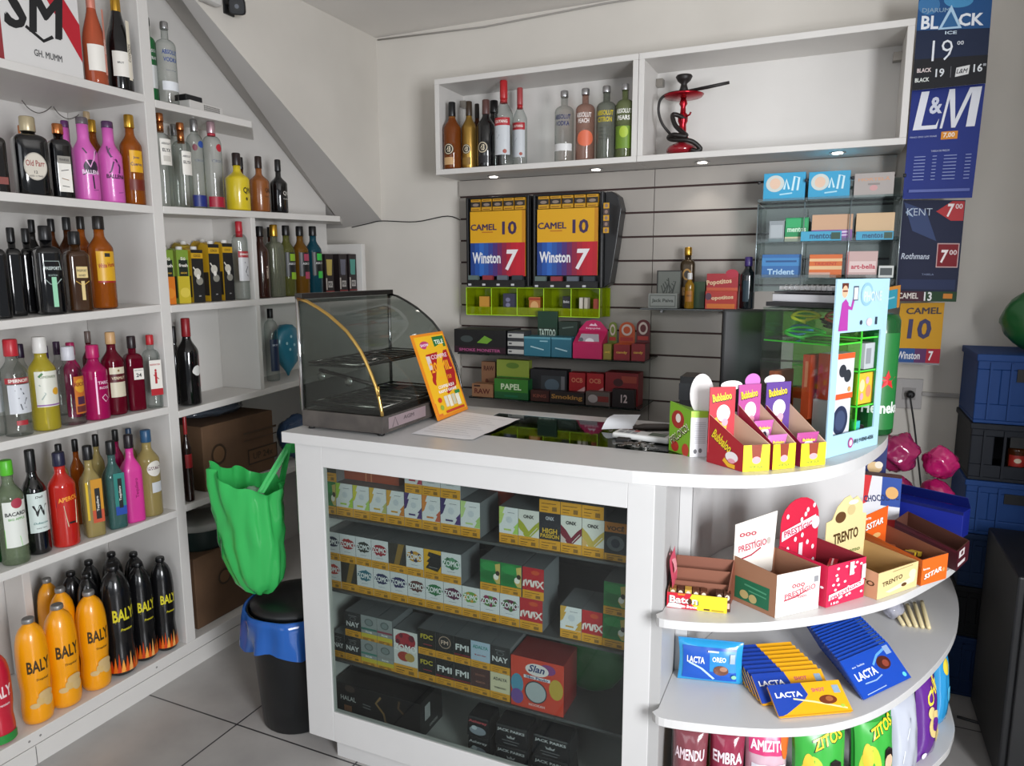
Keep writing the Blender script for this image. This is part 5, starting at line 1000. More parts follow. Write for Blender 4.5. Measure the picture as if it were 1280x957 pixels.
# ================================================================== acrylic phone-accessory showcase
O = Vector((.003, 1.955, 0)); U = Vector((.128, .222, 0)).normalized(); V = Vector((-U.y, U.x, 0)); lu, lv = .25, .205
AC = thing('acrylic_showcase', 'clear acrylic phone accessory showcase with pale blue printed front frame', 'display case', (O.x, O.y, TOP+.0006))
M0 = Matrix(((U.x, V.x, 0, 0), (U.y, V.y, 0, 0), (0, 0, 1, 0), (0, 0, 0, 1)))   # local x along front frame, y into the depth
zt = Zat(385, O.x+V.x*lv, O.y+V.y*lv)-TOP; zf = Zat(349, O.x, O.y)-TOP
ACR = glass('#f4f8f6', '#c0d0c8'); NEO = mat('#4cd43c', .35); ACG = glass('#d4f4b8', '#7cc860', .06, '#60c848')
def ac(mb, name, parent=None):
    o = mb.build(name, parent or AC)
    if not parent: o.matrix_local = M0
    return o
ac(MB().box(0,lv-.003,0,lu,lv,zt,ACR).box(lu-.003,0,0,lu,lv-.003,zt,ACR), 'rear_panel')
ac(MB().box(0,.003,.0,.003,lv-.003,zt,ACR), 'side_panel')
ac(MB().box(0,.003,zt,lu,lv,zt+.003,ACR), 'top_panel'); ac(MB().box(.003,.004,0,lu-.003,lv-.004,.003,ACR), 'base_panel')
fm = MB(); BL_ = mat('#a9cfe0', .4); fw = .024
fm.box(-.004,-.004,0,fw,0,zf,BL_).box(lu-fw,-.004,0,lu+.004,0,zf,BL_).box(fw,-.004,0,lu-fw,0,.055,BL_).box(fw,-.004,zf-.135,lu-fw,0,zf,BL_)
F_ = ac(fm, 'front_frame')
fp = plane((0,-.004,0),(1,0,0),(0,0,1))
MB().art([('e',.035,zf-.030,.014,.017,'#e0b090'),('r',.020,zf-.024,.05,zf-.010,'#5c2c1c'),('e',.035,zf-.028,.011,.012,'#e0b090'),('r',.024,zf-.032,.046,zf-.028,'#6c3c34'),('p',[(.014,zf-.13),(.058,zf-.13),(.054,zf-.06),(.040,zf-.05),(.024,zf-.06)],'#a83c9c'),('s',[(.050,zf-.07),(.070,zf-.075),(.078,zf-.05)],.010,'#a83c9c'),('r',.074,zf-.055,.098,zf-.018,'#4c5464'),('r',.077,zf-.052,.095,zf-.022,'#dce4ec'),('e',.14,zf-.04,.030,.030,'#8cb8cc'),('e',.14,zf-.04,.022,.022,'#a9cfe0'),('t',.17,zf-.045,.026,'PHONE','#c8e0ec',{'w':.09,'b':.05}),('e',.12,zf-.112,.006,.006,'#303c4c'),('e',.16,zf-.112,.014,.010,'#e0c8d0'),('r',.19,zf-.12,.20,zf-.10,'#303c4c'),('e',.11,.026,.012,.014,'#b04c8c'),('e',.11,.026,.007,.008,'#dce8ee'),('t',.175,.026,.014,'(81) 9 8343-4056','#20303c',{'w':.10,'b':.03})], fp).build('printed_front', F_)
z1_, z2_, z3_, z4_ = Zat(433, O.x, O.y)-TOP+.0, .115, .19, .275
xm = .145
for x0, x1, zz in ((.003, xm, z1_), (xm, lu-.003, z1_+.01), (xm, lu-.003, z3_+.02), (xm, lu-.003, z2_)):
    s_ = ac(MB().box(x0, .006, zz, x1, lv-.005, zz+.003, ACG).box(x0, .003, zz-.0005, x1, .006, zz+.0035, NEO).box(x0 if x0 < .01 else x0-.001, .006, zz-.0003, x0+.0012, lv-.005, zz+.0033, NEO), 'shelf')
ac(MB().box(xm,.006,.003,xm+.003,lv-.005,zt-.001,ACG).box(xm,.003,.003,xm+.003,.006,zt-.001,NEO), 'divider')
ac(MB().box(.005,lv-.009,z1_+.01,lu-.006,lv-.006,zt-.01,ACG), 'tinted_back')
def acp(x, y, z): v = O+U*x+V*y; return (v.x, v.y, TOP+z+.0005)
RU = math.atan2(U.y, U.x)
def loopcable(label, x, y, z, c, r=.035, group='coiled charging cables in the showcase'):
    pts = []
    for k in range(40):
        a = k/39*PI*4; pts.append((r*1.4*math.sin(a), r*.5*math.sin(2*a)*.8, .004+.010*k/39+.004*math.sin(a*1.5)+.02*abs(math.sin(a/2))))
    o = MB().tube(pts, .0032, mat(c, .4), 7).build('charging_cable'); o.location = acp(x, y, z); o.rotation_euler = (0, 0, RU+1.9); tag(o, label, 'cable', group)
loopcable('bright green coiled cable on the upper left showcase shelf', .045, .105, z1_+.004, '#3cb83c', .036)
loopcable('light blue coiled cable behind the green one in the showcase', .105, .155, z1_+.004, '#3c94c8', .022)
loopcable('orange coiled cable at the right of the upper showcase shelf', .10, .05, z1_+.045, '#e0643c', .020)
loopcable('yellow coiled cable hanging at the top of the showcase', .07, .12, z1_+.045, '#d8d820', .026)
for i, (x, y, z) in enumerate(((.20,.10,z1_+.014),(.175,.06,z1_+.014),(.20,.10,z3_+.024),(.12,.08,z1_+.03))):
    o = MB().tube([(.02*math.sin(k*.9)*(1+.3*math.sin(k*2.1)), .02*math.cos(k*.9), .004+.0012*k+.003*math.sin(k*1.7)) for k in range(22)], .0024, mat('#2c2c24', .4), 6).build('earphone_cable'); o.location = acp(x, y, z); tag(o, ['tangle of dark cable on the top right showcase shelf','second dark cable tangle beside the divider at top right','dark cable tangle on the middle right showcase shelf','dark cable plug beside the orange cable in the showcase'][i], 'cable', 'dark cables in the showcase')
def acbox(name, label, x, y, z, w, d, h, c, front=(), left=(), part='printed_front'):
    t = thing(name, label, 'box', acp(x, y, z), RU, 'boxed accessories in the showcase')
    MB().box(0,0,0,w,d,h, mat(c, .4)).build('carton', t, .001)
    mb = MB()
    if front: mb.art(scale_art_wh(front, w, h), plane((0,0,0),(1,0,0),(0,0,1)))
    if left: mb.art(scale_art_wh(left, d, h), plane((0,d,0),(0,-1,0),(0,0,1)))
    if front or left: mb.build(part, t)
acbox('headphone_box','white earphone box with orange band at lower showcase front',.035,.010,.1445,.095,.045,.12,'#d8d8dc',[('r',0,.0,1,.12,'#e0582c'),('r',0,.88,1,1,'#e0582c'),('e',.42,.62,.18,.14,'#2c3038'),('e',.68,.50,.18,.14,'#2c3038'),('e',.55,.55,.12,.08,'#2c3038'),('e',.8,.2,.08,.06,'#c89858')],[('r',0,0,1,1,'#c84c28')])
acbox('speaker_box','white box with dark blue speaker picture at bottom of showcase',.030,.010,.0035,.095,.05,.14,'#d4d8e0',[('e',.5,.60,.38,.28,'#28304c'),('e',.5,.60,.26,.19,'#3c4868'),('r',0,.0,1,.25,'#3c5c98'),('r',.4,.05,.9,.22,'#e0582c')],[('r',0,0,1,1,'#c8c8cc')])
acbox('adapter_box','white and orange adapter box lying inside the showcase, left',.012,.085,.0035,.09,.085,.085,'#d8d4d0',[('r',0,.6,1,1,'#e0582c')],[('r',0,0,1,1,'#d8d4d0'),('r',0,.55,.5,1,'#d8542c'),('r',.7,.1,.9,.3,'#8c8c90')])
acbox('adapter_box','tall orange-red box standing upright behind the earphone box',.012,.062,.09,.045,.022,.17,'#c84420',(),[('r',0,0,1,1,'#c84420'),('r',.3,.5,.7,.9,'#e08868')])
acbox('adapter_box','orange carton at the rear of the showcase',.03,.178,.0035,.09,.018,.20,'#c8582c')
acbox('adapter_box','orange box of chargers on the showcase floor, rear right',.106,.13,.0035,.036,.04,.15,'#d8582c',(),[('r',.1,.4,.9,.8,'#d8d4d0')])
acbox('accessory_box','yellow floral box on the right middle showcase shelf',.155,.012,z2_+.004,.085,.04,.085,'#e0b838',[('e',.3,.6,.15,.2,'#e8d8a0'),('e',.7,.4,.15,.2,'#e88868'),('e',.6,.75,.1,.12,'#e8a0b0'),('e',.3,.25,.1,.12,'#e8a0b0')])
acbox('accessory_box','grey-white accessory box on the upper right showcase shelf',.185,.012,z3_+.024,.05,.05,.07,'#b8bcc0',[('r',.1,.2,.6,.8,'#8c9094')])
acbox('perfume_box','turquoise lighter-shaped box at the bottom right of showcase',.155,.012,.0035,.03,.03,.07,'#40b8b8',[('r',.2,.1,.8,.7,'#60d0cc')])
acbox('perfume_box','small bright green box at the bottom right of showcase',.150,.045,.0035,.02,.03,.085,'#58c850')
o = MB().lathe([(.016,0),(.020,.006),(.022,.03),(.016,.05),(.002,.054)], '#2c1c28', 18).build('round_speaker'); o.location = acp(.215,.035,.0036); tag(o, 'small dark round gadget in the showcase bottom right corner', 'gadget')
o = MB().lathe([(.022,0),(.024,.004),(.024,.03),(.022,.034)], '#c8d8c0', 18).build('round_tin'); o.location = acp(.215,.09,.0036); tag(o, 'pale green tin in the bottom right of the showcase', 'tin')
# notebooks and papers on top
for i, (w_, d_, h_, c, a, dx, dy, lb) in enumerate(((.20,.17,.012,'#2a2a2c',.15,0,0,'black notebook at the bottom of the stack on the showcase'),(.18,.16,.020,'#c4c4c8',.05,.01,.0,'thick white notepad on the black notebook'),(.17,.14,.004,'#38383c',-.12,.0,.0,'thin dark folder between the notepads'),(.16,.12,.010,'#d8d8da',-.28,.02,.01,'spiral pad of white paper topmost on the showcase'))):
    zz = zt+.0050+[0,.013,.0360,.0430][i]; p = acp(.105+dx, .112+dy, zz)
    t = thing('notebook', lb, 'notebook', p, RU+1.57+a*.25, None)
    MB().box(-w_/2,-d_/2,0,w_/2,d_/2,h_,mat(c,.5)).build('pages', t, .001)
    if i == 1: MB().box(-w_/2-.001,-d_/2-.001,h_*.99,w_/2+.001,d_/2+.001,h_*.99+.001,mat('#2c2c30',.5)).build('cover', t)
    if i == 3:
        m = MB()
        for k in range(9): m.tube([(-w_/2+.012+k*.016, d_/2-.004+.008*math.cos(b), h_*.5+.010*math.sin(b)) for b in [j*PI/5 for j in range(10)]], .001, mat('#b0b0b0', .3, .8), 5, True)
        m.build('spiral', t)
# green beer barrel tin right behind
p = onZ(1103, 552, TOP); t = thing('beer_keg', 'tall dark green beer tin with red star behind the showcase', 'tin', (.125, 2.335, TOP+.0006), -PI/2+.55)
MB().lathe([(.050,0),(.056,.008),(.056,.335),(.048,.352),(.03,.354),(.002,.354)], mat('#124a22', .25, coat=.5), 28).build('tin_body', t)
st = [(0+.030*(1 if k % 2 == 0 else .42)*math.sin(k*PI/5), .165+.030*(1 if k % 2 == 0 else .42)*math.cos(k*PI/5)) for k in range(10)]
MB().art([('r',-.045,.02,.045,.30,'#1c6c30'),('r',-.05,.13,-.03,.2,'#28803c'),('p',[(0,.165),st[9],st[0],st[1]],R_ if isinstance(R_,str) else '#b01c28')]+[('p',[(0,.165),st[k],st[k+1],(0,.165)][:3],'#c02024') for k in range(9)]+[('p',[(0,.165),st[9],st[0]],'#c02024'),('t',0,.085,.034,'Heineken','#e0e8e0',{'w':.13,'b':.04})], cyl(.056,0), .0006).build('printed_front', t)
# black monitor and small devices behind the gum boxes
t = thing('monitor', 'black computer monitor standing behind the gum boxes', 'monitor', (-.215, 2.20, TOP+.0006), .25)
MB().box(-.07,-.05,0,.07,.05,.012,'#0e0e10').build('stand_base', t, .003); MB().box(-.02,.005,.012,.02,.02,.10,'#0e0e10').build('neck', t, .003)
MB().box(-.085,-.012,.06,.085,.012,.365,mat('#0d0d0f',.6)).build('screen_housing', t, .006); MB().box(-.077,-.0135,.068,.077,-.0122,.357,mat('#08080a',.5)).build('screen', t)
plainbox('printer', 'small black printer beside the monitor', 'printer', -.40, 2.10, TOP, -.345, 2.2, TOP+.17, mat('#141416', .35), [('r',-.03,.10,.03,.15,'#2a2c30'),('r',-.025,.02,.025,.06,'#1c3048')], 'control_panel')
# ================================================================== chocolate display boxes on the upper end shelf
z = .735
def toph(py, p): return Zat(py, p.x, p.y)-z
# brown stepped chocolate box
B, D = onZ(832,761,z), onZ(908,768,z); B.y += .012; D.y += .005; uu = (D-B).normalized(); bk = Vector((-uu.y, uu.x, 0)); A = Vector((B.x+.004, B.y+.085, 0))
t, w, d, u, bkk = dispbox('stepped yellow and red chocolate bar box, leftmost on the upper end shelf', z, B, D, A, .040, .105, '#7a4030', '#7c4c3a',
  [('r',0,0,1,1,'#e6d02c'),('p',[(0,0),(.52,0),(.36,.55),(.42,1),(0,1)],'#c01c30'),('p',[(0,.05),(.24,.02),(.3,.22),(.05,.4)],'#e8d8d8'),('t',.28,.56,.50,'Baton',K_,{'w':.50,'b':.13,'rot':0}),('t',.28,.58,.46,'Baton','#f0ece8',{'w':.47,'b':.06}),('e',.385,.52,.035,.2,'#4a2414'),('t',.36,.18,.2,'Duo Branco','#f0ece8',{'w':.30,'b':.03,'sh':.2}),('r',.62,.06,.72,.16,'#4a2414'),('r',.75,.06,.95,.14,'#a08020'),('r',.18,.88,.3,.98,'#e08020')])
m = MB(); bi = mat('#80503c', .7)
for s_, h_ in ((.40,.058),(.70,.082)):
    o_ = bkk*d*s_; m.add([o_+u*.003, o_+u*(w-.003), o_+u*(w-.003)+Vector((0,0,h_)), o_+u*.003+Vector((0,0,h_)), o_+u*.003+bkk*.0015, o_+u*(w-.003)+bkk*.0015, o_+u*(w-.003)+bkk*.0015+Vector((0,0,h_)), o_+u*.003+bkk*.0015+Vector((0,0,h_))], [(0,1,2,3),(7,6,5,4),(3,2,6,7)], bi)
m.build('divider', t)
MB().sheet([[(.008+.003*math.sin(j*.8)+i*.002, .01+.05*i-.01*j*.3, .02+.105*j/6+.02*i) for i in range(2)] for j in range(7)], mat('#c04860', .4)).sheet([[(.014-.003*j+.003*math.sin(j), .012+.03*i, .085+.012*j) for i in range(2)] for j in range(5)], mat('#d89098', .4)).build('torn_flap', t)
rr = math.atan2(u.y, u.x)
for i in range(8):
    if i == 5: continue
    p = B+u*(.013+i*.0184)+bkk*.004
    c = ['#8c6c34','#4c2c1c','#c0a040','#5c3420','#5c3420','','#40241a','#4c2c20'][i]
    o = MB().box(-.0080,0,0,.0080,.022,.046, mat(c, .35)).art([('e',0,.036,.0055,.007,'#d8ccb8'),('r',-.006,.008,.006,.022,'#d0b0a0')], plane((0,0,0),(1,0,0),(0,0,1))).build('chocolate_bar')
    o.location = (p.x, p.y, z+.003); o.rotation_euler = (0,0,rr); tag(o, 'small wrapped chocolate bar standing in the yellow and red stepped box', 'chocolate bar', 'bars standing in the stepped box')
PR = lambda c, tc: [('r',0,0,1,1,c),('t',.5,.66,.10,'ooo','#b04050',{'w':.3,'b':.05}),('t',.55,.52,.16,'PRESTÍGIO',tc,{'w':.72,'b':.03,'rot':8}),('s',[(.18,.36),(.45,.40),(.7,.50)],.035,'#a82c44'),('t',.6,.38,.06,'coco','#a82c44',{'w':.2}),('r',.86,.66,.96,.80,'#8c8c90')]
B, D = onZ(968,775,z), onZ(1022,762,z); B.y += .010; D.y += .010; hB = toph(719, B); A = onZ(911,689,z+hB+.005)+Vector((.014,-.0285,0))
m_l = mat('#9c7054', .7)
t, w, d, u, bkk = dispbox('white-fronted cardboard box with green side panel on the upper end shelf', z, B, D, A, hB, hB+.008, [mat('#e8e4dc', .5), m_l, m_l, m_l], '#8c6048', PR('#ebe7e0', '#c05060'),
   [('r',.08,.10,.86,.62,'#1c6848'),('e',.3,.25,.10,.10,'#b8a870'),('e',.5,.22,.09,.10,'#b8a870'),('s',[(.3,.5),(.8,.46)],.04,'#4c9470'),('s',[(.4,.38),(.8,.36)],.03,'#4c9470')],
   (toph(648, A), [(0,0),(.5,-.02),(.92,.18),(.98,1.02),(0,.92)], '#ece6dc', [('t',.42,.60,.12,'PRESTÍGIO','#b84c60',{'w':.66,'b':.03,'rot':6}),('s',[(.12,.42),(.4,.46),(.62,.54)],.022,'#a82c44'),('t',.3,.76,.06,'ooo','#b04050',{'w':.4,'b':.05}),('e',.8,.62,.05,.05,'#b8b0a8')], None))
DOTS = lambda seed, n, c='#f0e4e8': [('e', random.Random(seed+i).uniform(.06,.94), random.Random(seed+50+i).uniform(.12,.95), .035, .03, c) for i in range(n)]
B, D = onZ(1030,762,z), onZ(1079,748,z); B.y += .012; D.y += .012; B.x += .003; hB = toph(708, B); C_ = onZ(1014,672,z+hB+.012); A = B+(C_-D)
A = Vector((A.x+.012, A.y+.004, 0))
t, w, d, u, bkk = dispbox('crimson dotted display box with arched header on the upper end shelf', z, B, D, A, hB, hB+.014, '#c01c40', '#7c1424',
   [('r',0,0,1,1,'#d0244c'),*DOTS(3,22),('p',[(.04,.16),(.95,.34),(.96,.46),(.04,.30)],'#f0e4e8'),('t',.48,.31,.10,'PRESTÍGIO','#b82448',{'w':.80,'rot':11,'b':.05}),('r',.55,.66,.66,.98,'#f0d8e0'),('r',.88,.5,.98,.85,'#f0d8e0'),('t',.2,.08,.06,'150','#f0e4e8',{'w':.2})], [*DOTS(8,9)],
   (toph(626, A), dome(.72), '#c41c3c', [*DOTS(20,16),('p',[(.02,.50),(.86,.66),(.9,.76),(.02,.62)],'#f0e4e8'),('t',.46,.63,.10,'PRESTÍGIO','#b82448',{'w':.78,'rot':9,'b':.05}),('e',.9,.66,.1,.08,'#f0d8e0'),('r',.48,.2,.58,.44,'#e8ccd4')], None))
for i, (s_, v_, a) in enumerate(((.35,.45,.3),(.45,.62,-.2),(.6,.35,.1))):
    p = B+u*w*s_+bkk*d*v_; o = MB().hexa([(-.036,-.014,0),(.036,-.014,0),(.036,.014,0),(-.036,.014,0),(-.034,-.010,.013),(.034,-.010,.013),(.034,.010,.013),(-.034,.010,.013)], mat('#a8182c', .3, coat=.4)).art([('s',[(-.03,0),(.03,.002)],.004,'#e8d0d0')], plane((0,0,.0132),(1,0,0),(0,1,0))).build('chocolate_bar')
    o.location = (p.x, p.y, z+.045+.0145*i); o.rotation_euler = (0, .0, rr+1.2+a); tag(o, ['red wrapped bar lowest in the crimson dotted box','red wrapped bar in the middle of the crimson dotted box','red wrapped bar on top inside the crimson dotted box'][i], 'chocolate bar', 'bars in the crimson dotted box')
B, D = onZ(1096,754,z), onZ(1146,736,z); B.y += .020; D.y += .018; hB = toph(717, B); C_ = onZ(1073,676,z+hB+.012); A = B+(C_-D); A = Vector((A.x+.012, A.y+.010, 0))
t, w, d, u, bkk = dispbox('cream display box with dark lettering and arched cream header', z, B, D, A, hB, hB+.016, '#b88c68', '#a07c4c',
   [('r',0,0,1,1,'#d8c48c'),('t',.36,.56,.18,'TRENTO','#4a3418',{'w':.5,'b':.03,'rot':6}),('p',[(.2,.2),(.95,.5),(.92,.25),(.3,.12)],'#e8dcb8'),('e',.66,.26,.07,.07,'#5c3c20'),('e',.86,.6,.09,.16,'#e8dcb8'),('s',[(.35,.9),(.85,.93)],.02,'#8c744c')], [('t',.6,.55,.20,'TRENTO','#4a3418',{'w':.7,'b':.04})],
   (toph(625, A), [(0,0),(1,0),(1,.70),(.9,.72),(.88,.86),(.74,.97),(.62,.94),(.55,1),(.42,.98),(.25,.88),(.14,.72),(0,.70)], '#dccb94', [('e',.34,.73,.13,.075,'#5c3c20'),('e',.60,.80,.10,.07,'#c8b480'),('e',.64,.90,.12,.03,'#f0f0ec'),('t',.5,.46,.15,'TRENTO','#4a3418',{'w':.62,'b':.04,'rot':4}),('t',.64,.24,.06,'Duomo','#6c8044',{'w':.5,'sh':.2})], None))
for i in range(3):
    p = B+u*w*(.25+.2*i)+bkk*d*.5; o = MB().lathe([(.002,0),(.010,.003),(.012,.011),(.009,.019),(.002,.022)], ['#4c3020','#d0b870','#5c3c24'][i], 12).build('chocolate_ball'); o.location = (p.x, p.y, z+.003); tag(o, ['dark wrapped chocolate on the left in the cream box','golden wrapped chocolate in the middle of the cream box','brown wrapped chocolate on the right in the cream box'][i], 'chocolate', 'chocolates in the cream box')
B, D = onZ(1151,735,z), onZ(1183,725,z); B.y += .014; D.y += .012; hB = toph(700, B); C_ = onZ(1107,656,z+hB+.010); A = B+(C_-D); A = Vector((A.x, A.y, 0))
STR = lambda x, y, w, r: [('t',x,y,r,'5STAR',K_,{'w':w,'b':.12,'rot':10,'sh':.3}),('t',x,y+.01,r*.95,'5STAR','#f4f0ec',{'w':w*.95,'b':.05,'rot':10,'sh':.3})]
t, w, d, u, bkk = dispbox('orange display box with white starred lettering on the upper end shelf', z, B, D, A, hB, hB+.012, '#c85c1c', '#7a4a34',
   [('r',0,0,1,1,'#e0641c'),*STR(.46,.38,.72,.20),('t',.18,.62,.08,'lacta','#f4e8e0',{'w':.25}),('e',.85,.42,.05,.08,'#d89050')], [('r',0,.7,1,1,'#c86830')],
   (toph(638, A), [(0,0),(1,0),(1.0,1.0),(0,.86)], '#dc5c18', [*STR(.5,.62,.74,.16),('t',.2,.8,.07,'lacta','#f4e8e0',{'w':.25}),('e',.6,.34,.16,.06,'#d8a868'),('e',.55,.22,.13,.05,'#b8743c')], None))
p = B+u*w*.5+bkk*d*.35; o = MB().box(-.045,-.012,0,.045,.012,.012, mat('#5c3420',.4)).box(-.020,-.0125,.0,-.008,.0125,.0125,'#d8b828').box(.008,-.0125,.0,.040,.0125,.0125,'#c8a830').build('chocolate_bar'); o.location = (p.x, p.y, z+.048); o.rotation_euler = (0,.25,rr+1.0); tag(o, 'yellow and brown wrapped bar lying in the orange box', 'chocolate bar')
for i, dy in enumerate((.3,.5,.7)):
    p = B+u*w*.45+bkk*d*dy; o = MB().box(-.02,-.045,0,.02,.045,.012, mat('#8c5030',.4)).build('chocolate_bar'); o.location = (p.x, p.y, z+.003+.013*i); tag(o, ['brown wrapped bar at the bottom of the orange box','brown wrapped bar in the middle of the orange box','brown wrapped bar uppermost in the back of the orange box'][i], 'chocolate bar', 'bars in the orange box')
B, D = onZ(1186,718,z), onZ(1204,703,z); B = Vector((.352, 2.205, 0)); D = Vector((.395, 2.31, 0)); hB = .050; C_ = Vector((.255, 2.50, 0)); A = B+(C_-D)
t, w, d, u, bkk = dispbox('dark maroon display box, rightmost at the front of the upper end shelf', z, B, D, A, .058, .066, '#4a1420', '#5c3428',
   [('r',0,0,1,1,'#4a1420'),('r',.15,.55,.6,.9,'#d8d0d0'),('e',.4,.72,.1,.1,'#5c2c30'),('r',.1,.15,.7,.32,'#d8d0d0')], [('r',0,.86,1,1,'#5c1c2c')])
# blue box with raised lid behind, flag pack, dark blue pack
Bb = Vector((A.x+.06, A.y+.045, z)); t = plainbox('chocolate_carton', 'open royal blue chocolate carton behind the maroon box', 'box', -.115, 0, 0, .115, .06, .085, mat('#16268c', .45), [('s',[(0,.02),(.06,.018)],.004,'#a8a0b8'),('r',-.115,.075,.115,.085,'#101a5c')], 'printed_front', 0)
t.location = (.300, 2.54, z+.0006); t.rotation_euler = (0, 0, -.45)
MB().hexa([(-.115,.06,.085),(.115,.06,.085),(.115,.062,.085),(-.115,.062,.085),(-.115,.025,.125),(.115,.025,.125),(.115,.027,.127),(-.115,.027,.127)], mat('#101c64',.45)).build('lid', t)
p = onZ(1101,652,z+.05); t = plainbox('biscuit_pack', 'red, white and blue biscuit carton behind the orange box header', 'box', -.055, 0, 0, .055, .05, .17, mat('#5c4438', .5), [('r',-.055,0,.055,.17,'#d8d8dc'),('r',.0,.075,.055,.17,'#2c4c98'),('p',[(-.055,.17),(-.03,.17),(-.04,.08),(-.055,.07)],'#c82c30'),('p',[(-.055,.0),(.055,.0),(.055,.035),(-.055,.02)],'#c82c30'),('t',0,.10,.022,'CHOCOLATE','#202c60',{'w':.10,'rot':12,'b':.05}),('e',.03,.12,.018,.02,'#d8a868')])
t.location = (.176, 2.50, z+.0006); t.rotation_euler = (0,0,-.05)
t = plainbox('biscuit_pack', 'dark blue biscuit carton tucked behind the counter end', 'box', -.034, 0, 0, .034, .04, .27, mat('#1c2a64', .5), [('e',.0,.17,.022,.02,'#d8b888'),('e',.012,.18,.012,.012,'#e8dcc8')]); t.location = (.158, 2.61, z+.0006)
for i, (x_, y_, z_, r_, sz, c_, lb) in enumerate(((.236,2.705,.7365,.052,1.15,'#8c2450','crumpled magenta candy bag at the foot of the heap, left'),(.352,2.70,.7365,.052,1.15,'#a81c5c','crumpled magenta candy bag at the foot of the heap, right'),(.232,2.715,.868,.066,1.0,'#8c2450','large crumpled magenta candy bag on top of the heap, left'),(.358,2.70,.862,.052,1.05,'#a81c5c','crumpled bright magenta candy bag on top of the heap, right'))):
    crumple('candy_bag', lb, 'candy bag', (x_, y_, z_), r_, mat(c_, .16, coat=.7), 60+i, (.98,.85,sz), 'magenta candy bags behind the chocolate boxes', amp=.26)
# ================================================================== chocolate bars on the middle end shelf
z = S2
LAC = lambda c1, c2: 0
def barstack(n, Lp, Rp, length, th, tilt, col, art, label, group, step=None, backc=None, first=None, skew=0., gap=0.):
    L_, R2 = onZ(*Lp, z), onZ(*Rp, z); u = (R2-L_).normalized(); w = (R2-L_).length; bk = Vector((-u.y, u.x, 0)); step = step or th/math.sin(tilt)
    for i in range(n):
        o = L_+bk*(step*i+(gap if i else 0))+u*(skew*i-(.45*gap if i else 0))
        T = Matrix(((u.x, bk.x*math.cos(tilt), -bk.x*math.sin(tilt), o.x), (u.y, bk.y*math.cos(tilt), -bk.y*math.sin(tilt), o.y), (0, math.sin(tilt), math.cos(tilt), z+.0012+(.0 if i else 0)), (0,0,0,1)))
        t = thing('chocolate_bar', label(i), 'chocolate bar', (0,0,0), 0, group); t.matrix_world = T; t.rotation_mode = 'XYZ'
        m = MB(); N = 8
        q = [(.004,.0),(w-.004,.0),(w,.003),(w,length-.003),(w-.004,length),(.004,length),(0,length-.003),(0,.003)]
        m.prism(q, .0, th*.70, mat(col, .22, coat=.5)); m.build('wrapper', t, .0015)
        mm = MB(); mm.art(scale_art_wh(art, w, length), plane((0,0,th*.71), (1,0,0), (0,1,0)), .0003, .3); mm.build('printed_face', t)
LY_ = [('r',0,0,1,1,'#eaa818'),('p',[(0,1),(.46,1),(.50,.62),(.42,.45),(.12,.08),(0,.0)],'#1c40a0'),('s',[(.28,.52),(.55,.38),(.95,.12)],.05,'#f0dca0'),('t',.24,.66,.17,'LACTA','#f0f0f4',{'w':.36,'b':.07}),('t',.66,.74,.12,'SHOT','#c05070',{'w':.18,'b':.05}),('e',.74,.42,.12,.14,'#6c3018'),('e',.76,.44,.05,.08,'#a05c30'),('r',.86,.6,.95,.85,'#8ca4b8'),('e',.9,.2,.03,.05,'#a8c040'),('r',0,0,1,.03,'#c88c10')]
LB_ = [('r',0,0,1,1,'#1848b0'),('t',.30,.50,.20,'LACTA','#f0f0f4',{'w':.42,'b':.07}),('s',[(.18,.30),(.4,.28),(.55,.34)],.03,'#90b0e0'),('e',.70,.58,.13,.17,'#4c2018'),('e',.73,.55,.06,.09,'#8c4030'),('s',[(.5,.62),(.66,.80),(.85,.88)],.06,'#60a0e0'),('r',.84,.72,.95,.94,'#8ca4c8'),('e',.92,.14,.035,.06,'#60c8e8'),('s',[(.1,.06),(.5,.08)],.02,'#a0b8e0'),('t',.24,.74,.05,'ao leite','#c0d0f0',{'w':.25})]
yl = ['yellow and blue chocolate bar at the very front of the yellow row','second yellow and blue chocolate bar from the front']
barstack(9, (973,899), (1065,891), .080, .0105, math.radians(32), '#eca818', LY_, lambda i: yl[i] if i < 2 else 'yellow and blue chocolate bar stacked leaning in the yellow row behind the front two', 'yellow chocolate bars leaning on the middle end shelf', skew=-.001, gap=.034)
bl = ['blue chocolate bar with white lettering at the front of the blue row']
barstack(17, (1078,876), (1137,848), .100, .0088, math.radians(42), '#1c48a8', LB_, lambda i: bl[i] if i < 1 else 'blue chocolate bar stacked leaning in the blue row behind the front one', 'blue chocolate bars leaning on the middle end shelf', skew=.0075)
L_, R2 = onZ(846,851,z), onZ(931,860,z); u = (R2-L_).normalized(); w = (R2-L_).length
t = pillow('chocolate_pack', 'light blue chocolate cookie bar pack leaning at the left of the shelf', 'chocolate pack', ((L_.x+R2.x)/2-.004, (L_.y+R2.y)/2+.014, z+.001), w*.97, .108, .036, mat('#2898d0', .2, coat=.6), [('r',.06,.08,.90,.86,'#1c54b4'),('r',.48,.3,.90,.80,'#2c88c8'),('t',.26,.55,.16,'LACTA','#f0f0f4',{'w':.28,'b':.06}),('t',.63,.60,.12,'OREO','#e8f0f8',{'w':.22,'b':.08}),('e',.66,.34,.12,.12,'#6c4434'),('e',.70,.38,.06,.06,'#a87c64'),('s',[(.15,.48),(.35,.36),(.55,.12)],.04,'#c0dcf0'),('r',.80,.52,.88,.74,'#a0b0bc'),('r',.45,.76,.62,.80,'#d0e0f0'),('e',.86,.2,.04,.05,'#88c8a8')], math.atan2(u.y, u.x), .18, crimp='#1c80b8')
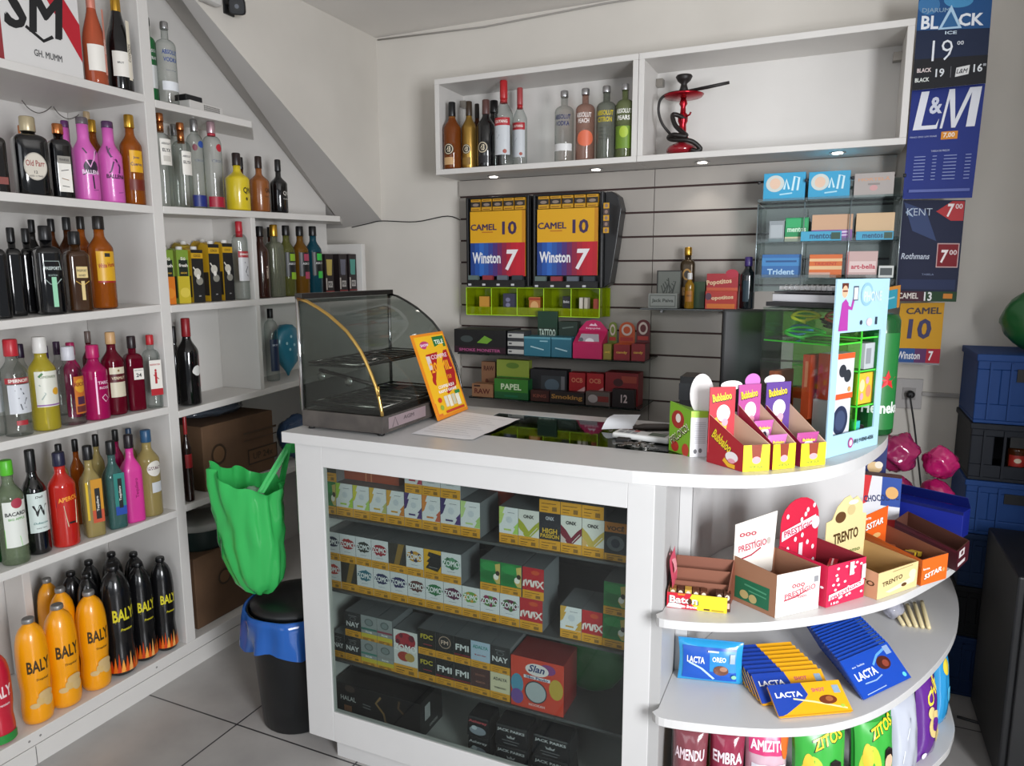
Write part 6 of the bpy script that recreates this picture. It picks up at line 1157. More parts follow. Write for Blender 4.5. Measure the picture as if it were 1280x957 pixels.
for k in range(5):
    a, b = onZ(1116+k*9, 762-k*2, z), onZ(1129+k*8, 783+k*1, z); dv = (b-a).normalized()
    tag(MB().tube([a+Vector((0,0,.0065)), a+dv*.02+Vector((0,0,.0065)), b+Vector((0,0,.0065))], .0058, mat('#d8c89c', .5), 10).build('wafer_stick'), 'thin cream wafer stick lying on the middle end shelf, right side', 'wafer stick', 'cream wafer sticks on the middle end shelf')
p = onZ(1112, 792, z); crumple('candy_bag', 'small clear and white plastic bag behind the blue bars', 'candy bag', (p.x+.012, p.y+.12, z+.001), .038, glass('#e8e8ec','#a0a0b0',.5,'#c8c8d4'), 41, (.8,1.2,.8))
# ================================================================== snack bags on the lowest end shelf
z = S3
def snack(px, Y, wpx, h, c, label, art, rot, d=.07, tilt=.08, zoff=0.):
    X = Xat(px, Y, z+.2); w = wpx*dist((X, Y, z+.2))/FPX
    pillow('snack_bag', label, 'snack bag', (X, Y, z+.0008+zoff), w, h, d, mat(c, .2, coat=.6) if isinstance(c, str) else c, art, rot, tilt, 'snack bags on the lowest end shelf', crimp='#b8b8bc')
AM = lambda c, s, c2: [('r',.1,.05,.9,.45,'#d8c8c8'),('t',.5,.70,.13,s,c,{'w':.84,'b':.07}),('e',.5,.3,.3,.12,c2),('t',.5,.45,.06,'amendoim','#5c3c3c',{'w':.5})]
snack(863, 1.690, 45, .215, '#7c4048', 'brown and pink peanut snack bag, leftmost on the lowest shelf', AM('#f0d8e0','AMENDU','#b89058'), .12)
snack(910, 1.716, 45, .215, '#8c2c44', 'maroon peanut snack bag, second from left on the lowest shelf', AM('#f0e0e8','EMBRA','#c8a070'), .18)
snack(960, 1.745, 56, .235, '#c8a8b4', 'pale pink and white snack bag left of the green ones', [('r',.05,.7,.95,.95,'#c83c70'),('t',.5,.80,.11,'AMIZITO','#f0f0f4',{'w':.84,'b':.07}),('r',.1,.1,.9,.6,'#dcdce4'),('e',.9,.85,.12,.2,'#d8682c')], .32)
snack(866, 1.775, 46, .245, '#b89c4c', 'yellow and blue snack bag behind the leftmost bags', [('e',.5,.85,.3,.1,'#d8c848'),('r',.6,.7,1,.98,'#3c5c98')], .1, .05)
snack(914, 1.795, 46, .245, '#6c4c54', 'brown and blue snack bag in the second row', [('e',.45,.86,.3,.1,'#3c60a8'),('e',.8,.8,.2,.1,'#b08060')], .15, .05)
GN = lambda k: [('r',.02,.06,.98,.94,'#38a03c'),('e',.3,.42,.24,.3,'#b8c43c'),('e',.22,.6,.10,.14,'#d8b83c'),('e',.34,.3,.12,.12,'#98b830'),('t',.6,.88,.12,'ZITOS',K_,{'w':.62,'rot':12,'b':.14}),('t',.6,.885,.11,'ZITOS','#e8d030',{'w':.58,'rot':12,'b':.06}),('e',.72,.52,.13,.09,'#e0b898'),('p',[(.58,.55),(.62,.66),(.72,.69),(.84,.65),(.86,.55),(.78,.6),(.66,.6)],'#1c1414'),('p',[(.56,.08),(.6,.4),(.72,.46),(.86,.4),(.92,.08)],k)]
snack(1026, 1.792, 74, .235, '#2c8c34', 'bright green snack bag with cartoon boy in brown, left of two', GN('#a8783c'), .45, .075)
snack(1094, 1.888, 66, .240, '#2c8c34', 'bright green snack bag with cartoon boy in white, right of two', GN('#e8e8ec'), .65, .070)
snack(1134, 2.01, 56, .235, '#b4b8c4', 'silver snack bag back standing between green and purple bags', [('s',[(.2,.3),(.4,.7)],.03,'#d8dce4'),('s',[(.6,.2),(.5,.8)],.03,'#8c90a0')], .9, .06)
snack(1162, 2.14, 50, .250, '#5c2484', 'purple snack bag with big yellow letter shapes', [('t',.5,.82,.16,'CHE','#e8d040',{'w':.6,'b':.10,'rot':20}),('e',.5,.45,.28,.16,'#d8c080'),('e',.5,.45,.15,.08,'#5c2484'),('e',.62,.3,.14,.08,'#d8c080'),('e',.3,.6,.12,.07,'#d8c080'),('e',.15,.1,.08,.04,'#e8e0f0')], 1.05, .06)
snack(1181, 2.33, 34, .255, '#2c90c8', 'small blue and yellow snack bag at the right end of the shelf', [('e',.4,.75,.2,.1,'#e0c840'),('e',.6,.4,.2,.1,'#58b8e0')], 1.1, .05)
# ================================================================== goods on the back wall
def Wp(px, py, Y=3.0): return onY(px, py, Y)
def xz(px0, py0, px1, py1, Y): a, b = onY(px0, py0, Y), onY(px1, py1, Y); return a.x, b.x, b.z, a.z   # x0,x1,zlow,zhigh
BK = mat('#18181a', .35)
def camel(name, px0, py0, px1, py1, pan, split, label, wd, bulge):
    Y = 3.11; x0, x1, z0, z1 = xz(px0, py0, px1, py1, Y); t = thing(name, label, 'display', (x0, Y, z0)); W2, H2 = x1-x0, z1-z0
    cutz = H2*.80
    m = MB().box(0,.02,0,W2,.117,H2,BK).box(0,0,0,.012,.02,H2,BK).box(W2-.012,0,0,W2,.02,H2,BK).box(.012,0,H2-.010,W2-.012,.02,H2,BK)
    if bulge: m.prism([(W2,.0),(W2+.03,.02),(W2+.055,H2*.45),(W2+.075,H2*.82),(W2+.06,H2*.95),(W2+.03,H2),(W2,H2)], -.08, 0, BK, plane((0,.03,0),(1,0,0),(0,0,1)))
    m.build('housing', t, .003)
    a0, a1, b0, b1 = xz(pan[0], pan[1], pan[2], pan[3], Y); zs = onY(pan[0], split, Y).z
    px_, pw, pz0, pz1, ps = a0-x0, a1-a0, b0-z0, b1-z0, zs-z0
    MB().box(px_,-.003,pz0,px_+pw,.0,pz1,'#d8a01c').build('poster_panel', t)
    sh = [('r',0,ps-pz0,pw,pz1-pz0,'#dca418'),('r',pw*.94,ps-pz0,pw,pz1-pz0,'#c48414')]
    hh = ps-pz0; blu = ['#1c3c80','#2050a0','#2c64b8','#2c54a0','#34408c','#4c3074','#6c2458','#8c2040','#a81c34','#b81c30','#c01c30','#b81c2c']
    for i, c in enumerate(blu): sh.append(('r', pw*i/12, 0, pw*(i+1)/12, hh, c))
    hy = pz1-ps; yb = hh
    sh += [('t',pw*.25,yb+hy*.50,hy*.20,'CAMEL','#3c2850',{'w':pw*.48,'b':.08}),('s',[(pw*.22,yb+hy*.34),(pw*.42,yb+hy*.34)],hy*.03,'#b86c20'),('t',pw*.72,yb+hy*.46,hy*.42,'10','#3c2850',{'w':pw*.26,'b':.07}),
           ('t',pw*.30,hh*.55,hh*.34,'Winston','#e8e8ec',{'w':pw*.52,'b':.03}),('t',pw*.75,hh*.48,hh*.62,'7','#ece8ea',{'w':pw*.2,'b':.09,'sh':.15})]
    MB().art(sh, plane((px_,-.003,pz0),(1,0,0),(0,0,1)), .0005).build('printed_face', t)
    st_ = MB().box(.014,-.02,0,W2-.014,.0,.030,BK); st_.build('price_shelf', t)
    for i in range(4): MB().box(.02+i*W2*.23,-.0215,.004,.02+i*W2*.23+.016,-.0202,.013,'#c8c8ca').build('price_tag', t)
    for i in range(4): MB().box(.018+i*W2*.235,-.018,.031,.018+i*W2*.235+W2*.16,.0,.052,['#5c6c68','#8c3038','#5c6470','#30343c'][i]).build('rail_card', t)
    # cigarette packs in the top slot
    n = 5
    for i in range(n):
        w_ = pw/n; p0 = (x0+px_+w_*(i+.5), Y+.0, z0+pz1+.0035)
        k_ = thing('cigarette_pack', f'yellow and black cigarette pack, {ords[i]} from left on top of {"left" if not bulge else "right"} price display', 'cigarette pack', p0, 0, 'cigarette packs on the price displays'); h_ = H2-pz1-.0145
        MB().box(-w_*.44,.0,0,w_*.44,.019,h_,'#c8941c').build('carton', k_)
        MB().art([('r',-w_*.44,h_*.32,w_*.44,h_*.78,'#2c2620'),('e',0,h_*.52,w_*.28,h_*.13,'#8c7c70'),('s',[(-w_*.35,h_*.9),(w_*.3,h_*.9)],.003,'#6c3c14'),('s',[(-w_*.35,h_*.12),(w_*.3,h_*.12)],.003,'#6c3c14')], plane((0,0,0),(1,0,0),(0,0,1))).build('printed_front', k_)
    if bulge:
        m = MB()
        for i in range(5): m.art([('r',.0,0,.026,.024,'#c8941c' if i % 2 == 0 else '#4c3c3c'),('e',.013,.012,.007,.008,'#8c7468')], plane((W2+.018,-.050,H2*.66+i*.026-.04),(1,0,0),(0,0,1)), .0008)
        m.build('side_print', t)
    return t
camel('cigarette_display', 582, 247, 661, 358, (588,265,657,345), 304, 'left black cigarette price display with yellow and red posters', 0, False)
camel('cigarette_display', 666, 243, 752, 360, (672,262,747,344), 303, 'right black cigarette price display with curved black side wing', 0, True)
# neon yellow acrylic tray
Y = 3.11; x0, x1, z0, z1 = xz(583, 359, 749, 397, Y); NY = glass('#d8e820', '#a0b808', .30, '#b8c818'); NE = mat('#b8e830', .4)
t = thing('acrylic_tray', 'neon yellow acrylic compartment rack under the cigarette displays', 'rack', (x0, Y, z0)); W2, H2 = x1-x0, z1-z0
MB().box(0,.100,0,W2+.02,.103,H2,NY).box(0,.0,0,W2,.10,.003,NY).box(0,0,H2*.0+.003,W2,.002,H2*.30,NY).build('rack_body', t)
for i in range(6): MB().box(W2*i/5-.001,.0,0,W2*i/5+.001,.10,H2,NY).box(W2*i/5-.0015,-.001,0,W2*i/5+.0015,.0005,H2,NE).build('divider', t)
MB().box(0,-.001,-.001,W2,.001,.002,NE).box(0,-.001,H2-.002,W2,.001,H2,NE).build('edge', t)
for i, (u0, w_, h_, c, ar, lb) in enumerate(((.08,.07,.085,'#c89038',[('r',-.02,.02,.02,.03,'#8c5c20')],'small orange box in the first neon compartment'),(.27,.09,.10,'#3c3c50',[('e',-.01,.02,.012,.01,'#7c7c98'),('e',-.01,.045,.012,.01,'#7c7c98'),('e',-.01,.07,.012,.01,'#7c7c98')],'dark multi-lighter card in the second neon compartment'),(.47,.07,.085,'#b87038',[('e',0,.04,.02,.025,'#d8a870'),('r',-.03,.07,.03,.08,'#a03c28')],'orange and red box in the third neon compartment'),(.72,.05,.09,'#26282c',[('t',0,.065,.012,'bic','#d8d8d8',{'w':.03}),('r',-.0275,.0,.0275,.03,'#c87c38')],'black box with orange foot in the fourth neon compartment'),(.84,.02,.085,'#d8d0c4',[],'slim white box in the fifth neon compartment'),(.875,.02,.085,'#c8c0b0',[],'second slim white box in the fifth neon compartment'),(.94,.04,.08,'#a04430',[],'red-brown box at the right end of the neon rack'))):
    xx = x0+W2*u0+.005; plainbox('small_box', lb, 'box', xx, Y+.02, z0+.0035, xx+w_*.8, Y+.06, z0+.003+h_, mat(c, .4), ar, 'printed_front')
# goods shelves: two on the left, one on the right
def gshelf(pl, pr, py, Yf, label):
    a, b = onY(pl, py, Yf), onY(pr, py, Yf); z = (a.z+b.z)/2
    t = thing('glass_shelf', label, 'shelf', (a.x, Yf, z-.006)); MB().box(0,0,0,b.x-a.x,3.227-Yf,.006, glass('#6c7470','#2c3430',.5,'#303836')).build('glass_panel', t)
    MB().box(.05,3.19-Yf,-.02,.06,3.227-Yf,0,mat('#888888',.3,.8)).build('bracket', t); MB().box(b.x-a.x-.06,3.19-Yf,-.02,b.x-a.x-.05,3.227-Yf,0,mat('#888888',.3,.8)).build('bracket', t)
    return z
Y1 = 2.98
zA = gshelf(572, 806, 446, Y1, 'dark glass shelf of boxes under the neon rack'); zB = gshelf(586, 800, 503, Y1, 'lower dark glass shelf of red and green boxes')
zC = gshelf(800, 915, 386, 3.02, 'dark glass shelf holding bottles and red boxes, right part of slatted wall')
def gb(px0, px1, pyt, zs, Y, c, label, art=(), d=.08, name='small_box', rot=0., cat='box', dome_=False, side=(), group=None):
    x0, x1 = Xat(px0, Y, zs), Xat(px1, Y, zs); h = Zat(pyt, (x0+x1)/2, Y)-zs; w = x1-x0
    t = thing(name, label, cat, ((x0+x1)/2, Y, zs+.0006), rot, group)
    if dome_:
        MB().prism([(-w/2,0),(w/2,0)]+[(w/2*math.cos(PI*k/10), h-w*.45+w*.45*math.sin(PI*k/10)) for k in range(11)], -.003, 0, mat(c, .45), plane((0,d,0),(1,0,0),(0,0,1))).build('header_card', t)
        MB().box(-w/2,0,0,w/2,d-.004,h*.42,mat(c,.45)).build('carton', t)
        if art: MB().art(scale_art_wh(art[0], w, h), plane((-w/2,0,0),(1,0,0),(0,0,1))).art(scale_art_wh(art[1], w, h), plane((-w/2,d-.0,0),(1,0,0),(0,0,1)), .0035).build('printed_front', t)
    else:
        MB().box(-w/2,0,0,w/2,d,h,mat(c,.45)).build('carton', t, .001)
        if art: MB().art(scale_art_wh(art, w, h), plane((-w/2,0,0),(1,0,0),(0,0,1))).build('printed_front', t)
    return h
# shelf A
h0 = gb(568,632,412,zA,2.90+.085,'#151517','long black box with pink stripe at the left of the upper glass shelf',[('r',0,.02,1,.28,'#2c1420'),('t',.5,.14,.12,'SMOKE MONSTER','#a85080',{'w':.8,'b':.03}),('p',[(.45,.45),(.6,.75),(.75,.6),(.65,.42)],'#6c9c30'),('e',.25,.6,.12,.14,'#3c4444')],.18)
for k in range(3): gb(635,654,0,0,0,'','') if False else None
for k, (yt, lb) in enumerate(((438,'bottom'),(425,'middle'),(412,'top'))):
    x0, x1 = Xat(634,Y1+.01,zA), Xat(655,Y1+.01,zA); hh = .036
    plainbox('small_box', f'white-edged flat dark box, {lb} of the stack of three', 'box', x0+.002, Y1+.01, zA+k*.0368, x1, Y1+.10, zA+k*.0368+hh, mat('#3a3c40',.5), [('r',-.04,.006,.04,.026,'#b8b8b4'),('r',-.035,.012,-.02,.020,'#4c4c50')], 'printed_front', 0, 'flat boxes stacked on the upper glass shelf')
gb(655,688,421,zA,Y1+.01,'#2c6c80','teal box with cigarette drawing, left of two alike',[('r',0,.9,1,1,'#5c98a8'),('s',[(.25,.50),(.75,.34)],.06,'#a8c8d0'),('r',.6,.76,.9,.82,'#8cb8c4')],.09)
gb(689,714,422,zA,Y1+.01,'#2a6478','teal box with cigarette drawing, beside the pink box',[('r',0,.9,1,1,'#5c98a8'),('s',[(.2,.46),(.8,.32)],.06,'#a8c8d0')],.09)
gb(672,696,389,zA,Y1+.102,'#1c3c2c','dark green box with white lettering behind the teal ones',[('r',.05,.35,.95,.62,'#1c3024'),('t',.5,.5,.18,'TATTOO','#b8c8bc',{'w':.85,'b':.05})],.02)
gb(698,721,402,zA,Y1+.102,'#24342c','dark grey-green box behind the right teal box',[('s',[(.2,.8),(.8,.85)],.04,'#5c6c64')],.05)
PKF = [('r',0,0,1,1,'#c02060'),('p',[(.08,.30),(.25,.66),(.85,.66),(.90,.30)],'#a8a0a8'),('e',.55,.46,.15,.09,'#e0e0e4'),('e',.25,.5,.08,.06,'#5c6068'),('t',.45,.22,.06,'LIPS','#f0d0e0',{'w':.2,'b':.06}),('e',.7,.12,.08,.04,'#f0d0e0'),('e',.7,.12,.05,.025,'#c02060')]
x0, x1 = Xat(716,Y1+.008,zA), Xat(752,Y1+.008,zA); w_ = x1-x0; h_ = Zat(401, x0+w_/2, Y1+.06)-zA
t = thing('display_box', 'hot pink display box with pointed header and clear window', 'box', (x0+w_/2, Y1+.008, zA+.0006))
MB().hexa([(-w_/2,0,0),(w_/2,0,0),(w_/2,.085,0),(-w_/2,.085,0),(-w_/2,0,h_*.42),(w_/2,0,h_*.42),(w_/2,.085,h_*.72),(-w_/2,.085,h_*.72)], mat('#b81c58',.4)).build('carton', t)
MB().prism([(-w_*.5,h_*.6),(w_*.5,h_*.6),(w_*.5,h_*.75),(w_*.25,h_*.97),(0,h_*1.02),(-w_*.25,h_*.97),(-w_*.5,h_*.75)], -.003, 0, mat('#c02060',.4), plane((0,.083,0),(1,0,0),(0,0,1))).art([('p',[(-.02,h_*.85),(.02,h_*.85),(.008,h_*.93),(.004,h_*.88),(-.01,h_*.91)],'#f0d0e0'),('t',0,h_*.78,.010,'hippie','#f0d0e0',{'w':w_*.5})], plane((0,.083,0),(1,0,0),(0,0,1)), .0006).build('header_card', t)
MB().art(scale_art_wh(PKF[1:], w_, h_), plane((-w_/2,-.0,0),(1,0,0),(0,.16,1)), .001).build('printed_front', t)
for a, b, yt, c, lb in ((754,764,404,'#6c7c2c','olive green round-headed candy box on the upper glass shelf'),(767,787,404,'#b84c1c','orange round-headed candy box on the upper glass shelf'),(789,806,401,'#5c141c','maroon round-headed candy box at the right end of the upper shelf')):
    gb(a,b,yt,zA,Y1+.02,c,lb,([('r',0,0,1,.42,'#8c1c24' if c != '#6c7c2c' else '#8c7c2c'),('t',.5,.2,.08,'candy','#d8b040',{'w':.7,'b':.04})],[('e',.5,.78,.34,.16,'#c8b8b0'),('e',.5,.78,.22,.10,c),('r',.1,.48,.9,.58,'#a82c24')]),.08,'display_box',0.,'box',True)
# shelf B
gb(602,619,452,zB,Y1+.09,'#8c6448','brown cardboard header box with dark capital lettering, back row',[('t',.55,.80,.15,'RAW','#4c2018',{'w':.75,'b':.08}),('e',.4,.4,.12,.08,'#5c3020'),('r',.2,.05,.6,.2,'#6c3828')],.03,'display_box')
gb(590,616,480,zB,Y1+.01,'#9c7050','small brown cardboard box with dark red lettering, front left',[('t',.5,.45,.40,'RAW','#5c1c18',{'w':.75,'b':.08}),('r',.1,.78,.4,.92,'#3c241c')],.06,'display_box')
gb(621,661,450,zB,Y1+.07,'#8c9c3c','lime green header of a herb paper box behind the dark green one',[('r',0,.0,1,.55,'#3c7c2c'),('e',.5,.85,.2,.08,'#5c7c2c')],.04,'display_box')
gb(618,660,474,zB,Y1+.008,'#1c5c30','green box with white lettering at the front of the lower shelf',[('r',0,.35,1,1,'#387c2c'),('t',.5,.62,.30,'PAPEL','#d8e8c8',{'w':.6,'b':.06}),('r',.3,.1,.7,.2,'#1c6c48')],.055,'display_box')
gb(663,708,462,zB,Y1+.06,'#202024','dark box with small photo print, lower glass shelf middle',[('r',.3,.2,.95,.8,'#34383c'),('e',.6,.5,.2,.2,'#50606c'),('r',.85,.2,.95,.8,'#6c6c70')],.06)
gb(663,686,488,zB,Y1+.008,'#3c1c18','low dark red box at the front of the lower shelf',[('t',.5,.5,.3,'KING','#8c4c3c',{'w':.7})],.045)
gb(687,730,490,zB,Y1+.008,'#241c1c','low dark box with gold script at the front of lower shelf',[('t',.5,.5,.5,'Smoking','#a87c3c',{'w':.9,'b':.05})],.045)
gb(711,731,466,zB,Y1+.06,'#9c1820','red paper pack with pale stripe, left of two alike',[('t',.5,.75,.16,'OCB','#c87c5c',{'w':.7,'b':.05}),('p',[(0,.1),(1,.4),(1,.55),(0,.2)],'#c8a0a0')],.06)
gb(733,754,467,zB,Y1+.06,'#a41820','red paper pack with pale stripe, right of two alike',[('t',.5,.75,.16,'OCB','#c87c5c',{'w':.7,'b':.05}),('p',[(0,.1),(1,.4),(1,.55),(0,.2)],'#c8a0a0')],.06)
gb(732,762,490,zB,Y1+.008,'#5c5450','grey and red low box at the front of the lower shelf',[('e',.3,.5,.2,.3,'#a8a0a0'),('r',.5,.3,.95,.7,'#7c2c28')],.045)
gb(756,797,466,zB,Y1+.05,'#7c1018','wide dark red box at the right end of the lower shelf',[('r',.5,.7,.95,.9,'#9c3c28'),('e',.4,.7,.15,.12,'#3c0c10'),('t',.4,.45,.16,'63','#b8847c',{'w':.2,'b':.04})],.09)
gb(765,792,487,zB,Y1+.004,'#1c1416','small black box with white number in front of the wide red one',[('t',.55,.5,.45,'12','#c8b8b8',{'w':.3,'b':.06})],.04)
# shelf C
Y2 = 3.03
gb(820,850,338,zC,Y2+.06,'#30302e','grey engraved header card of the silver liquor box','' or [('r',.06,.05,.97,.97,'#6c706a')]+[('s',[(.15+.07*k,.2+.1*(k%3)),(.3+.07*k,.35+.12*(k%4)),(.2+.07*k,.6+.05*(k%5))],.03,'#3c403c') for k in range(8)],.03,'display_box',0.,'box')
gb(810,846,367,zC,Y2+.005,'#888c88','low silver box with ornate lettering on the right glass shelf',[('r',.05,.1,.95,.9,'#5c605c'),('r',.08,.16,.92,.84,'#8c908c'),('t',.5,.5,.3,'Jack Paiva','#3c403c',{'w':.75,'b':.04})],.05)
def gbot(px, yt, wpx, kind, label, gm, cap, art, dy=.03, **k):
    Yc = Y2+dy; X = Xat(px, Yc, zC); R = wpx/2*dist((X, Yc, zC))/FPX; H = Zat(yt, X, Yc)-zC
    bottle(label, kind, (X, Yc, zC+.0006), R, H, gm, cap, art, rot=-PI/2+.1, **k)
gbot(858,309,18,'gin','ornate gold and black flask bottle on the right glass shelf',mat('#3a2c18',.3,.4),GOLD,[('e',0,.55,.6,.8,'#a87c34'),('e',0,.55,.4,.55,'#2c2014'),('r',-.6,.2,.6,.34,'#a87c34'),('t',0,.27,.16,'GOLD','#2c2014',{'w':.8})],.125)
gbot(861,341,12,'fat','small yellow dropper bottle with white nozzle','' or glass('#c8a038','#6c5010',.6,'#b08424'),'#d8d8d8',[('r',-.8,.2,.8,.5,'#a86c20'),('t',0,.36,.3,'DJO',K_,{'w':.9})],.018)
gb(866,880,352,zC,Y2+.05,'#2c4428','dark green packet behind the dropper bottle',(),.04)
gb(882,921,342,zC,Y2+.06,'#a82c34','red lollipop box with yellow script, back row on right shelf',[('t',.4,.75,.18,'Popotitos','#e0c8a0',{'w':.8,'b':.07,'rot':6}),('r',0,.45,1,.6,'#c85c3c'),('e',.8,1.0,.2,.12,'#b02c40')],.05,'candy_box')
gb(881,920,364,zC,Y2+.006,'#b83830','red and orange lollipop box in front on right shelf',[('t',.5,.62,.28,'Popotitos','#e8d0a8',{'w':.8,'b':.08,'rot':4}),('r',.05,.05,.95,.3,'#d8742c'),('e',.1,.7,.1,.2,'#5c3c50')],.045,'candy_box')
gbot(933,321,19,'fat','dark bottle with purple cap at the right end of shelf',mat('#10181c',.15,coat=.5),'#3c2c6c',[('r',-.6,.15,.2,.55,'#1c3440'),('s',[(.2,.2),(.2,.5)],.06,'#8ca0ac')],.06)
# ================================================================== clear gum rack
Y = 3.04; x0, x1, z0, z1 = xz(953, 217, 1119, 350, Y)
t = thing('gum_rack', 'clear acrylic three-tier gum rack hanging on the slatted wall', 'rack', (x0, Y, z0)); W2, H2 = x1-x0, z1-z0
AR = glass('#e4ecec', '#94a4a4')
MB().box(-.012,.175,-.05,W2+.006,.178,H2-.02,AR).build('back_panel', t)
MB().box(-.012,0,-.05,-.009,.175,H2*.72,AR).box(W2+.003,0,-.05,W2+.006,.175,H2*.72,AR).build('side_panel', t)
for x_ in (-.010, W2*.33, W2*.66, W2+.004): MB().tube([(x_,-.002,-.05),(x_,-.002,H2*.72)], .0022, mat('#9ca8ac',.2,.6), 6).build('rod', t); MB().lathe([(.005,0),(.005,.012)], '#2c2c30', 10, (x_, 0, H2-.04)).build('knob', t)
tz = [zz-z0 for zz in (onY(1040,248,Y).z, onY(1040,301,Y).z, onY(1040,347,Y).z)]
for q, zz in enumerate(tz): MB().box(-.012,0,zz-.003,W2+.006,.174,zz,AR).box(-.012,-.003,zz-.004,W2+.006,0,zz+[.008,.012,.012][q],AR).build('tier', t)
def rk(px0, px1, pyt, tier, c, label, art, d=.09, dy=.012, rot=0):
    Yq = Y+dy; zz = z0+tz[tier]; a, b = Xat(px0,Yq,zz), Xat(px1,Yq,zz); h = Zat(pyt,(a+b)/2,Yq)-zz; w = b-a-.003
    t = thing('gum_box', label, 'box', ((a+b)/2, Yq, zz+.0006), rot, 'gum boxes in the clear rack'); MB().box(-w/2,0,0,w/2,d,h,mat(c,.4)).build('carton', t, .001); MB().art(scale_art_wh(art, w, h), plane((-w/2,0,0),(1,0,0),(0,0,1))).build('printed_front', t)
OR1 = [('e',.28,.62,.22,.30,'#c8d0cc'),('e',.28,.62,.13,.2,'#e0c0a8'),('s',[(.5,.4),(.55,.75),(.62,.4)],.07,'#c8e8f0'),('s',[(.7,.35),(.74,.85),(.85,.8),(.82,.35)],.07,'#c8e8f0'),('s',[(.4,.22),(.7,.26)],.05,'#a8d8e8')]
rk(953,1006,216,0,'#2c9cc8','bright blue gum box with white disc, leftmost in the top tier',OR1)
rk(1009,1062,214,0,'#2c9cc8','bright blue gum box with white disc, middle of the top tier',OR1)
rk(1066,1117,216,0,'#a8a09c','pale grey gum box, rightmost in the top tier',[('t',.5,.75,.16,'HORTELÃ','#c89878',{'w':.8,'b':.03}),('e',.5,.38,.1,.12,'#c89898'),('r',.35,.5,.65,.58,'#8c8480')])
rk(960,980,276,1,'#8c9498','grey see-through box at the left of the second tier',[('r',.1,.2,.9,.8,'#a8b0b4')])
rk(980,1010,272,1,'#1c8c54','green gum box tilted in the second tier',[('r',.05,.6,.95,.95,'#2ca464'),('t',.5,.5,.2,'mentos','#c8e8d0',{'w':.8,'b':.05}),('r',0,0,1,.2,'#c8c0a0')],.08,.012,.0)
rk(1013,1065,268,1,'#c8a080','peach and purple gum box in the middle of the second tier',[('r',0,0,1,.42,'#8c5ca0'),('s',[(.1,.3),(.9,.34)],.06,'#e0d0e8'),('s',[(.1,.18),(.9,.22)],.05,'#e0d0e8'),('r',0,0,.15,.35,'#c8344c')])
rk(1068,1117,266,1,'#d0b088','peach gum box at the right of the second tier',[('r',0,0,1,.14,'#c84c30'),('r',0,.14,1,.22,'#e8e0d8')])
rk(1000,1052,289,1,'#3c9cc0','light blue gum strip box in front in the second tier',[('t',.5,.5,.55,'mentos','#1c4c70',{'w':.55,'b':.05}),('r',.75,.15,.97,.85,'#2c4c3c')],.008,-.0125+.001)
rk(1069,1117,289,1,'#3c9cc0','light blue gum strip box in front, right of second tier',[('t',.45,.5,.55,'mentos','#1c4c70',{'w':.55,'b':.05}),('r',.75,.15,.97,.85,'#2c4c3c')],.008,-.0115)
rk(951,1000,318,2,'#2c64a0','blue chewing gum box at the left of the bottom tier',[('r',0,.5,1,.85,'#3c80b8'),('t',.5,.25,.25,'Trident','#a8c8e0',{'w':.7,'b':.05}),('s',[(.1,.7),(.9,.7)],.08,'#1c4c80')])
rk(1010,1052,318,2,'#d0682c','orange chewing gum box in the middle of the bottom tier',[('r',0,.35,1,.5,'#e0b888'),('r',0,.7,1,.82,'#e0b888'),('r',0,0,.65,.22,'#c8a090'),('t',.5,.6,.14,'TRIDENT','#b83c28',{'w':.7})])
rk(1056,1096,314,2,'#c8a8a4','pink and white candy box in the bottom tier',[('r',.1,.2,.95,.62,'#e0c8c4'),('t',.55,.42,.18,'art-bella','#b82c44',{'w':.78,'b':.07}),('r',0,0,.08,1,'#c87c7c')])
rk(1097,1117,332,2,'#c8ccc8','white price card with dark code at the right of bottom tier',[('r',.1,.2,.9,.8,'#3c4444')],.004,-.0035)
# ================================================================== hookah in the right bay of the wall cabinet
zc = cz0+t_cab; Yh = 3.115; X = Xat(852, Yh, zc); t = thing('hookah', 'red glass hookah with black bowl and coiled black hose in wall cabinet', 'hookah', (X, Yh, zc+.0006))
HR = mat('#8c1220', .18, coat=.6); HM = mat('#a01424', .25, .7); HB = mat('#17110f', .5)
MB().lathe([(.020,0),(.045,.004),(.062,.020),(.064,.032),(.052,.046),(.026,.056),(.022,.064)], HR, 28).build('glass_base', t)
MB().lathe([(.022,.064),(.026,.075),(.016,.095),(.014,.13),(.020,.142),(.020,.168),(.012,.176),(.010,.20),(.017,.212),(.014,.222),(.010,.232)], HM, 24).build('stem', t)
MB().lathe([(.02,.232),(.075,.238),(.082,.246),(.078,.247),(.02,.242)], HM, 28).build('charcoal_tray', t)
MB().lathe([(.012,.246),(.020,.262),(.014,.280),(.012,.290),(.026,.302),(.034,.318),(.030,.324),(.02,.322)], HB, 24).build('clay_bowl', t)
MB().tube([(.018,-.01,.16),(.030,-.012,.165),(.034,-.012,.175)], .004, HM, 8).build('release_valve', t)
MB().tube(spline([(.012,-.005,.150),(-.02,-.03,.165),(-.035,-.04,.16),(-.02,-.05,.12),(.01,-.062,.09),(.03,-.072,.07),(-.02,-.078,.078),(-.045,-.055,.072),(-.02,-.070,.06),(.03,-.072,.055),(.06,-.060,.045),(.085,-.05,.02),(.07,-.055,.012),(.05,-.058,.018)],5), .0095, HB, 8).build('hose', t)
MB().tube(spline([(-.055,.02,.10),(-.085,.0,.14),(-.10,-.01,.19),(-.09,-.02,.235),(-.05,-.02,.255),(.02,-.02,.256)],5), .006, HB, 8).build('hose_end', t)
MB().tube([(.02,-.02,.256),(.10,-.025,.262),(.185,-.03,.270)], [.006,.007,.006], HB, 10).build('mouthpiece', t)
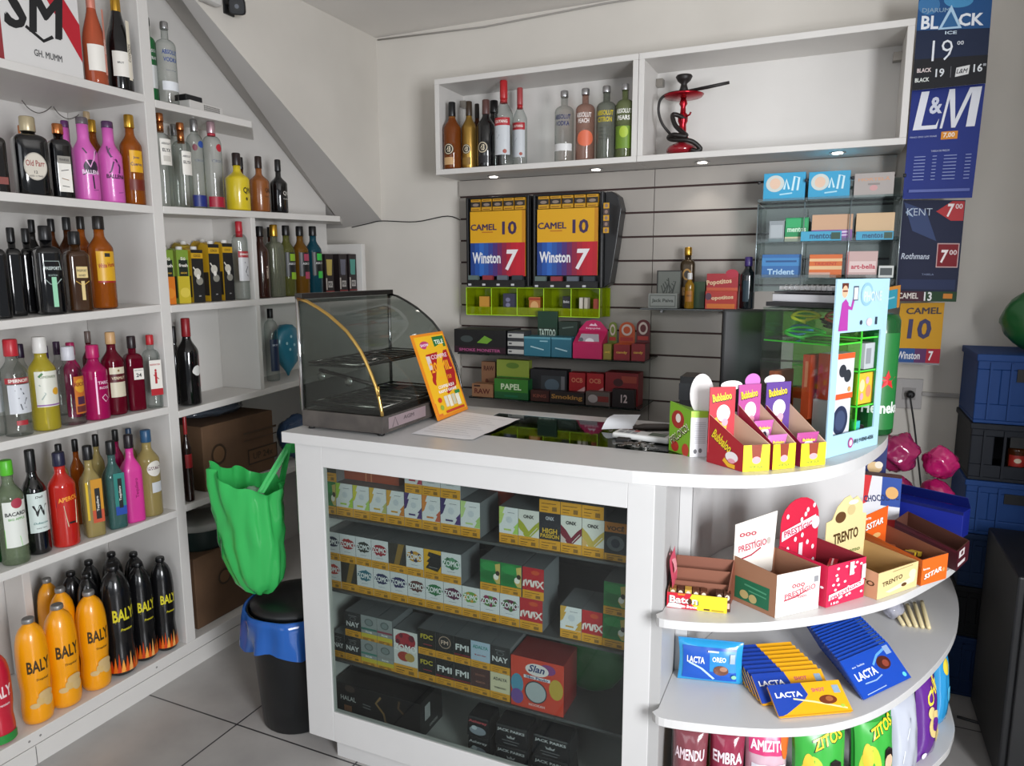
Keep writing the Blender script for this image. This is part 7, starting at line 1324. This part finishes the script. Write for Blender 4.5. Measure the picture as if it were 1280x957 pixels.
# ================================================================== banners
def banner(c4, Yb, label, base, art, w=1., h=1., name='price_banner'):
    P = [onY(px, py, Yb+dy) for px, py, dy in c4]; f = quad_map(*P)
    t = thing(name, label, 'banner', P[3]); inv = P[3]
    g = lambda u, v, n: f(u, v, n+.0006*math.sin(v*4))-inv
    g.curved = False
    MB().sheet([[g(i/6, j/10, 0) for i in range(7)] for j in range(11)], mat(base, .6, spec=.3)).sheet([[g(i/6, j/10, -.0015) for i in range(7)][::-1] for j in range(11)], mat('#b8b8bc', .5)).build('vinyl_sheet', t)
    m = MB()
    for qi, q in enumerate(art):
        if q[0] == 'r':
            x0_, y0_, x1_, y1_, c = q[1:6]; n_ = .0016+.00012*qi; ny = max(1, int((y1_-y0_)*10)); m.sheet([[g(x0_+(x1_-x0_)*i/2, y0_+(y1_-y0_)*j/ny, n_) for i in range(3)] for j in range(ny+1)], mat(c, .6, spec=.3))
        else: m.art([q], g, .0016+.00012*qi, .6)
    m.build('printed_face', t)
banner([(1149,-8,0),(1241,-8,0),(1232,104,0),(1140,113,0)], 3.00, 'upper black and blue price banner reading 19 at the top right', '#15223e',
  [('r',0,.62,1,1,'#1c4c80'),('e',.15,.88,.15,.10,'#2c6ca0'),('e',.55,.93,.2,.08,'#3c88b8'),('r',0,0,1,.32,'#15161c'),('t',.25,.82,.06,'DJARUM','#7c98b0',{'w':.38,'b':.02}),('t',.18,.70,.14,'BL','#e0e4ea',{'w':.24,'b':.1}),('t',.74,.72,.14,'CK','#e0e4ea',{'w':.34,'b':.1}),('p',[(.30,.62),(.62,.63),(.46,.88)],'#a8c8e0'),('p',[(.35,.64),(.57,.65),(.46,.81)],'#1c5c90'),('t',.48,.585,.035,'ICE','#c8d8e8',{'w':.16}),('t',.38,.40,.22,'19','#e0e4ea',{'w':.28,'b':-.01}),('t',.62,.47,.045,'00','#c8ccd4',{'w':.09}),
   ('t',.15,.20,.045,'BLACK','#d8c8c8',{'w':.2,'b':.07}),('t',.13,.10,.045,'BLACK','#d8dcd8',{'w':.2,'b':.07}),('t',.37,.16,.09,'19','#d8dce0',{'w':.12}),('r',.515,.10,.52,.22,'#8c8c94'),('p',[(.58,.10),(.76,.12),(.77,.22),(.59,.20)],'#d8d8d8'),('t',.67,.16,.05,'L&M','#303038',{'w':.14,'sh':.3}),('t',.88,.18,.09,'16','#d8dce0',{'w':.12}),('t',.965,.21,.03,'00','#c8ccd4',{'w':.04})])
banner([(1140,112,0),(1232,103,0),(1215,247,0),(1128,249,0)], 3.04, 'blue price banner with large white L&M lettering', '#1c2e7c',
  [*[('p',pp,'#e0e2ea') for pp in ([(.06,.63),(.17,.63),(.25,.97),(.14,.97)],[(.10,.63),(.40,.63),(.42,.72),(.38,.665),(.10,.665)])],('t',.36,.84,.15,'&','#d0d4e4',{'w':.18,'b':.04}),*[('p',pp,'#e0e2ea') for pp in ([(.44,.63),(.475,.63),(.56,.97),(.525,.97)],[(.52,.97),(.60,.97),(.655,.63),(.60,.63)],[(.60,.63),(.655,.63),(.86,.97),(.80,.97)],[(.80,.63),(.92,.63),(.96,.97),(.84,.97)])],('t',.22,.565,.015,'FINO DO LM MAIS','#a8b0d0',{'w':.38}),('r',.47,.53,.70,.60,'#d88c2c'),('t',.58,.565,.05,'7,00','#f0e0d0',{'w':.16,'b':.05}),('t',.48,.43,.02,'TABELA DE PREÇOS','#a8b0d0',{'w':.26})]+[('s',[(.12,.385-.03*k),(.28,.385-.03*k)],.007,'#8c98c8') for k in range(8)]+[('s',[(.38,.385-.03*k),(.44,.385-.03*k)],.007,'#8c98c8') for k in range(8)]+[('s',[(.54,.385-.03*k),(.72,.385-.03*k)],.007,'#8c98c8') for k in range(8)]+[('s',[(.84,.385-.03*k),(.92,.385-.03*k)],.007,'#8c98c8') for k in range(8)]+[('r',.08,.06,.95,.085,'#5c68a8')])
banner([(1127,250,0),(1207,250,0),(1195,377,0),(1120,376,0)], 3.08, 'dark navy price banner with two red sevens', '#141c3a',
  [('p',[(.04,.98),(.4,.9),(.6,.6),(.2,.7)],'#1c3464'),('s',[(.08,.88),(.20,.92)],.012,'#8ca4c0'),('s',[(.08,.88),(.20,.84)],.012,'#8ca4c0'),('t',.30,.885,.07,'KENT','#b8c4d4',{'w':.40,'b':-.01}),('p',[(.56,.89),(.80,.99),(.99,.99),(.99,.80),(.8,.80)],'#b02028'),('t',.78,.90,.13,'7','#f0e4e4',{'w':.10,'b':.07,'sh':.15}),('t',.91,.94,.05,'00','#e0d0d0',{'w':.11}),('t',.28,.45,.06,'Rothmans','#b8c0d0',{'w':.46,'sh':.3}),('r',.62,.34,.97,.58,'#c8a8a8'),('r',.635,.35,.955,.57,'#7c1420'),('t',.74,.45,.13,'7','#f0e4e4',{'w':.11,'b':.07,'sh':.15}),('t',.88,.49,.05,'00','#e0d0d0',{'w':.12}),('t',.5,.27,.018,'TABELA','#6c7898',{'w':.2}),('r',.04,.12,.96,.22,'#202c50'),
   ('r',0,0,1,.10,'#401828'),('r',.48,.0,1,.10,'#1c3c20'),('t',.2,.055,.06,'CAMEL','#d8d0c8',{'w':.34,'b':.06}),('t',.53,.05,.09,'13','#e0e0e0',{'w':.13,'b':.03}),('r',.78,.03,.93,.08,'#c87c2c')])
banner([(1126,379,0),(1181,378,0),(1174,454,0),(1116,452,0)], 3.12, 'yellow price banner reading 10 over a blue and red strip', '#cc9618',
  [('t',.55,.87,.11,'CAMEL','#3c2c30',{'w':.80,'b':.08}),('t',.5,.57,.34,'10','#2c2858',{'w':.52,'b':.08}),('r',0,0,.45,.24,'#28508c'),('r',.45,0,.7,.24,'#5c3060'),('r',.7,0,1,.24,'#a81c30'),('t',.32,.12,.13,'Winston','#e0e0e4',{'w':.50,'b':.02}),('t',.80,.12,.16,'7','#ece8ea',{'w':.10,'b':.09}),('r',0,-.03,1,.0,'#8c8c90')])
banner([(1104,360,0),(1126,356,0),(1124,384,0),(1102,388,0)], 3.022, 'small turquoise and orange card beside the navy banner', '#2c9cb4', [('r',.85,0,1,1,'#d0882c'),('s',[(.1,.45),(.7,.5)],.08,'#8cd0dc'),('r',0,.85,1,1,'#d0882c')], name='price_card')
# ================================================================== outlet, cable, crates
x0, x1, z0, z1 = xz(1121, 472, 1151, 511, 3.249); t = thing('wall_outlet', 'pale wall power outlet under the yellow banner', 'outlet', ((x0+x1)/2, 3.249, (z0+z1)/2))
w_, h_ = (x1-x0)/2, (z1-z0)/2
MB().box(-w_,-.008,-h_,w_,0,h_,mat('#a8a4a2',.4)).build('plate', t, .002); MB().box(-w_*.5,-.011,-h_*.4,w_*.5,-.008,h_*.4,mat('#8c8886',.4)).build('socket', t)
tag(MB().lathe([(.014,0),(.016,.02),(.008,.03)], '#101012', 14).tube(spline([(0,0,.02),(.0,-.02,.04),(.02,-.12,.04),(.05,-.3,.05),(.07,-.42,.05)],5), .0035, '#101012', 8).build('power_plug'), 'black plug and hanging cable in the wall outlet', 'cable').matrix_world = Matrix.Translation(((x0+x1)/2+.004, 3.238, (z0+z1)/2)) @ Matrix.Rotation(PI/2, 4, 'X')
tag(MB().box(onY(1152,492,3.24).x, 3.236, onY(1152,492,3.24).z-.008, .62, 3.249, onY(1152,492,3.24).z+.008, mat('#9c9894',.5)).build('cable_trunking', None, .002), 'thin pale cable trunking running right from the wall outlet', 'trunking')
def crate(zb_, h_, c, label, art=(), bot=False):
    t = thing('bottle_crate', label, 'crate', (.470, 2.90, zb_), 0., 'beer crates stacked by the back wall'); W2, D2 = .46, .32; m_ = mat(c, .6, spec=.25)
    th = .012; m = MB()
    m.box(0,0,0,W2,D2,th,m_).box(0,D2-th,th,W2,D2,h_,m_).box(0,th,th,th,D2-th,h_,m_).box(W2-th,th,th,W2,D2-th,h_,m_)
    m.box(0,0,th,W2,th,h_*.28,m_).box(0,0,h_*.78,W2,th,h_,m_).box(0,0,h_*.28,.07,th,h_*.78,m_).box(W2-.07,0,h_*.28,W2,th,h_*.78,m_)
    if not bot: m.box(.07,0,h_*.28,W2-.07,th,h_*.78,m_)
    m.box(-.006,-.006,h_*.90,W2+.006,D2+.006,h_*.999,m_); m.build('crate_body', t, .003)
    rb = MB()
    for x_ in (.04,.10,.36,.42): rb.box(x_-.004,-.006,h_*.06,x_+.004,0,h_*.88,m_)
    rb.build('rib', t)
    MB().box(.115,-.005,h_*.62,.21,.0,h_*.80,mat('#07080c',.6)).build('hand_hole', t)
    if art: MB().art(art, plane((0,-.0002,0),(1,0,0),(0,0,1)), .0006).build('printed_mark', t)
    if bot:
        for i, x_ in enumerate((.15,.23)):
            bottle('small brown beer bottle with red label seen in the dark crate' if i == 0 else 'second brown beer bottle further right in the dark crate', 'wine', (.470+x_, 2.90+.06, zb_+th+.0008), .028, h_-.045, BRN, '#8c1c1c', [('r',-1,.25,1,.5,'#a82c24'),('e',0,.38,.4,.3,'#d8c8b0')], rot=-PI/2, name='beer_bottle', group='bottles in the open crate')
zz = [onY(1205, y, 2.90).z for y in (441, 527, 598, 665, 732, 795)]+[.0]
lbs = ['blue beer crate, topmost of the stack by the back wall','dark open beer crate, second from top','blue beer crate with white laurel print, third from top','dark blue beer crate, fourth from top','black beer crate, second from the bottom','navy blue beer crate at the bottom of the stack']
cols = ['#1a3e78','#1c2028','#1a3e78','#122848','#0f1014','#122a50']
for i in range(6):
    ar = ()
    hh = zz[i]-zz[i+1]-.001
    if i == 2: ar = [('t',.30,hh*.66,.040,'antarctica','#a8b4c8',{'w':.24,'b':.03})]+[('s',[(.20+.012*k,hh*.25+.012*k),(.215+.012*k,hh*.33+.012*k)],.006,'#a8b4c8') for k in range(4)]+[('s',[(.26-.010*k,hh*.2+.012*k),(.27-.008*k,hh*.28+.012*k)],.006,'#a8b4c8') for k in range(4)]
    if i == 5: ar = [('t',.24,hh*.5,.03,'010','#7c8894',{'w':.07,'rot':90})]
    crate(zz[i+1], hh, cols[i], lbs[i], ar, i == 1)
p = onY(1270, 440, 2.98); crumple('plastic_bag', 'dark green plastic bag on top of the crate stack', 'bag', (p.x+.05, 3.03, zz[0]+.002), .10, mat('#1c5c2c', .35, coat=.3), 31, (.9,.9,1.05), amp=.15)
# black cooler at the right edge
t = thing('cooler_cabinet', 'black cooler cabinet low at the right picture edge', 'cooler', (.535, 2.38, 0.0005)); MB().box(0,0,.03,.40,.45,.68,mat('#101114',.5)).build('cabinet_body', t, .006); MB().box(.02,-.012,.06,.38,-.001,.64,mat('#0c0d10',.3)).build('door', t, .004); MB().box(.05,.03,0,.35,.42,.03,'#0a0a0c').build('plinth', t); MB().tube([(.06,-.028,.45),(.06,-.028,.25)], .006, '#1c1c20', 8).build('handle', t)
tag(MB().tube(spline([onZ(1196,895,.004), onZ(1230,905,.004), onZ(1240,908,.004)],5), .005, '#1c1c1e', 8).build('floor_cable'), 'dark cable lying on the floor at the right', 'cable')
# security camera and dome on the stair wall
p = onX(298, 6, -2.16); t = thing('security_camera', 'black square security camera high on the stair wall', 'security camera', (-2.2145, p.y, p.z))
MB().box(0,-.025,-.03,.008,.025,.03,'#1c1c1e').build('wall_plate', t); MB().tube([(.006,0,0),(.03,0,.0)], .008, '#1c1c1e', 8).build('arm', t)
cb = MB().lathe([(.026,-.02),(.030,.0),(.030,.028),(.026,.032)], mat('#17171a',.3), 24, (0,0,0), 5).lathe([(.018,.0325),(.018,.034)], '#050506', 20).lathe([(.008,.0345),(.008,.036)], '#5c6068', 14).build('camera_head', t)
cb.matrix_local = Matrix.Translation((.05,-.0,-.005)) @ (Vector((1.5,-1.9,-.8)).to_track_quat('Z','Y').to_matrix().to_4x4())
p = onX(262, -6, -2.19); t = thing('alarm_siren', 'white rounded alarm housing beside the security camera', 'alarm', (-2.2145, p.y, p.z)); MB().box(0,-.05,-.03,.045,.05,.05,mat('#c8c6c2',.4)).build('housing', t, .015)
# ================================================================== bin and hanging bags beside the counter
t = thing('waste_bin', 'round black waste bin with blue liner beside the counter', 'waste bin', (-1.648, 1.825, 0.0004)); BB = mat('#101214', .35)
MB().lathe([(.122,0),(.128,.006),(.148,.28),(.158,.40),(.162,.425),(.158,.425),(.152,.40),(.122,.012),(.002,.012)], BB, 36).build('bin_body', t)
N = 72; rows = []
for zz_, r_, a in ((.405,.160,.0),(.428,.166,.001),(.428,.172,.002),(.40,.174,.004),(.37,.173,.006),(.335,.175,.008),(.305,.178,.010)):
    row = []
    for k in range(N+1):
        b = 2*PI*k/N; q = r_+a*(math.sin(9*b+zz_*12)+.6*math.sin(15*b+1-zz_*20)+.5*math.sin(5*b+1))
        if math.cos(b) > .4: q = min(q, .182)
        row.append((q*math.cos(b), q*math.sin(b), zz_+(a*1.4)*math.sin(4*b+1)))
    rows.append(row)
MB().sheet(rows, glass('#5c9ce0', '#2c4c8c', .75, '#2c64b8', .12)).build('bin_liner', t)
MB().lathe([(.150,.418),(.150,.436),(.125,.452),(.07,.462),(.002,.465)], BB, 36).build('lid', t)
GB = glass('#5cc878', '#1c8c3c', .84, '#3cb45c', .14)
# filled bag: rings follow its outline; deep vertical creases gather towards the mouth
t = thing('carrier_bag', 'large filled bright green carrier bag hanging beside the counter', 'bag', (-1.725, 1.735, .858), .25, 'green carrier bags hanging beside the counter')
prof = [(-.372,.006,.012),(-.370,.030,.010),(-.358,.056,.006),(-.33,.080,.002),(-.285,.096,-.003),(-.24,.104,-.008),(-.19,.110,-.013),(-.14,.114,-.017),(-.09,.117,-.020),(-.04,.119,-.022),(.0,.121,-.024),(.03,.122,-.025)]
random.seed(5); N = 90; rows = []; ph = [random.uniform(0, 6) for _ in range(6)]
for z_, r_, cx_ in prof:
    v = (z_+.375)/.41; row = []
    for k in range(N+1):
        a = 2*PI*k/N
        cr = .10*(v**1.2)*(abs(math.sin(4*a+ph[0]+1.6*v))-.6)+.07*(abs(math.sin(7*a+ph[1]-2.2*v))-.6)+.05*math.sin(11*a+ph[2]+5*v)*(.3+v)+.035*math.sin(3*a+9*v+ph[3])
        top_ = max(0, v-.86)*.30*(math.cos(a-PI)*.9+.35*math.sin(2*a+.4))
        cr += .05*math.sin(13*v+2*a)*math.sin(3*a+1)+.03*math.sin(23*v+5*a)
        row.append((cx_+r_*(1+cr)*math.cos(a), r_*.66*(1+cr)*math.sin(a), z_+top_+.008*math.sin(6*a+v*8)))
    rows.append(row)
MB().sheet(rows, GB).build('bag_body', t)
MB().sheet([[(.040+.024*i/3+.075*(j/5), -.045+.006*(i % 2)+.014*j, -.01+.030*j) for i in range(4)] for j in range(6)], GB).sheet([[(.065+.020*i/3+.055*(j/5), .05+.005*(i % 2)-.008*j, -.01+.030*j) for i in range(4)] for j in range(6)], GB).build('handle', t)
crumple('plastic_bag', 'pale crumpled plastic showing in the mouth of the green bag', 'bag', (-1.725, 1.735, .80), .034, glass('#c8d8cc','#7c9c84',.5,'#98b8a0'), 9, (1.2,.8,.8))
t = thing('carrier_bag', 'flat pleated bundle of green carrier bags beside the filled bag', 'bag', (-1.570, 1.85, .655), .3, 'green carrier bags hanging beside the counter')
for k in range(6):
    rows = [[(-.045+.016*k+.004*math.sin(j*.9+k), -.012+.024*i/3+.006*math.sin(k*2+i), .0+.34*j/8+.01*(k % 2)) for i in range(4)] for j in range(9)]
    MB().sheet(rows, GB).build('folded_bag', t)
MB().sheet([[(-.05+.10*i/8+.0, -.016+.008*(i % 2), .02+.33*j/8) for i in range(9)] for j in range(9)], GB).sheet([[(-.07+.10*i/6, -.004+.010*(i % 2), .30+.035*j/5+.01*i/6) for i in range(7)] for j in range(6)], GB).build('pleated_front', t)
MB().tube([(.0,.02,.33),(.03,.02,.345),(.094,.0,.34)], .003, mat('#a8a8a8',.3,.8), 6).build('hook', t)
t = thing('carrier_bag', 'narrow green carrier bag hanging against the counter side', 'bag', (-1.488, 1.74, .62), 0., 'green carrier bags hanging beside the counter')
MB().sheet([[(-.030+.05*i/6*(.35+.65*j/10*.9+.1)+.003*math.sin(i*2), -.014+.008*(i % 2)+.002*j, .40*(1-j/10)) for i in range(7)] for j in range(11)], GB).build('bag_body', t)
tag(MB().sheet([[(-.006+.012*i/2, .0, .05*j/3) for i in range(3)] for j in range(4)], mat('#c8c8c4', .5)).build('tag_strip'), 'small white paper tag hanging by the bin lid', 'tag').location = (-1.478, 1.70, .56)
